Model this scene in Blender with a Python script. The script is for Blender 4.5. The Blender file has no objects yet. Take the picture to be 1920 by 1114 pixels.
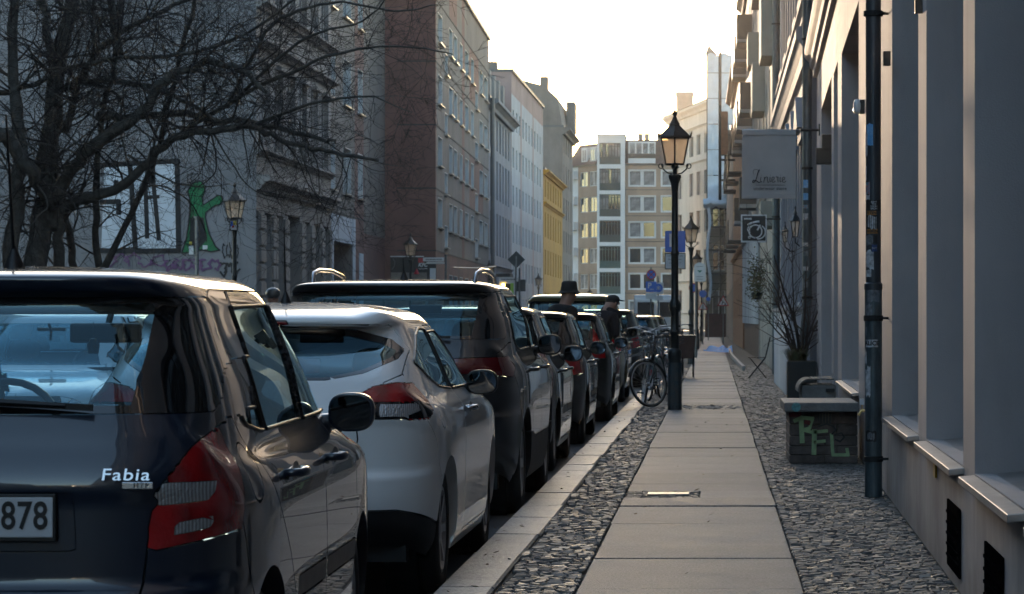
import bpy, bmesh, math, random
import numpy as np
from mathutils import Vector, Matrix, noise as mnoise
from math import sin, cos, pi, radians as R, atan2, sqrt, hypot

SC = bpy.context.scene
COL = SC.collection
# ---------------------------------------------------------------- camera, sky, sun, exposure
CAM_H = 1.27; FPX = 5500.0; VX = 1339.0; VY = 598.0     # camera height above the pavement, focal length in pixels, vanishing point
cd = bpy.data.cameras.new('camera'); cam = bpy.data.objects.new('camera', cd); COL.objects.link(cam)
cam.location = (0, 0, CAM_H); cam.rotation_euler = (R(90), 0, 0)
cd.sensor_width = 36.0; cd.lens = 36.0 * FPX / 1920.0
cd.shift_x = -(VX - 960.0) / 1920.0; cd.shift_y = (VY - 557.0) / 1920.0
cd.clip_start = 0.2; cd.clip_end = 4000
cd.dof.use_dof = True; cd.dof.focus_distance = 17.0; cd.dof.aperture_fstop = 16.0
SC.camera = cam
SUN_EL = 3.3; SUN_AZ = -3.2                               # degrees; azimuth from the street axis, negative = left
w = bpy.data.worlds.new("World"); SC.world = w; w.use_nodes = True
nt = w.node_tree; nt.nodes.clear()
sky = nt.nodes.new('ShaderNodeTexSky'); sky.sky_type = 'NISHITA'; sky.sun_disc = False
sky.sun_elevation = R(SUN_EL); sky.sun_rotation = R(SUN_AZ); sky.altitude = 50; sky.air_density = 0.7; sky.dust_density = 0.5; sky.ozone_density = 0.9
bg = nt.nodes.new('ShaderNodeBackground'); bg.inputs['Strength'].default_value = 0.15
out = nt.nodes.new('ShaderNodeOutputWorld')
nt.links.new(sky.outputs[0], bg.inputs[0]); nt.links.new(bg.outputs[0], out.inputs[0])
sl = bpy.data.lights.new('sun', 'SUN'); sl.energy = 2.0; sl.angle = R(0.6); sl.color = (1.0, 0.74, 0.5)
so = bpy.data.objects.new('sun', sl); COL.objects.link(so)
sd = Vector((sin(R(SUN_AZ)) * cos(R(SUN_EL)), cos(R(SUN_AZ)) * cos(R(SUN_EL)), sin(R(SUN_EL))))
so.rotation_euler = sd.to_track_quat('Z', 'Y').to_euler(); so.location = (-20, 100, 60)
SC.view_settings.view_transform = 'Standard'; SC.view_settings.look = 'None'
SC.view_settings.exposure = 2.75; SC.view_settings.gamma = 1.0
try: SC.view_settings.use_curve_mapping = False
except Exception: pass
SC.render.engine = 'CYCLES'
SC.cycles.max_bounces = 7; SC.cycles.transparent_max_bounces = 16; SC.cycles.glossy_bounces = 4
SC.cycles.caustics_reflective = False; SC.cycles.caustics_refractive = False
SC.cycles.use_denoising = True
RD = random.Random(7)

# ---------------------------------------------------------------- materials
M = {}
def nodes_of(m):
    m.use_nodes = True; t = m.node_tree
    return t, t.nodes.get('Principled BSDF'), t.nodes, t.links
def mat(name, col, rough=0.7, metal=0.0, var=0.0, scale=3.0, bump=0.0, bscale=40.0, coat=0.0, spec=0.5, col2=None,
        detail=6.0, streak=None, lining=None, perobj=0.0, emit=None, coat_rough=0.03):
    """principled material; colour drifts between col and col2 with noise, optional fine relief"""
    m = bpy.data.materials.new(name); M[name] = m
    t, p, N, L = nodes_of(m)
    p.inputs['Base Color'].default_value = (*col, 1); p.inputs['Roughness'].default_value = rough
    p.inputs['Metallic'].default_value = metal; p.inputs['Specular IOR Level'].default_value = spec
    p.inputs['Coat Weight'].default_value = coat; p.inputs['Coat Roughness'].default_value = coat_rough
    tc = N.new('ShaderNodeTexCoord'); vec = tc.outputs['Object']
    if streak:
        mp = N.new('ShaderNodeMapping'); mp.inputs['Scale'].default_value = streak; L.new(vec, mp.inputs[0]); svec = mp.outputs[0]
    else: svec = vec
    if var > 0 or col2:
        c2 = col2 if col2 else tuple(c * (1 - var) for c in col)
        no = N.new('ShaderNodeTexNoise'); no.inputs['Scale'].default_value = scale; no.inputs['Detail'].default_value = detail
        no.inputs['Roughness'].default_value = 0.65; L.new(svec, no.inputs['Vector'])
        rp = N.new('ShaderNodeValToRGB'); rp.color_ramp.elements[0].position = 0.36; rp.color_ramp.elements[1].position = 0.66
        rp.color_ramp.elements[0].color = (*c2, 1); rp.color_ramp.elements[1].color = (*[min(1, c * (1 + var * 0.35)) for c in col], 1)
        L.new(no.outputs['Fac'], rp.inputs[0]); last = rp.outputs[0]
        if perobj:
            oi = N.new('ShaderNodeObjectInfo'); mr = N.new('ShaderNodeMapRange'); mr.inputs[3].default_value = 1 - perobj; mr.inputs[4].default_value = 1 + perobj
            L.new(oi.outputs['Random'], mr.inputs[0]); mx = N.new('ShaderNodeVectorMath'); mx.operation = 'SCALE'
            L.new(last, mx.inputs[0]); L.new(mr.outputs[0], mx.inputs['Scale']); last = mx.outputs[0]
        L.new(last, p.inputs['Base Color'])
        rr = N.new('ShaderNodeMapRange'); rr.inputs[3].default_value = max(0.02, rough - 0.10 * min(1, rough * 2)); rr.inputs[4].default_value = min(1, rough + 0.10 * min(1, rough * 2))
        L.new(no.outputs['Fac'], rr.inputs[0]); L.new(rr.outputs[0], p.inputs['Roughness'])
    if bump > 0:
        n2 = N.new('ShaderNodeTexNoise'); n2.inputs['Scale'].default_value = bscale; n2.inputs['Detail'].default_value = 5
        L.new(vec, n2.inputs['Vector']); b = N.new('ShaderNodeBump'); b.inputs['Strength'].default_value = bump; b.inputs['Distance'].default_value = 0.01
        L.new(n2.outputs['Fac'], b.inputs['Height']); L.new(b.outputs[0], p.inputs['Normal'])
    if emit:
        p.inputs['Emission Color'].default_value = (*emit[:3], 1); p.inputs['Emission Strength'].default_value = emit[3]
    if lining:
        g = N.new('ShaderNodeNewGeometry'); d = N.new('ShaderNodeBsdfDiffuse'); d.inputs[0].default_value = (*lining, 1)
        mx = N.new('ShaderNodeMixShader'); L.new(g.outputs['Backfacing'], mx.inputs[0]); L.new(p.outputs[0], mx.inputs[1]); L.new(d.outputs[0], mx.inputs[2])
        L.new(mx.outputs[0], N.get('Material Output').inputs[0])
    return m
def paint(name, col, metal=0.0, rough=0.4, dust=0.12):
    """car paint with clear coat and a film of road dust"""
    m = bpy.data.materials.new(name); M[name] = m
    t, p, N, L = nodes_of(m)
    p.inputs['Roughness'].default_value = rough; p.inputs['Metallic'].default_value = metal
    p.inputs['Coat Weight'].default_value = 1.0
    tc = N.new('ShaderNodeTexCoord'); no = N.new('ShaderNodeTexNoise'); no.inputs['Scale'].default_value = 2.4; no.inputs['Detail'].default_value = 9; no.inputs['Roughness'].default_value = 0.7
    L.new(tc.outputs['Object'], no.inputs['Vector'])
    g = N.new('ShaderNodeNewGeometry'); sx = N.new('ShaderNodeSeparateXYZ'); L.new(g.outputs['Normal'], sx.inputs[0])
    up = N.new('ShaderNodeMapRange'); up.inputs[1].default_value = 0.75; up.inputs[2].default_value = 1.0; up.inputs[3].default_value = 0.25; up.inputs[4].default_value = 1.0; L.new(sx.outputs[2], up.inputs[0])
    so_ = N.new('ShaderNodeSeparateXYZ'); L.new(tc.outputs['Object'], so_.inputs[0])
    lo = N.new('ShaderNodeMapRange'); lo.inputs[1].default_value = 0.75; lo.inputs[2].default_value = 0.15; lo.inputs[3].default_value = 0.0; lo.inputs[4].default_value = 1.0; L.new(so_.outputs[2], lo.inputs[0])
    ad = N.new('ShaderNodeMath'); ad.operation = 'ADD'; L.new(up.outputs[0], ad.inputs[0]); L.new(lo.outputs[0], ad.inputs[1])
    mu = N.new('ShaderNodeMath'); mu.operation = 'MULTIPLY'; L.new(ad.outputs[0], mu.inputs[0]); L.new(no.outputs['Fac'], mu.inputs[1])
    m2 = N.new('ShaderNodeMath'); m2.operation = 'MULTIPLY'; m2.use_clamp = True; L.new(mu.outputs[0], m2.inputs[0]); m2.inputs[1].default_value = dust * 2
    mc = N.new('ShaderNodeMix'); mc.data_type = 'RGBA'; L.new(m2.outputs[0], mc.inputs[0]); mc.inputs[6].default_value = (*col, 1); mc.inputs[7].default_value = (0.16, 0.14, 0.12, 1)
    L.new(mc.outputs[2], p.inputs['Base Color'])
    cr = N.new('ShaderNodeMapRange'); cr.inputs[3].default_value = 0.01; cr.inputs[4].default_value = 0.25; L.new(m2.outputs[0], cr.inputs[0]); L.new(cr.outputs[0], p.inputs['Coat Roughness'])
    d = N.new('ShaderNodeBsdfDiffuse'); d.inputs[0].default_value = (0.025, 0.025, 0.027, 1)
    mx = N.new('ShaderNodeMixShader'); L.new(g.outputs['Backfacing'], mx.inputs[0]); L.new(p.outputs[0], mx.inputs[1]); L.new(d.outputs[0], mx.inputs[2])
    L.new(mx.outputs[0], N.get('Material Output').inputs[0])
    return m
def glass(name, tint, rough=0.0, ior=1.5):
    m = bpy.data.materials.new(name); M[name] = m
    t, p, N, L = nodes_of(m); N.remove(p)
    tr = N.new('ShaderNodeBsdfTransparent'); tr.inputs[0].default_value = (*tint, 1)
    gl = N.new('ShaderNodeBsdfGlossy'); gl.inputs['Roughness'].default_value = rough; gl.inputs[0].default_value = (0.62, 0.90, 1, 1)
    fr = N.new('ShaderNodeFresnel'); ge = N.new('ShaderNodeNewGeometry'); io = N.new('ShaderNodeMapRange'); io.inputs[3].default_value = ior; io.inputs[4].default_value = 1/ior; L.new(ge.outputs['Backfacing'], io.inputs[0]); L.new(io.outputs[0], fr.inputs[0])
    mr = N.new('ShaderNodeMapRange'); mr.inputs[3].default_value = 0.0; mr.inputs[4].default_value = 1.0; mr.inputs[2].default_value = 0.6; L.new(fr.outputs[0], mr.inputs[0])
    mx = N.new('ShaderNodeMixShader'); L.new(mr.outputs[0], mx.inputs[0]); L.new(tr.outputs[0], mx.inputs[1]); L.new(gl.outputs[0], mx.inputs[2])
    L.new(mx.outputs[0], N.get('Material Output').inputs[0]); return m

def stain(name, streak=(1.2,1.2,.22), amt=.45, col=(.45,.43,.42), spots=0.0, splash=0.0):
    """weathering laid over a material: runs of dirt, gum spots, mud splashed up from the ground"""
    m = M[name]; t, p, N, L = nodes_of(m); ip = p.inputs['Base Color']
    tc = N.new('ShaderNodeTexCoord'); mp = N.new('ShaderNodeMapping'); mp.inputs['Scale'].default_value = streak; L.new(tc.outputs['Object'], mp.inputs[0])
    oi = N.new('ShaderNodeObjectInfo'); wv = N.new('ShaderNodeVectorMath'); wv.operation = 'ADD'; L.new(mp.outputs[0], wv.inputs[0]); L.new(oi.outputs['Location'], wv.inputs[1])
    n1 = N.new('ShaderNodeTexNoise'); n1.inputs['Scale'].default_value = 1.7; n1.inputs['Detail'].default_value = 10; n1.inputs['Roughness'].default_value = .7; L.new(wv.outputs[0], n1.inputs[0])
    mr = N.new('ShaderNodeMapRange'); mr.inputs[1].default_value = .48; mr.inputs[2].default_value = .72; mr.inputs[4].default_value = amt; L.new(n1.outputs['Fac'], mr.inputs[0]); fac = mr.outputs[0]
    if spots:
        ad = N.new('ShaderNodeVectorMath'); ad.operation = 'ADD'; L.new(tc.outputs['Object'], ad.inputs[0]); L.new(oi.outputs['Location'], ad.inputs[1])
        vo = N.new('ShaderNodeTexVoronoi'); vo.inputs['Scale'].default_value = 6.5; L.new(ad.outputs[0], vo.inputs['Vector'])
        m2 = N.new('ShaderNodeMapRange'); m2.inputs[1].default_value = .07; m2.inputs[2].default_value = .10; m2.inputs[3].default_value = spots; m2.inputs[4].default_value = 0; L.new(vo.outputs['Distance'], m2.inputs[0])
        mxx = N.new('ShaderNodeMath'); mxx.operation = 'MAXIMUM'; L.new(fac, mxx.inputs[0]); L.new(m2.outputs[0], mxx.inputs[1]); fac = mxx.outputs[0]
    if splash:
        sx = N.new('ShaderNodeSeparateXYZ'); L.new(tc.outputs['Object'], sx.inputs[0]); n3 = N.new('ShaderNodeTexNoise'); n3.inputs['Scale'].default_value = 5; n3.inputs['Detail'].default_value = 8; L.new(tc.outputs['Object'], n3.inputs[0])
        a = N.new('ShaderNodeMath'); a.operation = 'MULTIPLY_ADD'; L.new(n3.outputs['Fac'], a.inputs[0]); a.inputs[1].default_value = -.5; L.new(sx.outputs[2], a.inputs[2])
        m3 = N.new('ShaderNodeMapRange'); m3.inputs[1].default_value = .02; m3.inputs[2].default_value = -.25; m3.inputs[3].default_value = 0; m3.inputs[4].default_value = splash; L.new(a.outputs[0], m3.inputs[0])
        mxx = N.new('ShaderNodeMath'); mxx.operation = 'MAXIMUM'; L.new(fac, mxx.inputs[0]); L.new(m3.outputs[0], mxx.inputs[1]); fac = mxx.outputs[0]
    mx = N.new('ShaderNodeMix'); mx.data_type = 'RGBA'; mx.blend_type = 'MULTIPLY'; L.new(fac, mx.inputs[0]); mx.inputs[7].default_value = (*col, 1)
    if ip.links: L.new(ip.links[0].from_socket, mx.inputs[6])
    else: mx.inputs[6].default_value = tuple(ip.default_value)
    L.new(mx.outputs[2], ip)

# ---------------------------------------------------------------- mesh helpers
class MB:
    def __init__(s): s.v = []; s.f = []
    def add(s, vs, fs):
        k = len(s.v); s.v.extend([tuple(v) for v in vs]); s.f.extend([tuple(i + k for i in f) for f in fs]); return s
    def box(s, x0, y0, z0, x1, y1, z1):
        return s.add([(x0,y0,z0),(x1,y0,z0),(x1,y1,z0),(x0,y1,z0),(x0,y0,z1),(x1,y0,z1),(x1,y1,z1),(x0,y1,z1)],
                     [(0,3,2,1),(4,5,6,7),(0,1,5,4),(1,2,6,5),(2,3,7,6),(3,0,4,7)])
    def obox(s, c, sx, sy, sz, rz=0.0, rx=0.0, ry=0.0):
        m = Matrix.Translation(c) @ Matrix.Rotation(rz, 4, 'Z') @ Matrix.Rotation(ry, 4, 'Y') @ Matrix.Rotation(rx, 4, 'X')
        pts = [m @ Vector((a*sx/2, b*sy/2, c_*sz/2)) for c_ in (-1,1) for b in (-1,1) for a in (-1,1)]
        return s.add(pts, [(0,2,3,1),(4,5,7,6),(0,1,5,4),(1,3,7,5),(3,2,6,7),(2,0,4,6)])
    def quad(s, a, b, c, d): return s.add([a,b,c,d], [(0,1,2,3)])
    def tube(s, pts, r, n=8, cap=True, closed=False, flat=1.0):
        pts = [Vector(p) for p in pts]; K = len(pts)
        rs = r if isinstance(r, (list, tuple)) else [r] * K
        vs = []; up = None
        for i, p in enumerate(pts):
            a = pts[i-1] if (i > 0 or closed) else p; b = pts[(i+1) % K] if (i < K-1 or closed) else p
            d = (b - a)
            if d.length < 1e-9: d = Vector((0,0,1))
            d.normalize()
            if up is None:
                up = Vector((0,0,1)) if abs(d.z) < 0.9 else Vector((1,0,0))
            x = d.cross(up)
            if x.length < 1e-6: x = d.orthogonal()
            x.normalize(); y = x.cross(d).normalized(); up = y
            for k in range(n):
                an = 2*pi*k/n; vs.append(p + x*cos(an)*rs[i] + y*sin(an)*rs[i]*flat)
        fs = []
        for i in range(K if closed else K-1):
            j = (i+1) % K
            for k in range(n):
                fs.append((i*n+k, i*n+(k+1)%n, j*n+(k+1)%n, j*n+k))
        if cap and not closed: fs += [tuple(range(n))[::-1], tuple((K-1)*n+k for k in range(n))]
        return s.add(vs, fs)
    def lathe(s, prof, c=(0,0,0), n=16, axis='z', a0=0.0, cap=False):
        vs = []; K = len(prof)
        for r, z in prof:
            for k in range(n):
                a = a0 + 2*pi*k/n; x, y = r*cos(a), r*sin(a)
                p = (x, y, z) if axis == 'z' else ((z, x, y) if axis == 'x' else (x, z, y))
                vs.append((p[0]+c[0], p[1]+c[1], p[2]+c[2]))
        fs = [(i*n+k, i*n+(k+1)%n, (i+1)*n+(k+1)%n, (i+1)*n+k) for i in range(K-1) for k in range(n)]
        if cap: fs += [tuple(range(n))[::-1], tuple((K-1)*n+k for k in range(n))]
        return s.add(vs, fs)
    def prism(s, poly, fn, d0, d1):
        """poly of (a, b); fn(a, b, d) -> point; side walls plus both caps"""
        n = len(poly)
        return s.add([fn(a, b, d0) for a, b in poly] + [fn(a, b, d1) for a, b in poly],
                     [tuple(range(n))[::-1], tuple(range(n, 2*n))] + [(i, (i+1)%n, n+(i+1)%n, n+i) for i in range(n)])
    def xf(s, m):
        s.v = [tuple(m @ Vector(v)) for v in s.v]; return s
    def mesh(s, name, smooth=False, bevel=0.0, seg=2, merge=False, off=(0,0,0)):
        me = bpy.data.meshes.new(name)
        v = s.v if off == (0,0,0) else [(a-off[0], b-off[1], c-off[2]) for a, b, c in s.v]
        me.from_pydata(v, [], s.f)
        if bevel > 0 or merge or True:
            bm = bmesh.new(); bm.from_mesh(me)
            if merge: bmesh.ops.remove_doubles(bm, verts=bm.verts, dist=1e-5)
            bmesh.ops.recalc_face_normals(bm, faces=bm.faces)
            if bevel > 0:
                ed = [e for e in bm.edges if len(e.link_faces) == 2 and e.calc_face_angle(0) > 0.5]
                bmesh.ops.bevel(bm, geom=ed, offset=bevel, segments=seg, affect='EDGES', profile=0.6)
            bm.to_mesh(me); bm.free()
        if smooth:
            me.polygons.foreach_set('use_smooth', [True]*len(me.polygons))
            if smooth != 'all':
                try: me.set_sharp_from_angle(angle=R(38))
                except Exception: pass
        return me

ROOTLOC = {}
def tag(o, label=None, cat=None, group=None, kind=None):
    if label: o['label'] = label
    if cat: o['category'] = cat
    if group: o['group'] = group
    if kind: o['kind'] = kind
    return o
def thing(name, label, cat, loc=(0,0,0), rz=0.0, group=None):
    o = bpy.data.objects.new(name, None); o.empty_display_size = 0.2; COL.objects.link(o)
    o.location = loc; o.rotation_euler = (0,0,rz); ROOTLOC[o.name] = tuple(loc)
    return tag(o, label, cat, group)
def obj(name, me, m, parent=None):
    o = bpy.data.objects.new(name, me); COL.objects.link(o)
    if m is not None and not me.materials: me.materials.append(M[m] if isinstance(m, str) else m)
    if parent is not None: o.parent = parent
    return o
def put(name, mb, m, parent=None, world=True, smooth=False, bevel=0.0, seg=2, label=None, merge=False, kind=None):
    """one mesh object; with world=True its vertices are world coordinates and are moved into the root's frame"""
    off = (0,0,0)
    if parent is not None and world:
        r = parent
        while r.parent is not None: r = r.parent
        off = tuple(r.location)
    o = obj(name, mb.mesh(name, smooth, bevel, seg, merge, off), m, parent)
    if label: o['label'] = label
    if kind: o['kind'] = kind
    return o
def one(name, mb, m, label, cat, group=None, kind=None, loc=None, **k):
    """a thing that is a single mesh; origin moved to the middle of its base"""
    if loc is None:
        xs = [v[0] for v in mb.v]; ys = [v[1] for v in mb.v]; zs = [v[2] for v in mb.v]
        loc = ((min(xs)+max(xs))/2, (min(ys)+max(ys))/2, min(zs))
    me = mb.mesh(name, k.get('smooth', False), k.get('bevel', 0.0), k.get('seg', 2), k.get('merge', False), loc)
    o = obj(name, me, m); o.location = loc
    return tag(o, label, cat, group, kind)
def copy_tree(o, loc=None, rz=None, label=None, parent=None):
    c = o.copy(); COL.objects.link(c)
    if parent is not None: c.parent = parent
    if loc is not None: c.location = loc
    if rz is not None: c.rotation_euler = (0, 0, rz)
    if label: c['label'] = label
    for ch in list(o.children): copy_tree(ch, parent=c)
    return c
def at(px, py, Y):
    """point of the place whose picture position was measured in the photograph, at distance Y"""
    return ((px - VX) * Y / FPX, Y, CAM_H - (py - VY) * Y / FPX)
def text_mesh(s, size, depth=0.002, bold=0.0, shear=0.0, space=1.0, align='CENTER'):
    cu = bpy.data.curves.new('lettering', 'FONT'); cu.body = s; cu.size = size; cu.extrude = depth; cu.offset = bold; cu.shear = shear
    cu.align_x = align; cu.align_y = 'CENTER'; cu.space_character = space; cu.resolution_u = 4
    o = bpy.data.objects.new('lettering', cu); COL.objects.link(o)
    me = bpy.data.meshes.new_from_object(o); bpy.data.objects.remove(o); bpy.data.curves.remove(cu)
    return me
def text(name, s, size, m, parent, loc, rot=(R(90),0,0), **k):
    me = text_mesh(s, size, **k); me.name = name
    me.materials.clear(); o = obj(name, me, m, parent); o.location = loc; o.rotation_euler = rot
    return o
def rpoly(p, it=2, q=0.2):
    """polygon with corners rounded by cutting"""
    p = [Vector(a).to_2d() if len(a) == 2 else Vector(a[:2]) for a in p]
    for _ in range(it):
        r = []
        for i in range(len(p)):
            a, b = p[i], p[(i+1) % len(p)]
            r += [a.lerp(b, q), a.lerp(b, 1-q)]
        p = r
    return [(a.x, a.y) for a in p]
def inpoly(px, py, poly):
    ins = np.zeros(px.shape, bool); n = len(poly)
    for i in range(n):
        x0, y0 = poly[i]; x1, y1 = poly[(i+1) % n]
        if y0 == y1: continue
        c = ((y0 > py) != (y1 > py)) & (px < (x1-x0)*(py-y0)/(y1-y0)+x0)
        ins ^= c
    return ins
def nearpoly(px, py, poly):
    bd = np.full(px.shape, 1e9); bx = px.copy(); by = py.copy(); n = len(poly)
    for i in range(n):
        x0, y0 = poly[i]; x1, y1 = poly[(i+1) % n]
        dx, dy = x1-x0, y1-y0; l = dx*dx+dy*dy
        if l < 1e-12: continue
        t = np.clip(((px-x0)*dx+(py-y0)*dy)/l, 0, 1); qx = x0+t*dx; qy = y0+t*dy
        d = np.hypot(px-qx, py-qy); k = d < bd
        bd[k] = d[k]; bx[k] = qx[k]; by[k] = qy[k]
    return bd, bx, by

mat('trim_black', (0.006,0.006,0.0065), 0.45, var=0.2, scale=8)
mat('rubber', (0.008,0.008,0.008), 0.75, var=0.3, scale=20, bump=0.2, bscale=60)
mat('cladding', (0.010,0.010,0.011), 0.6, var=0.4, scale=9, bump=0.2, bscale=200)
mat('upholstery', (0.010,0.011,0.013), 0.85, var=0.3, scale=14)
mat('chrome', (0.42,0.42,0.44), 0.18, 1.0)
mat('alloy', (0.32,0.32,0.33), 0.33, 1.0, var=0.3, scale=5)
mat('lens_red', (0.52,0.006,0.010), 0.12, coat=1.0, col2=(0.20,0.002,0.004), scale=7, detail=1, bump=.25, bscale=90)
mat('lens_dark_red', (0.10,0.004,0.006), 0.16, coat=1.0)
mat('lens_clear', (0.6,0.6,0.6), 0.15, 0.5, var=0.6, scale=45, coat=1.0, bump=0.8, bscale=90, streak=(2.4,1,.4))
mat('plate_white', (0.62,0.63,0.65), 0.35, var=0.1)
mat('plate_black', (0.01,0.01,0.012), 0.4)
mat('mirror_glass', (0.10,0.12,0.14), 0.03, 1.0)
t_, p_, N_, L_ = nodes_of(M['lens_clear']); wv_ = N_.new('ShaderNodeTexWave'); wv_.bands_direction = 'X'; wv_.inputs['Scale'].default_value = 38; wv_.inputs['Distortion'].default_value = .6; tc_ = N_.new('ShaderNodeTexCoord'); L_.new(tc_.outputs['Object'], wv_.inputs['Vector'])
rp_ = N_.new('ShaderNodeValToRGB'); rp_.color_ramp.elements[0].color = (.30,.28,.27,1); rp_.color_ramp.elements[1].color = (.68,.68,.70,1); L_.new(wv_.outputs['Fac'], rp_.inputs[0]); L_.new(rp_.outputs[0], p_.inputs['Base Color'])
glass('window_glass', (0.58,0.78,0.86)); glass('privacy_glass', (0.05,0.06,0.07)); glass('clear_pane', (0.8,0.85,0.87))
# ---------------------------------------------------------------- ground
mat('asphalt', (.045,.045,.048), .72, var=.5, scale=1.3, bump=.5, bscale=90, detail=10)
mat('sand_joint', (.10,.085,.07), .95, var=.5, scale=6, bump=.6, bscale=60)
mat('granite_slab', (.18,.167,.17), .60, var=.28, scale=1.6, bump=.7, bscale=140, detail=12, perobj=.20)
mat('granite_kerb', (.33,.31,.29), .50, var=.4, scale=2.4, bump=.6, bscale=60, detail=12, perobj=.12)
def cobble_mat(name, ca, cb):
    m = bpy.data.materials.new(name); M[name] = m; t, p, N, L = nodes_of(m)
    g = N.new('ShaderNodeNewGeometry'); oi = N.new('ShaderNodeObjectInfo'); ad = N.new('ShaderNodeMath'); ad.operation = 'ADD'
    L.new(g.outputs['Random Per Island'], ad.inputs[0]); L.new(oi.outputs['Random'], ad.inputs[1])
    fr = N.new('ShaderNodeMath'); fr.operation = 'FRACT'; L.new(ad.outputs[0], fr.inputs[0])
    rp = N.new('ShaderNodeValToRGB'); L.new(fr.outputs[0], rp.inputs[0]); e = rp.color_ramp.elements
    e[0].color = (*ca, 1); e[1].color = (*cb, 1); k = rp.color_ramp.elements.new(.72); k.color = tuple((a*.55+b*.45)*.75 for a, b in zip(ca, cb))+(1,)
    tc = N.new('ShaderNodeTexCoord'); no = N.new('ShaderNodeTexNoise'); no.inputs['Scale'].default_value = 45; no.inputs['Detail'].default_value = 6; L.new(tc.outputs['Object'], no.inputs[0])
    mx = N.new('ShaderNodeMix'); mx.data_type = 'RGBA'; mx.blend_type = 'MULTIPLY'; mx.inputs[0].default_value = .3; L.new(rp.outputs[0], mx.inputs[6]); L.new(no.outputs['Color'], mx.inputs[7]); L.new(mx.outputs[2], p.inputs['Base Color'])
    mr = N.new('ShaderNodeMapRange'); mr.inputs[3].default_value = .46; mr.inputs[4].default_value = .80; L.new(fr.outputs[0], mr.inputs[0]); L.new(mr.outputs[0], p.inputs['Roughness'])
    b = N.new('ShaderNodeBump'); b.inputs['Strength'].default_value = .5; b.inputs['Distance'].default_value = .006; L.new(no.outputs['Fac'], b.inputs['Height']); L.new(b.outputs[0], p.inputs['Normal'])
cobble_mat('cobble', (.050,.045,.042), (.25,.225,.20)); cobble_mat('cobble_sandy', (.16,.145,.125), (.30,.27,.24))
stain('granite_slab', (1,1,1), .35, (.55,.52,.50), spots=.55); stain('granite_kerb', (1,1,1), .6, (.5,.47,.44))
def speckle(name, scale=170, amt=.5):
    m = M[name]; t, p, N, L = nodes_of(m); ip = p.inputs['Base Color']; tc = N.new('ShaderNodeTexCoord'); no = N.new('ShaderNodeTexNoise'); no.inputs['Scale'].default_value = scale; no.inputs['Detail'].default_value = 3; L.new(tc.outputs['Object'], no.inputs[0])
    mr = N.new('ShaderNodeMapRange'); mr.inputs[1].default_value = .35; mr.inputs[2].default_value = .65; mr.inputs[3].default_value = 1-amt; mr.inputs[4].default_value = 1+amt; L.new(no.outputs['Fac'], mr.inputs[0])
    sc_ = N.new('ShaderNodeVectorMath'); sc_.operation = 'SCALE'; L.new(ip.links[0].from_socket, sc_.inputs[0]); L.new(mr.outputs[0], sc_.inputs['Scale']); L.new(sc_.outputs[0], ip)
speckle('granite_slab', 75, .34); speckle('granite_kerb', 60, .4)
def wallx(Y): return .948+.0142*Y if Y < 46 else 1.46
b = MB(); b.quad((-900,-200,-.16),(900,-200,-.16),(900,1600,-.16),(-900,1600,-.16)); o = put('ground', b, 'asphalt'); o['kind'] = 'structure'
b = MB(); n_ = 40
for i in range(n_):
    y0, y1 = -20+i*340/n_, -20+(i+1)*340/n_
    b.quad((-10.0,y0,-.10),(-1.30,y0,-.10),(-1.30,y1,-.10),(-10.0,y1,-.10))
o = put('road', b, 'asphalt'); o['kind'] = 'structure'
b = MB(); b.box(-1.035,-6,-.16,1.9,232,-.022); pav = put('pavement', b, 'sand_joint'); pav['kind'] = 'structure'
b = MB(); b.box(-14.6,-20,-.16,-10.0,300,.0); lpav = put('far_pavement', b, 'granite_slab'); lpav['kind'] = 'structure'
# kerb stones and slabs of the walking strip
def stone_obj(name, x0, y0, x1, y1, z0, z1, m, parent, bev=.006, jit=0.0):
    b = MB(); j = lambda: RD.uniform(-jit, jit)
    cx, cy = (x0+x1)/2, (y0+y1)/2
    tz = [z1+j() for _ in range(4)]
    b.add([(x0-cx,y0-cy,z0),(x1-cx,y0-cy,z0),(x1-cx,y1-cy,z0),(x0-cx,y1-cy,z0),(x0-cx,y0-cy,tz[0]),(x1-cx,y0-cy,tz[1]),(x1-cx,y1-cy,tz[2]),(x0-cx,y1-cy,tz[3])],
          [(0,3,2,1),(4,5,6,7),(0,1,5,4),(1,2,6,5),(2,3,7,6),(3,0,4,7)])
    o = put(name, b, m, parent, world=False, bevel=bev, seg=1); o.location = (cx, cy, 0); return o
y = 6.0
while y < 150:
    l = RD.choice([.95, 1.2, 1.45, 1.7, 2.0]); d = RD.uniform(-.012, .012)
    stone_obj('kerb_stone', -1.305, y+.004, -1.03+d, y+l-.004, -.16, 0.004+RD.uniform(-.004,.004), 'granite_kerb', pav, .012, .002); y += l
ys = [9.2,10.1,12.0,13.8,15.56,16.4,18.2,19.9,20.8,21.65,22.6,24.25,27.1,28.9,30.7,32.8,35.1,37.4,39.2,41.2]
SL0, SL1 = -.64, .416
def slab_run(yy):
    for a, b_ in zip(yy[:-1], yy[1:]):
        if a == 20.8: stone_obj('slab', -.10, a+.007, SL1, b_-.007, -.03, .001, 'granite_slab', pav, .004, .0015)
        else: stone_obj('slab', SL0+RD.uniform(-.004,.004), a+.007, SL1+RD.uniform(-.004,.004), b_-.007, -.03, RD.uniform(-.003,.004), 'granite_slab', pav, .004, .0018)
slab_run(ys)
yy = [43.3]
while yy[-1] < 226: yy.append(yy[-1]+RD.choice([.85,1.0,1.25,1.8,1.9]))
slab_run(yy)
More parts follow.
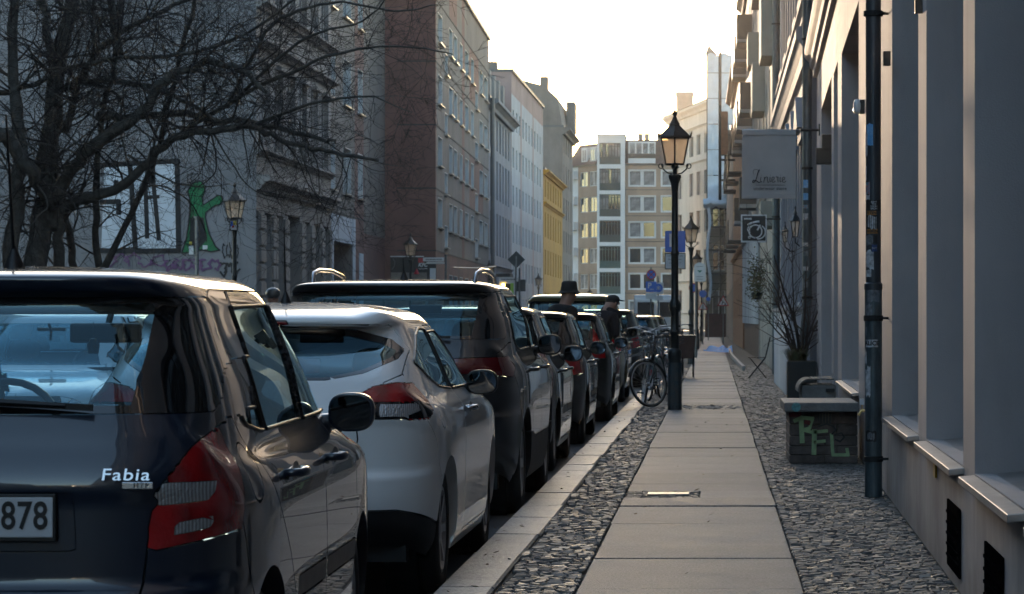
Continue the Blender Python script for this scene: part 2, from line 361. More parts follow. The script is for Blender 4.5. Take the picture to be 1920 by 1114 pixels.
# mosaic paving
def cobble_shape(w_, d_, rnd, h=.035):
    c = [(-w_/2,-d_/2),(w_/2,-d_/2),(w_/2,d_/2),(-w_/2,d_/2)]
    c = [(a+rnd.uniform(-.12,.12)*w_, b_+rnd.uniform(-.12,.12)*d_) for a, b_ in c]
    tx, ty = rnd.gauss(0, .07), rnd.gauss(0, .05); z = rnd.uniform(-.004, .002)
    v = [(a, b_, -h) for a, b_ in c]+[(a, b_, z-.006+a*tx+b_*ty) for a, b_ in c]+[(a*.78, b_*.78, z+a*tx+b_*ty) for a, b_ in c]
    f = [(0,1,5,4),(1,2,6,5),(2,3,7,6),(3,0,4,7),(4,5,9,8),(5,6,10,9),(6,7,11,10),(7,4,8,11),(8,9,10,11)]
    return v, f
spots = []
def band(x0f, x1f, ya, yb, s, skew=0.0, m='cobble'):
    y = ya; k = 0
    while y < yb:
        d = s*RD.uniform(.8, 1.1); x0, x1 = x0f(y), x1f(y); x = x0+(k % 2)*s*.0
        while x < x1-s*.35:
            w_ = s*RD.uniform(.75, 1.35); w_ = min(w_, x1-x)
            wob = .02*sin(x*9+y*2.1)+.015*sin(y*3.7+x*17)
            spots.append((x+w_/2, y+d/2+wob+skew*(x-x0), w_*.95, d*.93, m)); x += w_
        y += d; k += 1
kin = lambda y: -1.02+.018*sin(y*2.3)+.01*sin(y*7)
band(kin, lambda y: SL0-.01, 12.6, 41.0, .062); band(kin, lambda y: SL0-.01, 41.0, 75, .085)
band(lambda y: SL1+.01, lambda y: wallx(y)+.0, 12.6, 30, .060, .06); band(lambda y: SL1+.01, lambda y: wallx(y), 30, 47, .068, -.05); band(lambda y: SL1+.01, lambda y: 1.42, 47, 80, .09)
band(lambda y: SL0+.005, lambda y: -.11, 20.82, 21.63, .055)
band(lambda y: SL0+.005, lambda y: SL1-.005, 41.22, 43.28, .10, 0, 'cobble_sandy')
spots.sort(key=lambda t: t[1])
shapes = []
for k in range(10):
    v, f = cobble_shape(.06, .052, RD); me = bpy.data.meshes.new('cobble'); me.from_pydata(v, [], f); me.materials.append(M['cobble']); shapes.append(me)
near = [s for s in spots if s[1] > 13.45][:300]; ns_ = set(id(s) for s in near)
for s in near:
    o = obj('cobble', RD.choice(shapes), None, pav); o.location = (s[0], s[1], 0); o.scale = (s[2]/.06, s[3]/.052, 1)
    if RD.random() < .5: o.rotation_euler = (0, 0, pi)
for mm in ('cobble', 'cobble_sandy'):
    B = MB()
    for s in spots:
        if id(s) in ns_ or s[4] != mm: continue
        v, f = cobble_shape(s[2], s[3], RD); k = len(B.v); B.v.extend([(a+s[0], b_+s[1], c) for a, b_, c in v]); B.f.extend([tuple(i+k for i in q) for q in f])
    me = bpy.data.meshes.new('cobbles'); me.from_pydata(B.v, [], B.f); o = obj('cobbles', me, mm, pav); o['kind'] = 'stuff'
# iron cover set in the cobble patch
b = MB(); b.obox((-.33, 21.2, .004), .30, .26, .016); mat('iron_cover', (.22,.21,.20), .4, .8, var=.4, scale=30, bump=.6, bscale=90); one('access_cover', b, 'iron_cover', 'small worn metal cover in the cobbled patch beside the slabs', 'cover', bevel=.003)

# ---------------------------------------------------------------- buildings
def wm(name, c, rough=.85, var=.25, scale=.35, bump=.4, bscale=30, **k): mat(name, c, rough, var=var, scale=scale, bump=bump, bscale=bscale, detail=10, **k)
wm('render_grey', (.44,.40,.395), var=.12, scale=.8, bscale=120, bump=.25); wm('render_base', (.40,.365,.355), var=.35, scale=1.1, bscale=120, bump=.3)
wm('stucco_blue', (.24,.255,.29), var=.2); wm('stucco_beige', (.27,.27,.24)); wm('stucco_light', (.27,.26,.25)); wm('brick_orange', (.30,.15,.09), var=.35, scale=2.5)
wm('altbau_grey', (.245,.23,.225), var=.35, scale=.5); wm('gable_lilac', (.20,.20,.215), var=.3, scale=.25); wm('panel_grey', (.17,.155,.148), var=.3, bscale=14, bump=.8)
wm('panel_red', (.18,.088,.075), var=.35, bscale=12, bump=.9); wm('panel_brown', (.17,.145,.13), var=.3, bscale=14, bump=.8)
wm('white_render', (.46,.48,.51), var=.12); wm('pink_render', (.38,.27,.25)); wm('yellow_render', (.44,.235,.03), var=.2); wm('tower_brown', (.22,.19,.17), var=.3)
wm('end_beige', (.30,.215,.16), var=.15); wm('end_white', (.52,.52,.53), var=.1); wm('cream', (.48,.46,.42), var=.12); wm('roof_tile', (.10,.06,.05), var=.4, scale=4); wm('roof_metal', (.12,.12,.125), rough=.5)
wm('dark_stone', (.07,.05,.045), var=.4); wm('passage_white', (.50,.53,.58), var=.1)
stain('render_grey', amt=.38, col=(.6,.57,.56)); stain('render_base', amt=.4, col=(.55,.51,.49), splash=.55)
for k_ in ('altbau_grey','gable_lilac','panel_grey','panel_red','panel_brown','stucco_light','stucco_blue','stucco_beige','white_render','end_beige','cream','tower_brown'): stain(k_, (.5,.5,.08), .5, (.5,.47,.46))
mat('frame_white', (.55,.56,.57), .5, var=.15, scale=2); mat('frame_dark', (.03,.045,.045), .5, var=.2, scale=2); mat('frame_green', (.035,.075,.07), .5, var=.2, scale=2)
mat('sill_metal', (.42,.38,.36), .35, .7, var=.3, scale=6)
mat('pane_dark', (.02,.024,.03), .06, coat=1.0, var=.5, scale=.6); mat('pane_curtain', (.26,.26,.27), .35, coat=0.0, spec=.12, col2=(.08,.08,.09), scale=1.1); mat('pane_sky', (.03,.04,.05), .03, coat=1.0, spec=1.0)
mat('joint_dark', (.05,.045,.045), .9)
class Fac:
    """a facade line on the ground; u runs along it, d goes into the building, z up"""
    def __init__(s, x0, y0, x1, y1, side=1):
        s.p = Vector((x0, y0, 0)); v = Vector((x1-x0, y1-y0, 0)); s.L = v.length; s.u = v.normalized()
        s.n = Vector((s.u.y, -s.u.x, 0))*side
        s.th = atan2(s.n.x, -s.n.y); s.flip = Vector((cos(s.th), sin(s.th), 0)).dot(s.u) < 0
    def W(s, u, d, z): return tuple(s.p + s.u*u - s.n*d + Vector((0,0,z)))
    def box(s, b, u0, u1, d0, d1, z0, z1):
        c = [s.W(u, d, z) for z in (z0, z1) for d in (d0, d1) for u in (u0, u1)]
        return b.add(c, [(0,2,3,1),(4,5,7,6),(0,1,5,4),(1,3,7,5),(3,2,6,7),(2,0,4,6)])
    def wall(s, z0, z1, ops, depth, default, zones=(), L0=0.0, L1=None):
        L1 = s.L if L1 is None else L1
        us = sorted({L0, L1, *[o[0] for o in ops], *[o[1] for o in ops], *[a for z in zones for a in z[:2]]}); us = [u for u in us if L0 <= u <= L1]
        zs = sorted({z0, z1, *[o[2] for o in ops], *[o[3] for o in ops], *[a for z in zones for a in z[2:4]]}); zs = [z for z in zs if z0 <= z <= z1]
        out = {}
        for a, b_ in zip(us[:-1], us[1:]):
            if b_-a < 1e-6: continue
            for c, d in zip(zs[:-1], zs[1:]):
                if d-c < 1e-6: continue
                cu, cz = (a+b_)/2, (c+d)/2
                if any(o[0] < cu < o[1] and o[2] < cz < o[3] for o in ops): continue
                m = default
                for z in zones:
                    if z[0] < cu < z[1] and z[2] < cz < z[3]: m = z[4]
                out.setdefault(m, MB()).quad(s.W(a,0,c), s.W(b_,0,c), s.W(b_,0,d), s.W(a,0,d))
        B = out.setdefault(default, MB())
        for o in ops:
            u0, u1, a, c = o[:4]; D = o[4] if len(o) > 4 else depth
            B.quad(s.W(u0,0,a), s.W(u0,D,a), s.W(u0,D,c), s.W(u0,0,c)); B.quad(s.W(u1,0,a), s.W(u1,0,c), s.W(u1,D,c), s.W(u1,D,a))
            B.quad(s.W(u0,0,c), s.W(u0,D,c), s.W(u1,D,c), s.W(u1,0,c)); B.quad(s.W(u0,0,a), s.W(u1,0,a), s.W(u1,D,a), s.W(u0,D,a))
        return out
WCACHE = {}
def win_meshes(w_, h, style, fm, t=.07, lining=0):
    k = (round(w_,2), round(h,2), style, fm, lining)
    if k in WCACHE: return WCACHE[k]
    b = MB(); f = .06
    b.box(0,0,0,w_,f,t); b.box(0,0,h-t,w_,f,h); b.box(0,0,t,t,f,h-t); b.box(w_-t,0,t,w_,f,h-t)
    if lining:
        for q in ((0,-lining-.012,0,.035,-.002,h),(w_-.035,-lining-.012,0,w_,-.002,h),(.036,-lining-.01,h-.035,w_-.036,-.002,h)): b.box(*q)
    cols = {'single':1,'two':2,'three':3,'four':4}.get(style, 2); 
    for i in range(1, cols): x = w_*i/cols; b.box(x-t*.6,-.004,t,x+t*.6,f-.004,h-t)
    if style in ('two', 'three', 'four') and h > 1.9: b.box(t,-.002,h*.72-t*.4,w_-t,f-.002,h*.72+t*.4)
    fr = b.mesh('window'); fr.materials.append(M[fm])
    g = MB(); g.box(t,f*.5,t,w_-t,f*.5+.02,h-t); ps = []
    for pm in ('pane_dark','pane_curtain','pane_sky'):
        me = g.mesh('pane'); me.materials.append(M[pm]); ps.append(me)
    sb = MB(); sb.box(-.06,-.26,-.05,w_+.06,.02,-.0); sm = sb.mesh('sill'); sm.materials.append(M['sill_metal'])
    WCACHE[k] = (fr, ps, sm); return WCACHE[k]
def window(F, root, u0, u1, z0, z1, depth=.15, style='two', fm='frame_white', sill=False, curt=.35):
    fr, ps, sm = win_meshes(u1-u0, z1-z0, style, fm, lining=depth if sill else 0)
    o = obj('window', fr, None, root); p = F.W(u1 if F.flip else u0, depth, z0)
    r = root.location; o.location = (p[0]-r[0], p[1]-r[1], p[2]-r[2]); o.rotation_euler = (0, 0, F.th)
    obj('pane', ps[1] if RD.random() < curt else ps[0], None, o)
    if sill:
        s_ = obj('sill', sm, None, o); s_.location = (0, -depth+.12, 0)
    return o
def building(label, cat, F, H, depth, m, ops=(), wins=(), odepth=.15, zones=(), cornices=(), roofm='roof_metal', z0=0.0, group=None, gable=None, name='building', roof=True, parapet=0.0, wstyle='two', fm='frame_white', sill=False, curt=.35):
    """facade with real openings, end walls, back wall, roof slab and string courses"""
    root = thing(name, label, cat, (F.p.x, F.p.y, 0), 0, group)
    allops = list(ops)+[(w_[0], w_[1], w_[2], w_[3]) for w_ in wins]
    for mm, B in F.wall(z0, H, allops, odepth, m, zones).items(): put('wall', B, mm, root)
    B = MB()
    gm = gable or m
    B.quad(F.W(0,0,z0), F.W(0,0,H), F.W(0,depth,H), F.W(0,depth,z0)); B.quad(F.W(F.L,0,z0), F.W(F.L,depth,z0), F.W(F.L,depth,H), F.W(F.L,0,H)); B.quad(F.W(0,depth,z0), F.W(0,depth,H), F.W(F.L,depth,H), F.W(F.L,depth,z0))
    put('end_wall', B, gm, root)
    if roof:
        B = MB(); F.box(B, -.05, F.L+.05, -.12, depth+.1, H, H+.18); put('roof', B, roofm, root)
    for c in cornices:
        z, h, out, cm = c[:4]; a0, a1 = (c[4], c[5]) if len(c) > 4 else (0, F.L); B = MB()
        prof = [(0, z), (-out*.35, z), (-out*.45, z+h*.3), (-out*.8, z+h*.55), (-out, z+h*.62), (-out, z+h*.9), (-out*.9, z+h), (0, z+h)]
        B.prism(prof, lambda a, b_, d: F.W(d, a, b_), a0, a1); put('cornice', B, cm, root)
    for w_ in wins:
        window(F, root, w_[0], w_[1], w_[2], w_[3], odepth, w_[4] if len(w_) > 4 else wstyle, fm, sill, curt)
    return root
def grid(us, rows, extra=()): return [(a, b_, c, d) for a, b_ in us for c, d in rows]

# --- the rendered house on the right beside the camera
F1 = Fac(wallx(2.0), 2.0, wallx(45.6), 45.6, -1); U = lambda Y: (Y-2.0)*F1.L/43.6
op1 = [(U(3.4),U(6.6)),(U(7.4),U(9.6)),(U(10.3),U(12.7)),(U(13.4),U(16.3)),(U(17.1),U(20.4)),(U(27.0),U(32.4))]
opw = [(a, b_, .60, 4.2, .34) for a, b_ in op1]; dr = [(U(33.9),U(35.7),0.0,4.25,.30),(U(36.7),U(42.4),.02,4.3,.32)]
h1 = thing('building', 'light grey rendered house on the right with deep window bays right beside the camera', 'building', (F1.p.x, F1.p.y, 0))
up1 = [(U(4+i*5.2), U(5.6+i*5.2), z, z+2.3, .3) for i in range(8) for z in (6.4, 10.4, 14.2)]
for mm, B in F1.wall(0, 19, opw+dr+up1, .34, 'render_grey', zones=[(0, F1.L, 0, .6, 'render_base')]).items(): put('wall', B, mm, h1)
B = MB(); B.quad(F1.W(0,0,0),F1.W(0,0,19),F1.W(0,9,19),F1.W(0,9,0)); B.quad(F1.W(F1.L,0,0),F1.W(F1.L,9,0),F1.W(F1.L,9,19),F1.W(F1.L,0,19)); B.quad(F1.W(0,9,0),F1.W(0,9,19),F1.W(F1.L,9,19),F1.W(F1.L,9,0)); put('end_wall', B, 'render_grey', h1)
B = MB(); F1.box(B, 0, F1.L, -.4, 9, 19, 19.3); put('roof', B, 'roof_metal', h1)
for (z, h, out_) in ((5.02, .42, .20), (18.4, .6, .5)):
    B = MB(); prof = [(0, z), (-out_*.3, z), (-out_*.32, z+h*.22), (-out_*.55, z+h*.3), (-out_*.62, z+h*.5), (-out_*.85, z+h*.6), (-out_, z+h*.72), (-out_, z+h*.92), (-out_*.9, z+h), (0, z+h*1.1)]
    B.prism(prof, lambda a, b_, d: F1.W(d, a, b_), U(20.9), F1.L); put('cornice', B, 'render_grey', h1)
for a, b_ in op1:
    window(F1, h1, a, b_, .62, 4.2, .30, 'three', 'frame_dark')
    B = MB(); B.add([F1.W(u, d, z) for u, d, z in ((a-.04,-.07,.585),(b_+.04,-.07,.585),(b_+.04,.30,.62),(a-.04,.30,.62),(a-.04,-.07,.555),(b_+.04,-.07,.555),(b_+.04,.30,.59),(a-.04,.30,.59))], [(0,1,2,3),(4,7,6,5),(0,4,5,1),(1,5,6,2),(2,6,7,3),(3,7,4,0)])
    put('sill', B, 'sill_metal', h1, bevel=.004)
for a, b_, c, d, e in dr:
    B = MB(); F1.box(B, a+.02, b_-.02, e-.06, e-.01, .02, 4.2); dd = put('door', B, 'frame_dark', h1)
    B = MB()
    for z in (.3, 1.5, 2.7): F1.box(B, a+.3, b_-.3, e-.08, e-.055, z, z+.95)
    put('door_panel', B, 'frame_dark', dd, bevel=.01)
for s in up1: window(F1, h1, s[0], s[1], s[2], s[3], .24, 'two', 'frame_white')
# cellar vents in the base of the house
mat('vent_iron', (.003,.003,.0035), 1.0, 0, spec=0.0)
for k, (ya, yb, za, zb) in enumerate(((13.55, 14.35, .10, .36), (11.2, 12.0, .07, .33))):
    B = MB(); u0, u1 = U(ya), U(yb); F1.box(B, u0-.03, u1+.03, -.012, -.002, za-.03, zb+.03); v_ = put('vent', B, 'vent_iron', h1)
    for i in range(5):
        z = za+(zb-za)*(i+.5)/5; B = MB(); F1.box(B, u0, u1, -.019, -.0125, z-.008, z+.005); put('slat', B, 'vent_iron', v_)
# --- second house, blue grey, with mouldings
F2 = Fac(1.50, 45.9, 1.50, 67.0, -1)
ops = grid([(2.0,3.6),(5.2,6.8),(8.6,10.2),(12.2,13.8),(16.0,17.6)], [(1.7,4.1),(6.7,9.0),(10.4,12.6)])
h2 = building('blue grey old town house with stepped mouldings next beyond the grey rendered house', 'building', F2, 15.5, 9, 'stucco_blue', wins=ops, odepth=.22,
   cornices=[(5.35,.5,.22,'stucco_blue'),(6.2,.18,.12,'stucco_blue'),(9.4,.35,.20,'stucco_blue'),(13.2,.3,.15,'stucco_blue'),(14.9,.6,.4,'stucco_blue')])
for a, b_, c, d in ops:
    B = MB(); F2.box(B, a-.18, a, -.05, .0, c-.15, d+.1); F2.box(B, b_, b_+.18, -.05, .0, c-.15, d+.1); F2.box(B, a-.22, b_+.22, -.09, 0, d+.1, d+.28); F2.box(B, a-.2, b_+.2, -.10, 0, c-.25, c-.15)
    if c < 6: B.prism([(a-.35, d+.28), (b_+.35, d+.28), ((a+b_)/2, d+.85)], lambda u, z, dd: F2.W(u, dd, z), -.16, 0)
    else: B.prism([(a-.25, d+.28), (b_+.25, d+.28), (b_+.25, d+.36), (a-.25, d+.36)], lambda u, z, dd: F2.W(u, dd, z), -.16, 0)
    put('window_surround', B, 'stucco_blue', h2)
B = MB(); F2.box(B, 1.6, 12.5, -.31, 0, 0, 1.40); put('plinth', B, 'white_render', h2, bevel=.02); B = MB(); F2.box(B, 1.55, 12.55, -.34, 0, 1.40, 1.47); put('plinth_cap', B, 'stucco_light', h2, bevel=.01)
# --- third house with bays
F3 = Fac(1.46, 67.3, 1.44, 92.0, -1)
ops = grid([(3.2,4.6),(8.5,10),(13,14.5),(18,19.5),(22,23.5)], [(1.2,3.0),(5.9,7.8),(9.0,10.9),(12.1,14)])
h3 = building('pale green house with projecting bays behind the blue grey one', 'building', F3, 16.5, 9, 'stucco_beige', wins=ops, odepth=.12, cornices=[(15.9,.5,.35,'stucco_beige'),(4.6,.25,.12,'stucco_beige')])
for (u0, u1, z0, z1, o_) in ((5.0,8.0,7.75,15.2,.30),(16.5,19.5,7.2,8.6,.36),(16.5,19.5,10.4,15.2,.36),(3.0,6.0,3.5,4.1,.34),(22,24.4,5.5,6.6,.42),(22,24.4,9.0,10,.42)):
    B = MB(); F3.box(B, u0, u1, -o_, 0, z0, z1); put('bay', B, 'stucco_beige', h3, bevel=.02)
# --- shop front house further on
F4 = Fac(1.40, 92.3, 1.28, 124.0, -1)
ops = grid([(1.5+i*3.7, 3.0+i*3.7) for i in range(8)], [(1.3,3.4),(5.0,6.9),(8.1,10.0),(11.2,13.0)])
h4 = building('long shaded house with pale pilasters and balconies beyond the bicycle shop sign', 'building', F4, 14.6, 9, 'stucco_light', wins=ops, odepth=.12, cornices=[(14.0,.5,.35,'stucco_light'),(4.2,.2,.15,'stucco_light')], zones=[(0,F4.L,0,1.1,'dark_stone')])
for i in range(9):
    B = MB(); F4.box(B, .4+i*3.7, 1.1+i*3.7, -.10, 0, 1.1, 4.2); put('pilaster', B, 'white_render', h4, bevel=.02)
mat('balcony_iron', (.05,.04,.035), .6, .2)
for i, (u, z) in enumerate(((3.5,4.9),(3.5,8.0),(12,8.0),(12,11.1),(20,4.9),(20,8.0),(20,11.1),(27,8.0),(27,11.1))):
    B = MB(); F4.box(B, u, u+2.6, -.55, 0, z, z+.12); bb_ = put('balcony', B, 'stucco_light', h4)
    B = MB(); F4.box(B, u, u+2.6, -.55, -.52, z+.12, z+1.0); F4.box(B, u, u+.03, -.55, 0, z+.12, z+1.0); F4.box(B, u+2.57, u+2.6, -.55, 0, z+.12, z+1.0); put('railing', B, 'balcony_iron', bb_)
F5 = Fac(1.22, 124.3, 1.02, 157.0, -1)
ops = grid([(1.5+i*3.8, 2.9+i*3.8) for i in range(8)], [(1.3,3.2),(4.9,6.7),(7.9,9.7),(10.5,12.0)])
h5 = building('orange brown brick house where the right hand row narrows, near the roadworks sign', 'building', F5, 13.0, 9, 'brick_orange', wins=ops, odepth=.12, cornices=[(12.5,.45,.4,'brick_orange'),(4.2,.2,.15,'brick_orange')])
for u, z in ((4,7.6),(4,4.6),(13,7.6),(13,4.6),(22,7.6),(22,4.6)):
    B = MB(); F5.box(B, u, u+2.4, -.6, 0, z, z+.12); F5.box(B, u, u+2.4, -.6, -.56, z+.12, z+1.0); put('balcony', B, 'balcony_iron', h5)
F6 = Fac(1.00, 157.4, .95, 232.0, -1)
h6 = building('plain dark row of houses leading to the scaffold on the right', 'building', F6, 11.5, 9, 'tower_brown', wins=grid([(2+i*5, 3.4+i*5) for i in range(14)], [(1.2,3),(4.5,6.2),(7.6,9.4)]), odepth=.12, cornices=[(11,.4,.3,'tower_brown')])

# --- the street goes on behind the camera; its houses show only as reflections
for k, (x0, y0, x1, y1, sd_, m, hh, lb) in enumerate(((.98,-62,.976,1.6,-1,'stucco_light',17,'pale house on the right behind the camera'),(-14.6,-20,-14.6,56,1,'stucco_beige',17,'pale house on the left before the vacant plot'),(-14.6,-95,-14.6,-20.5,1,'tower_brown',19,'brown house on the left behind the camera'),(1.1,-120,1.0,-62.5,-1,'stucco_blue',16,'blue grey house on the right far behind the camera'))):
    Fx = Fac(x0, y0, x1, y1, sd_); nb = int(Fx.L/4.2)
    building(lb, 'building', Fx, hh, 10, m, wins=grid([(1.2+i*4.2, 2.8+i*4.2) for i in range(nb)], [(1.4,3.4),(5.2,7.4),(8.8,11),(12.4,14.4)]), odepth=.2, cornices=[(4.3,.3,.25,m),(hh-.7,.6,.5,m)])
Fx = Fac(16, -128, -30, -128, 1); building('grey block closing the street behind the camera', 'building', Fx, 18, 10, 'stucco_light', wins=grid([(1.2+i*4.2, 2.8+i*4.2) for i in range(10)], [(1.4,3.4),(5.2,7.4),(8.8,11),(12.4,14.4)]), odepth=.2)

# --- left side: old house with graffiti gable
def ULf(F): return lambda x: None
FA = Fac(-14.05, 90.0, -13.98, 107.0, 1)
gy = lambda x: 14.03*5500/(1339-x)-90.0
cols = [(gy(475)+.7,gy(487)),(gy(497),gy(510)),(gy(519),gy(531)),(gy(570),gy(580)),(gy(587),gy(599)),(gy(605),gy(614))]
upr = [(1.2+i*2.7, 2.4+i*2.7) for i in range(6)]
w_ = grid(cols, [(.95,4.6)])+grid(upr, [(6.7,9.1),(11.2,13.6),(15.2,17.2)])
hA = building('weathered grey old house with rusticated piers and a graffiti gable behind the tree', 'building', FA, 19.5, 24, 'altbau_grey', ops=[(gy(540),gy(562),0,4.7,.8)], wins=w_, odepth=.40, gable='gable_lilac',
   cornices=[(5.25,.45,.42,'altbau_grey'),(6.35,.2,.22,'altbau_grey'),(9.65,.22,.35,'altbau_grey'),(10.85,.25,.35,'altbau_grey'),(14.2,.22,.3,'altbau_grey'),(18.7,.8,.6,'altbau_grey')])
pe = [0.05]+[v for c in cols[:3] for v in c]+[gy(540), gy(562)]+[v for c in cols[3:] for v in c]+[16.95]
B0 = [(pe[i], pe[i+1]) for i in range(0, len(pe), 2)]
for a, b_ in B0:
    if b_-a < .25: continue
    for k in range(7):
        B = MB(); FA.box(B, a+.04, b_-.04, -.07, 0, .95+k*.52, .95+k*.52+.44); put('stone', B, 'altbau_grey', hA, bevel=.02, seg=1)
for a, b_ in upr:
    for z in (9.1, 13.6):
        B = MB(); FA.box(B, a-.2, b_+.2, -.22, 0, z+.12, z+.25); FA.box(B, a-.15, b_+.15, -.08, 0, z-2.65, z-2.5); FA.box(B, a-.16, a, -.06, 0, z-2.5, z+.1); FA.box(B, b_, b_+.16, -.06, 0, z-2.5, z+.1); put('window_surround', B, 'altbau_grey', hA)
B = MB(); B.box(-19.2, 89.6, -.1, -14.2, 89.9, 1.9); put('gable_base', B, 'dark_stone', hA)
# wall painting on the gable: white panel with black strokes, a plain green figure, scribbles
mat('mural_white', (.50,.54,.60), .8, var=.15, scale=1.5); mat('mural_black', (.012,.013,.016), .8, var=.5, scale=3); mat('mural_green', (.015,.16,.06), .8, var=.3, scale=1.5); mat('mural_purple', (.15,.07,.16), .85, var=.4, scale=2)
def gpt(px, py, d=.0): 
    p = at(px, py, 90.0); return (p[0], 90.0-d, p[2])
def gpoly(name, pts, m, d):
    B = MB(); n = len(pts); B.add([gpt(x, y, d) for x, y in pts]+[gpt(x, y, .0) for x, y in pts], [tuple(range(n)), tuple(range(2*n-1, n-1, -1))]+[(i, n+i, n+(i+1) % n, (i+1) % n) for i in range(n)]); return put(name, B, m, hA)
gpoly('painted_panel', [(196,308),(332,302),(334,470),(190,470)], 'mural_white', .012)
def stroke(pts, w_, m='mural_black', d=.02):
    B = MB(); w_ = w_*(1.35 if m == 'mural_black' and w_ > 4 else 1)
    for (x0, y0), (x1, y1) in zip(pts[:-1], pts[1:]):
        l = hypot(x1-x0, y1-y0); nx, ny = -(y1-y0)/l*w_/2, (x1-x0)/l*w_/2; ex, ey = (x1-x0)/l*w_*.3, (y1-y0)/l*w_*.3
        q = [(x0-ex+nx,y0-ey+ny),(x1+ex+nx,y1+ey+ny),(x1+ex-nx,y1+ey-ny),(x0-ex-nx,y0-ey-ny)]
        B.add([gpt(a, b_, d) for a, b_ in q]+[gpt(a, b_, 0) for a, b_ in q], [(0,1,2,3),(0,4,5,1),(1,5,6,2),(2,6,7,3),(3,7,4,0)]); d += .0007
    return put('painted_stroke', B, m, hA)
stroke([(190,310),(332,302),(335,470),(250,471),(190,470)], 7); stroke([(244,312),(247,350),(254,470)], 7); stroke([(244,350),(216,353),(218,340)], 6)
stroke([(190,379),(222,378),(223,400)], 7); stroke([(278,308),(277,340),(273,345),(276,445)], 6); stroke([(287,305),(288,345),(298,448)], 6); stroke([(274,370),(297,369)], 5); stroke([(280,305),(281,340)], 12)
fig = [(360,345),(368,339),(378,341),(385,350),(383,362),(379,372),(381,385),(402,371),(408,366),(416,368),(419,376),(413,383),(402,386),(386,398),(385,408),(392,438),(404,462),(412,469),(396,472),(378,468),(352,474),(341,474),(349,450),(354,420),(357,395),(356,372),(352,358)]
gpoly('painted_figure', fig, 'mural_green', .014); stroke(fig+[fig[0]], 2.2, d=.022)
gpoly('painted_figure', [(357,408),(382,408),(388,450),(372,468),(354,468),(356,440)], 'mural_black', .018)
rs = random.Random(3)
def scrawl(x0, x1, y0, y1, n, w_, m):
    x = x0
    for k in range(n):
        cx = x0+(x1-x0)*(k+.5)/n; rx = (x1-x0)/n*.75; cy = (y0+y1)/2+rs.uniform(-2,2); ry = (y1-y0)/2; a0 = rs.uniform(0, 6); sp = rs.choice([4.2, 5.4, 3.3])
        stroke([(cx+rx*cos(a0+t*sp/9)*(.8+.2*cos(3*t)), cy+ry*sin(a0+t*sp/9)*(.8+.3*sin(2*t+k))) for t in range(10)], w_, m, .016+.002*(k % 3))
scrawl(412, 447, 490, 520, 3, 3.4, 'mural_black'); scrawl(418, 446, 455, 485, 4, 1.8, 'mural_black'); scrawl(310, 410, 484, 508, 6, 3.6, 'mural_purple'); scrawl(352, 372, 322, 345, 3, 1.6, 'mural_black'); scrawl(192,330,476,500,6,2.5,'mural_purple')
# --- slab block one, with passage
FB = Fac(-14.25, 107.3, -14.25, 127.0, 1)
gz = lambda x: 14.25*5500/(1339-x)-107.3
rowsB = [(6.1,7.9),(9.5,11.3),(12.9,14.7),(16.3,18.0)]
wB = grid([(gz(616)+.3,gz(628)),(gz(643),gz(658)),(gz(671),gz(680))], rowsB)
hB = building('grey and red concrete panel block with a white framed passage', 'building', FB, 20, 12, 'panel_grey', ops=[(gz(624),gz(661),0,4.2,3.0)], wins=wB, odepth=.16, sill=True,
   zones=[(gz(661)+.35, FB.L, 0, 4.75, 'panel_red'),(gz(661)+.35, FB.L, 0, 2.6, 'panel_grey'),(gz(665), gz(682), 4.75, 20, 'panel_red'),(gz(682), FB.L, 4.75, 20, 'panel_brown'),(0, gz(665), 4.2, 5.2, 'passage_white')], fm='frame_white')
B = MB(); FB.box(B, gz(621), gz(624), -.04, .0, 0, 5.2); FB.box(B, gz(661), gz(665), -.04, 0, 0, 5.2); put('passage_frame', B, 'passage_white', hB)
for z in (5.25, 8.65, 12.05, 15.45): B = MB(); FB.box(B, 0, FB.L, -.015, 0, z, z+.05); put('panel_joint', B, 'joint_dark', hB)
B = MB(); FB.box(B, gz(673), gz(679), -.06, 0, 0, 3.9); put('doorway', B, 'passage_white', hB)
# --- slab block two, red gable
FC_ = Fac(-12.06, 127.0, -12.76, 166.0, 1)
yl = lambda x: 9.774/((1339-x)/5500-.018)-127.0
cx_ = [(821,829),(842,848),(851,857),(862,867),(872,878),(883,888),(899,905),(908,914)]
wC = grid([(yl(a)+.05, yl(b_)) for a, b_ in cx_], [(5.3,6.6),(8.0,9.3),(10.7,12.0),(13.4,14.7)])+grid([(yl(834),yl(839)),(yl(891),yl(896))], [(4.5,5.5),(6.9,7.9),(9.6,10.6),(12.3,13.3)])+grid([(yl(a), yl(b_)) for a, b_ in cx_[1:6]], [(1.6,3.3)])
hC = building('long red brown concrete panel block with a blank gable turned to the camera', 'building', FC_, 17.0, 12, 'panel_grey', wins=wC, odepth=.12, gable='panel_red', sill=True,
   zones=[(0, .5, 0, 17, 'panel_red'),(0, 39, 0, 4.2, 'panel_red'),(yl(866), yl(871), 0, 17, 'panel_red'),(yl(880), yl(906), 6.9, 9.65, 'panel_red'),(yl(880), yl(897), 12.4, 15.1, 'panel_red'),(yl(842), yl(857), 15.1, 17, 'panel_red')])
for z in (4.2, 6.9, 9.65, 12.4, 15.1):
    B = MB(); FC_.box(B, -.02, FC_.L, -.02, 0, z, z+.06); B.box(-14.25, 126.97, z, -12.06, 126.999, z+.06); put('panel_joint', B, 'joint_dark', hC)
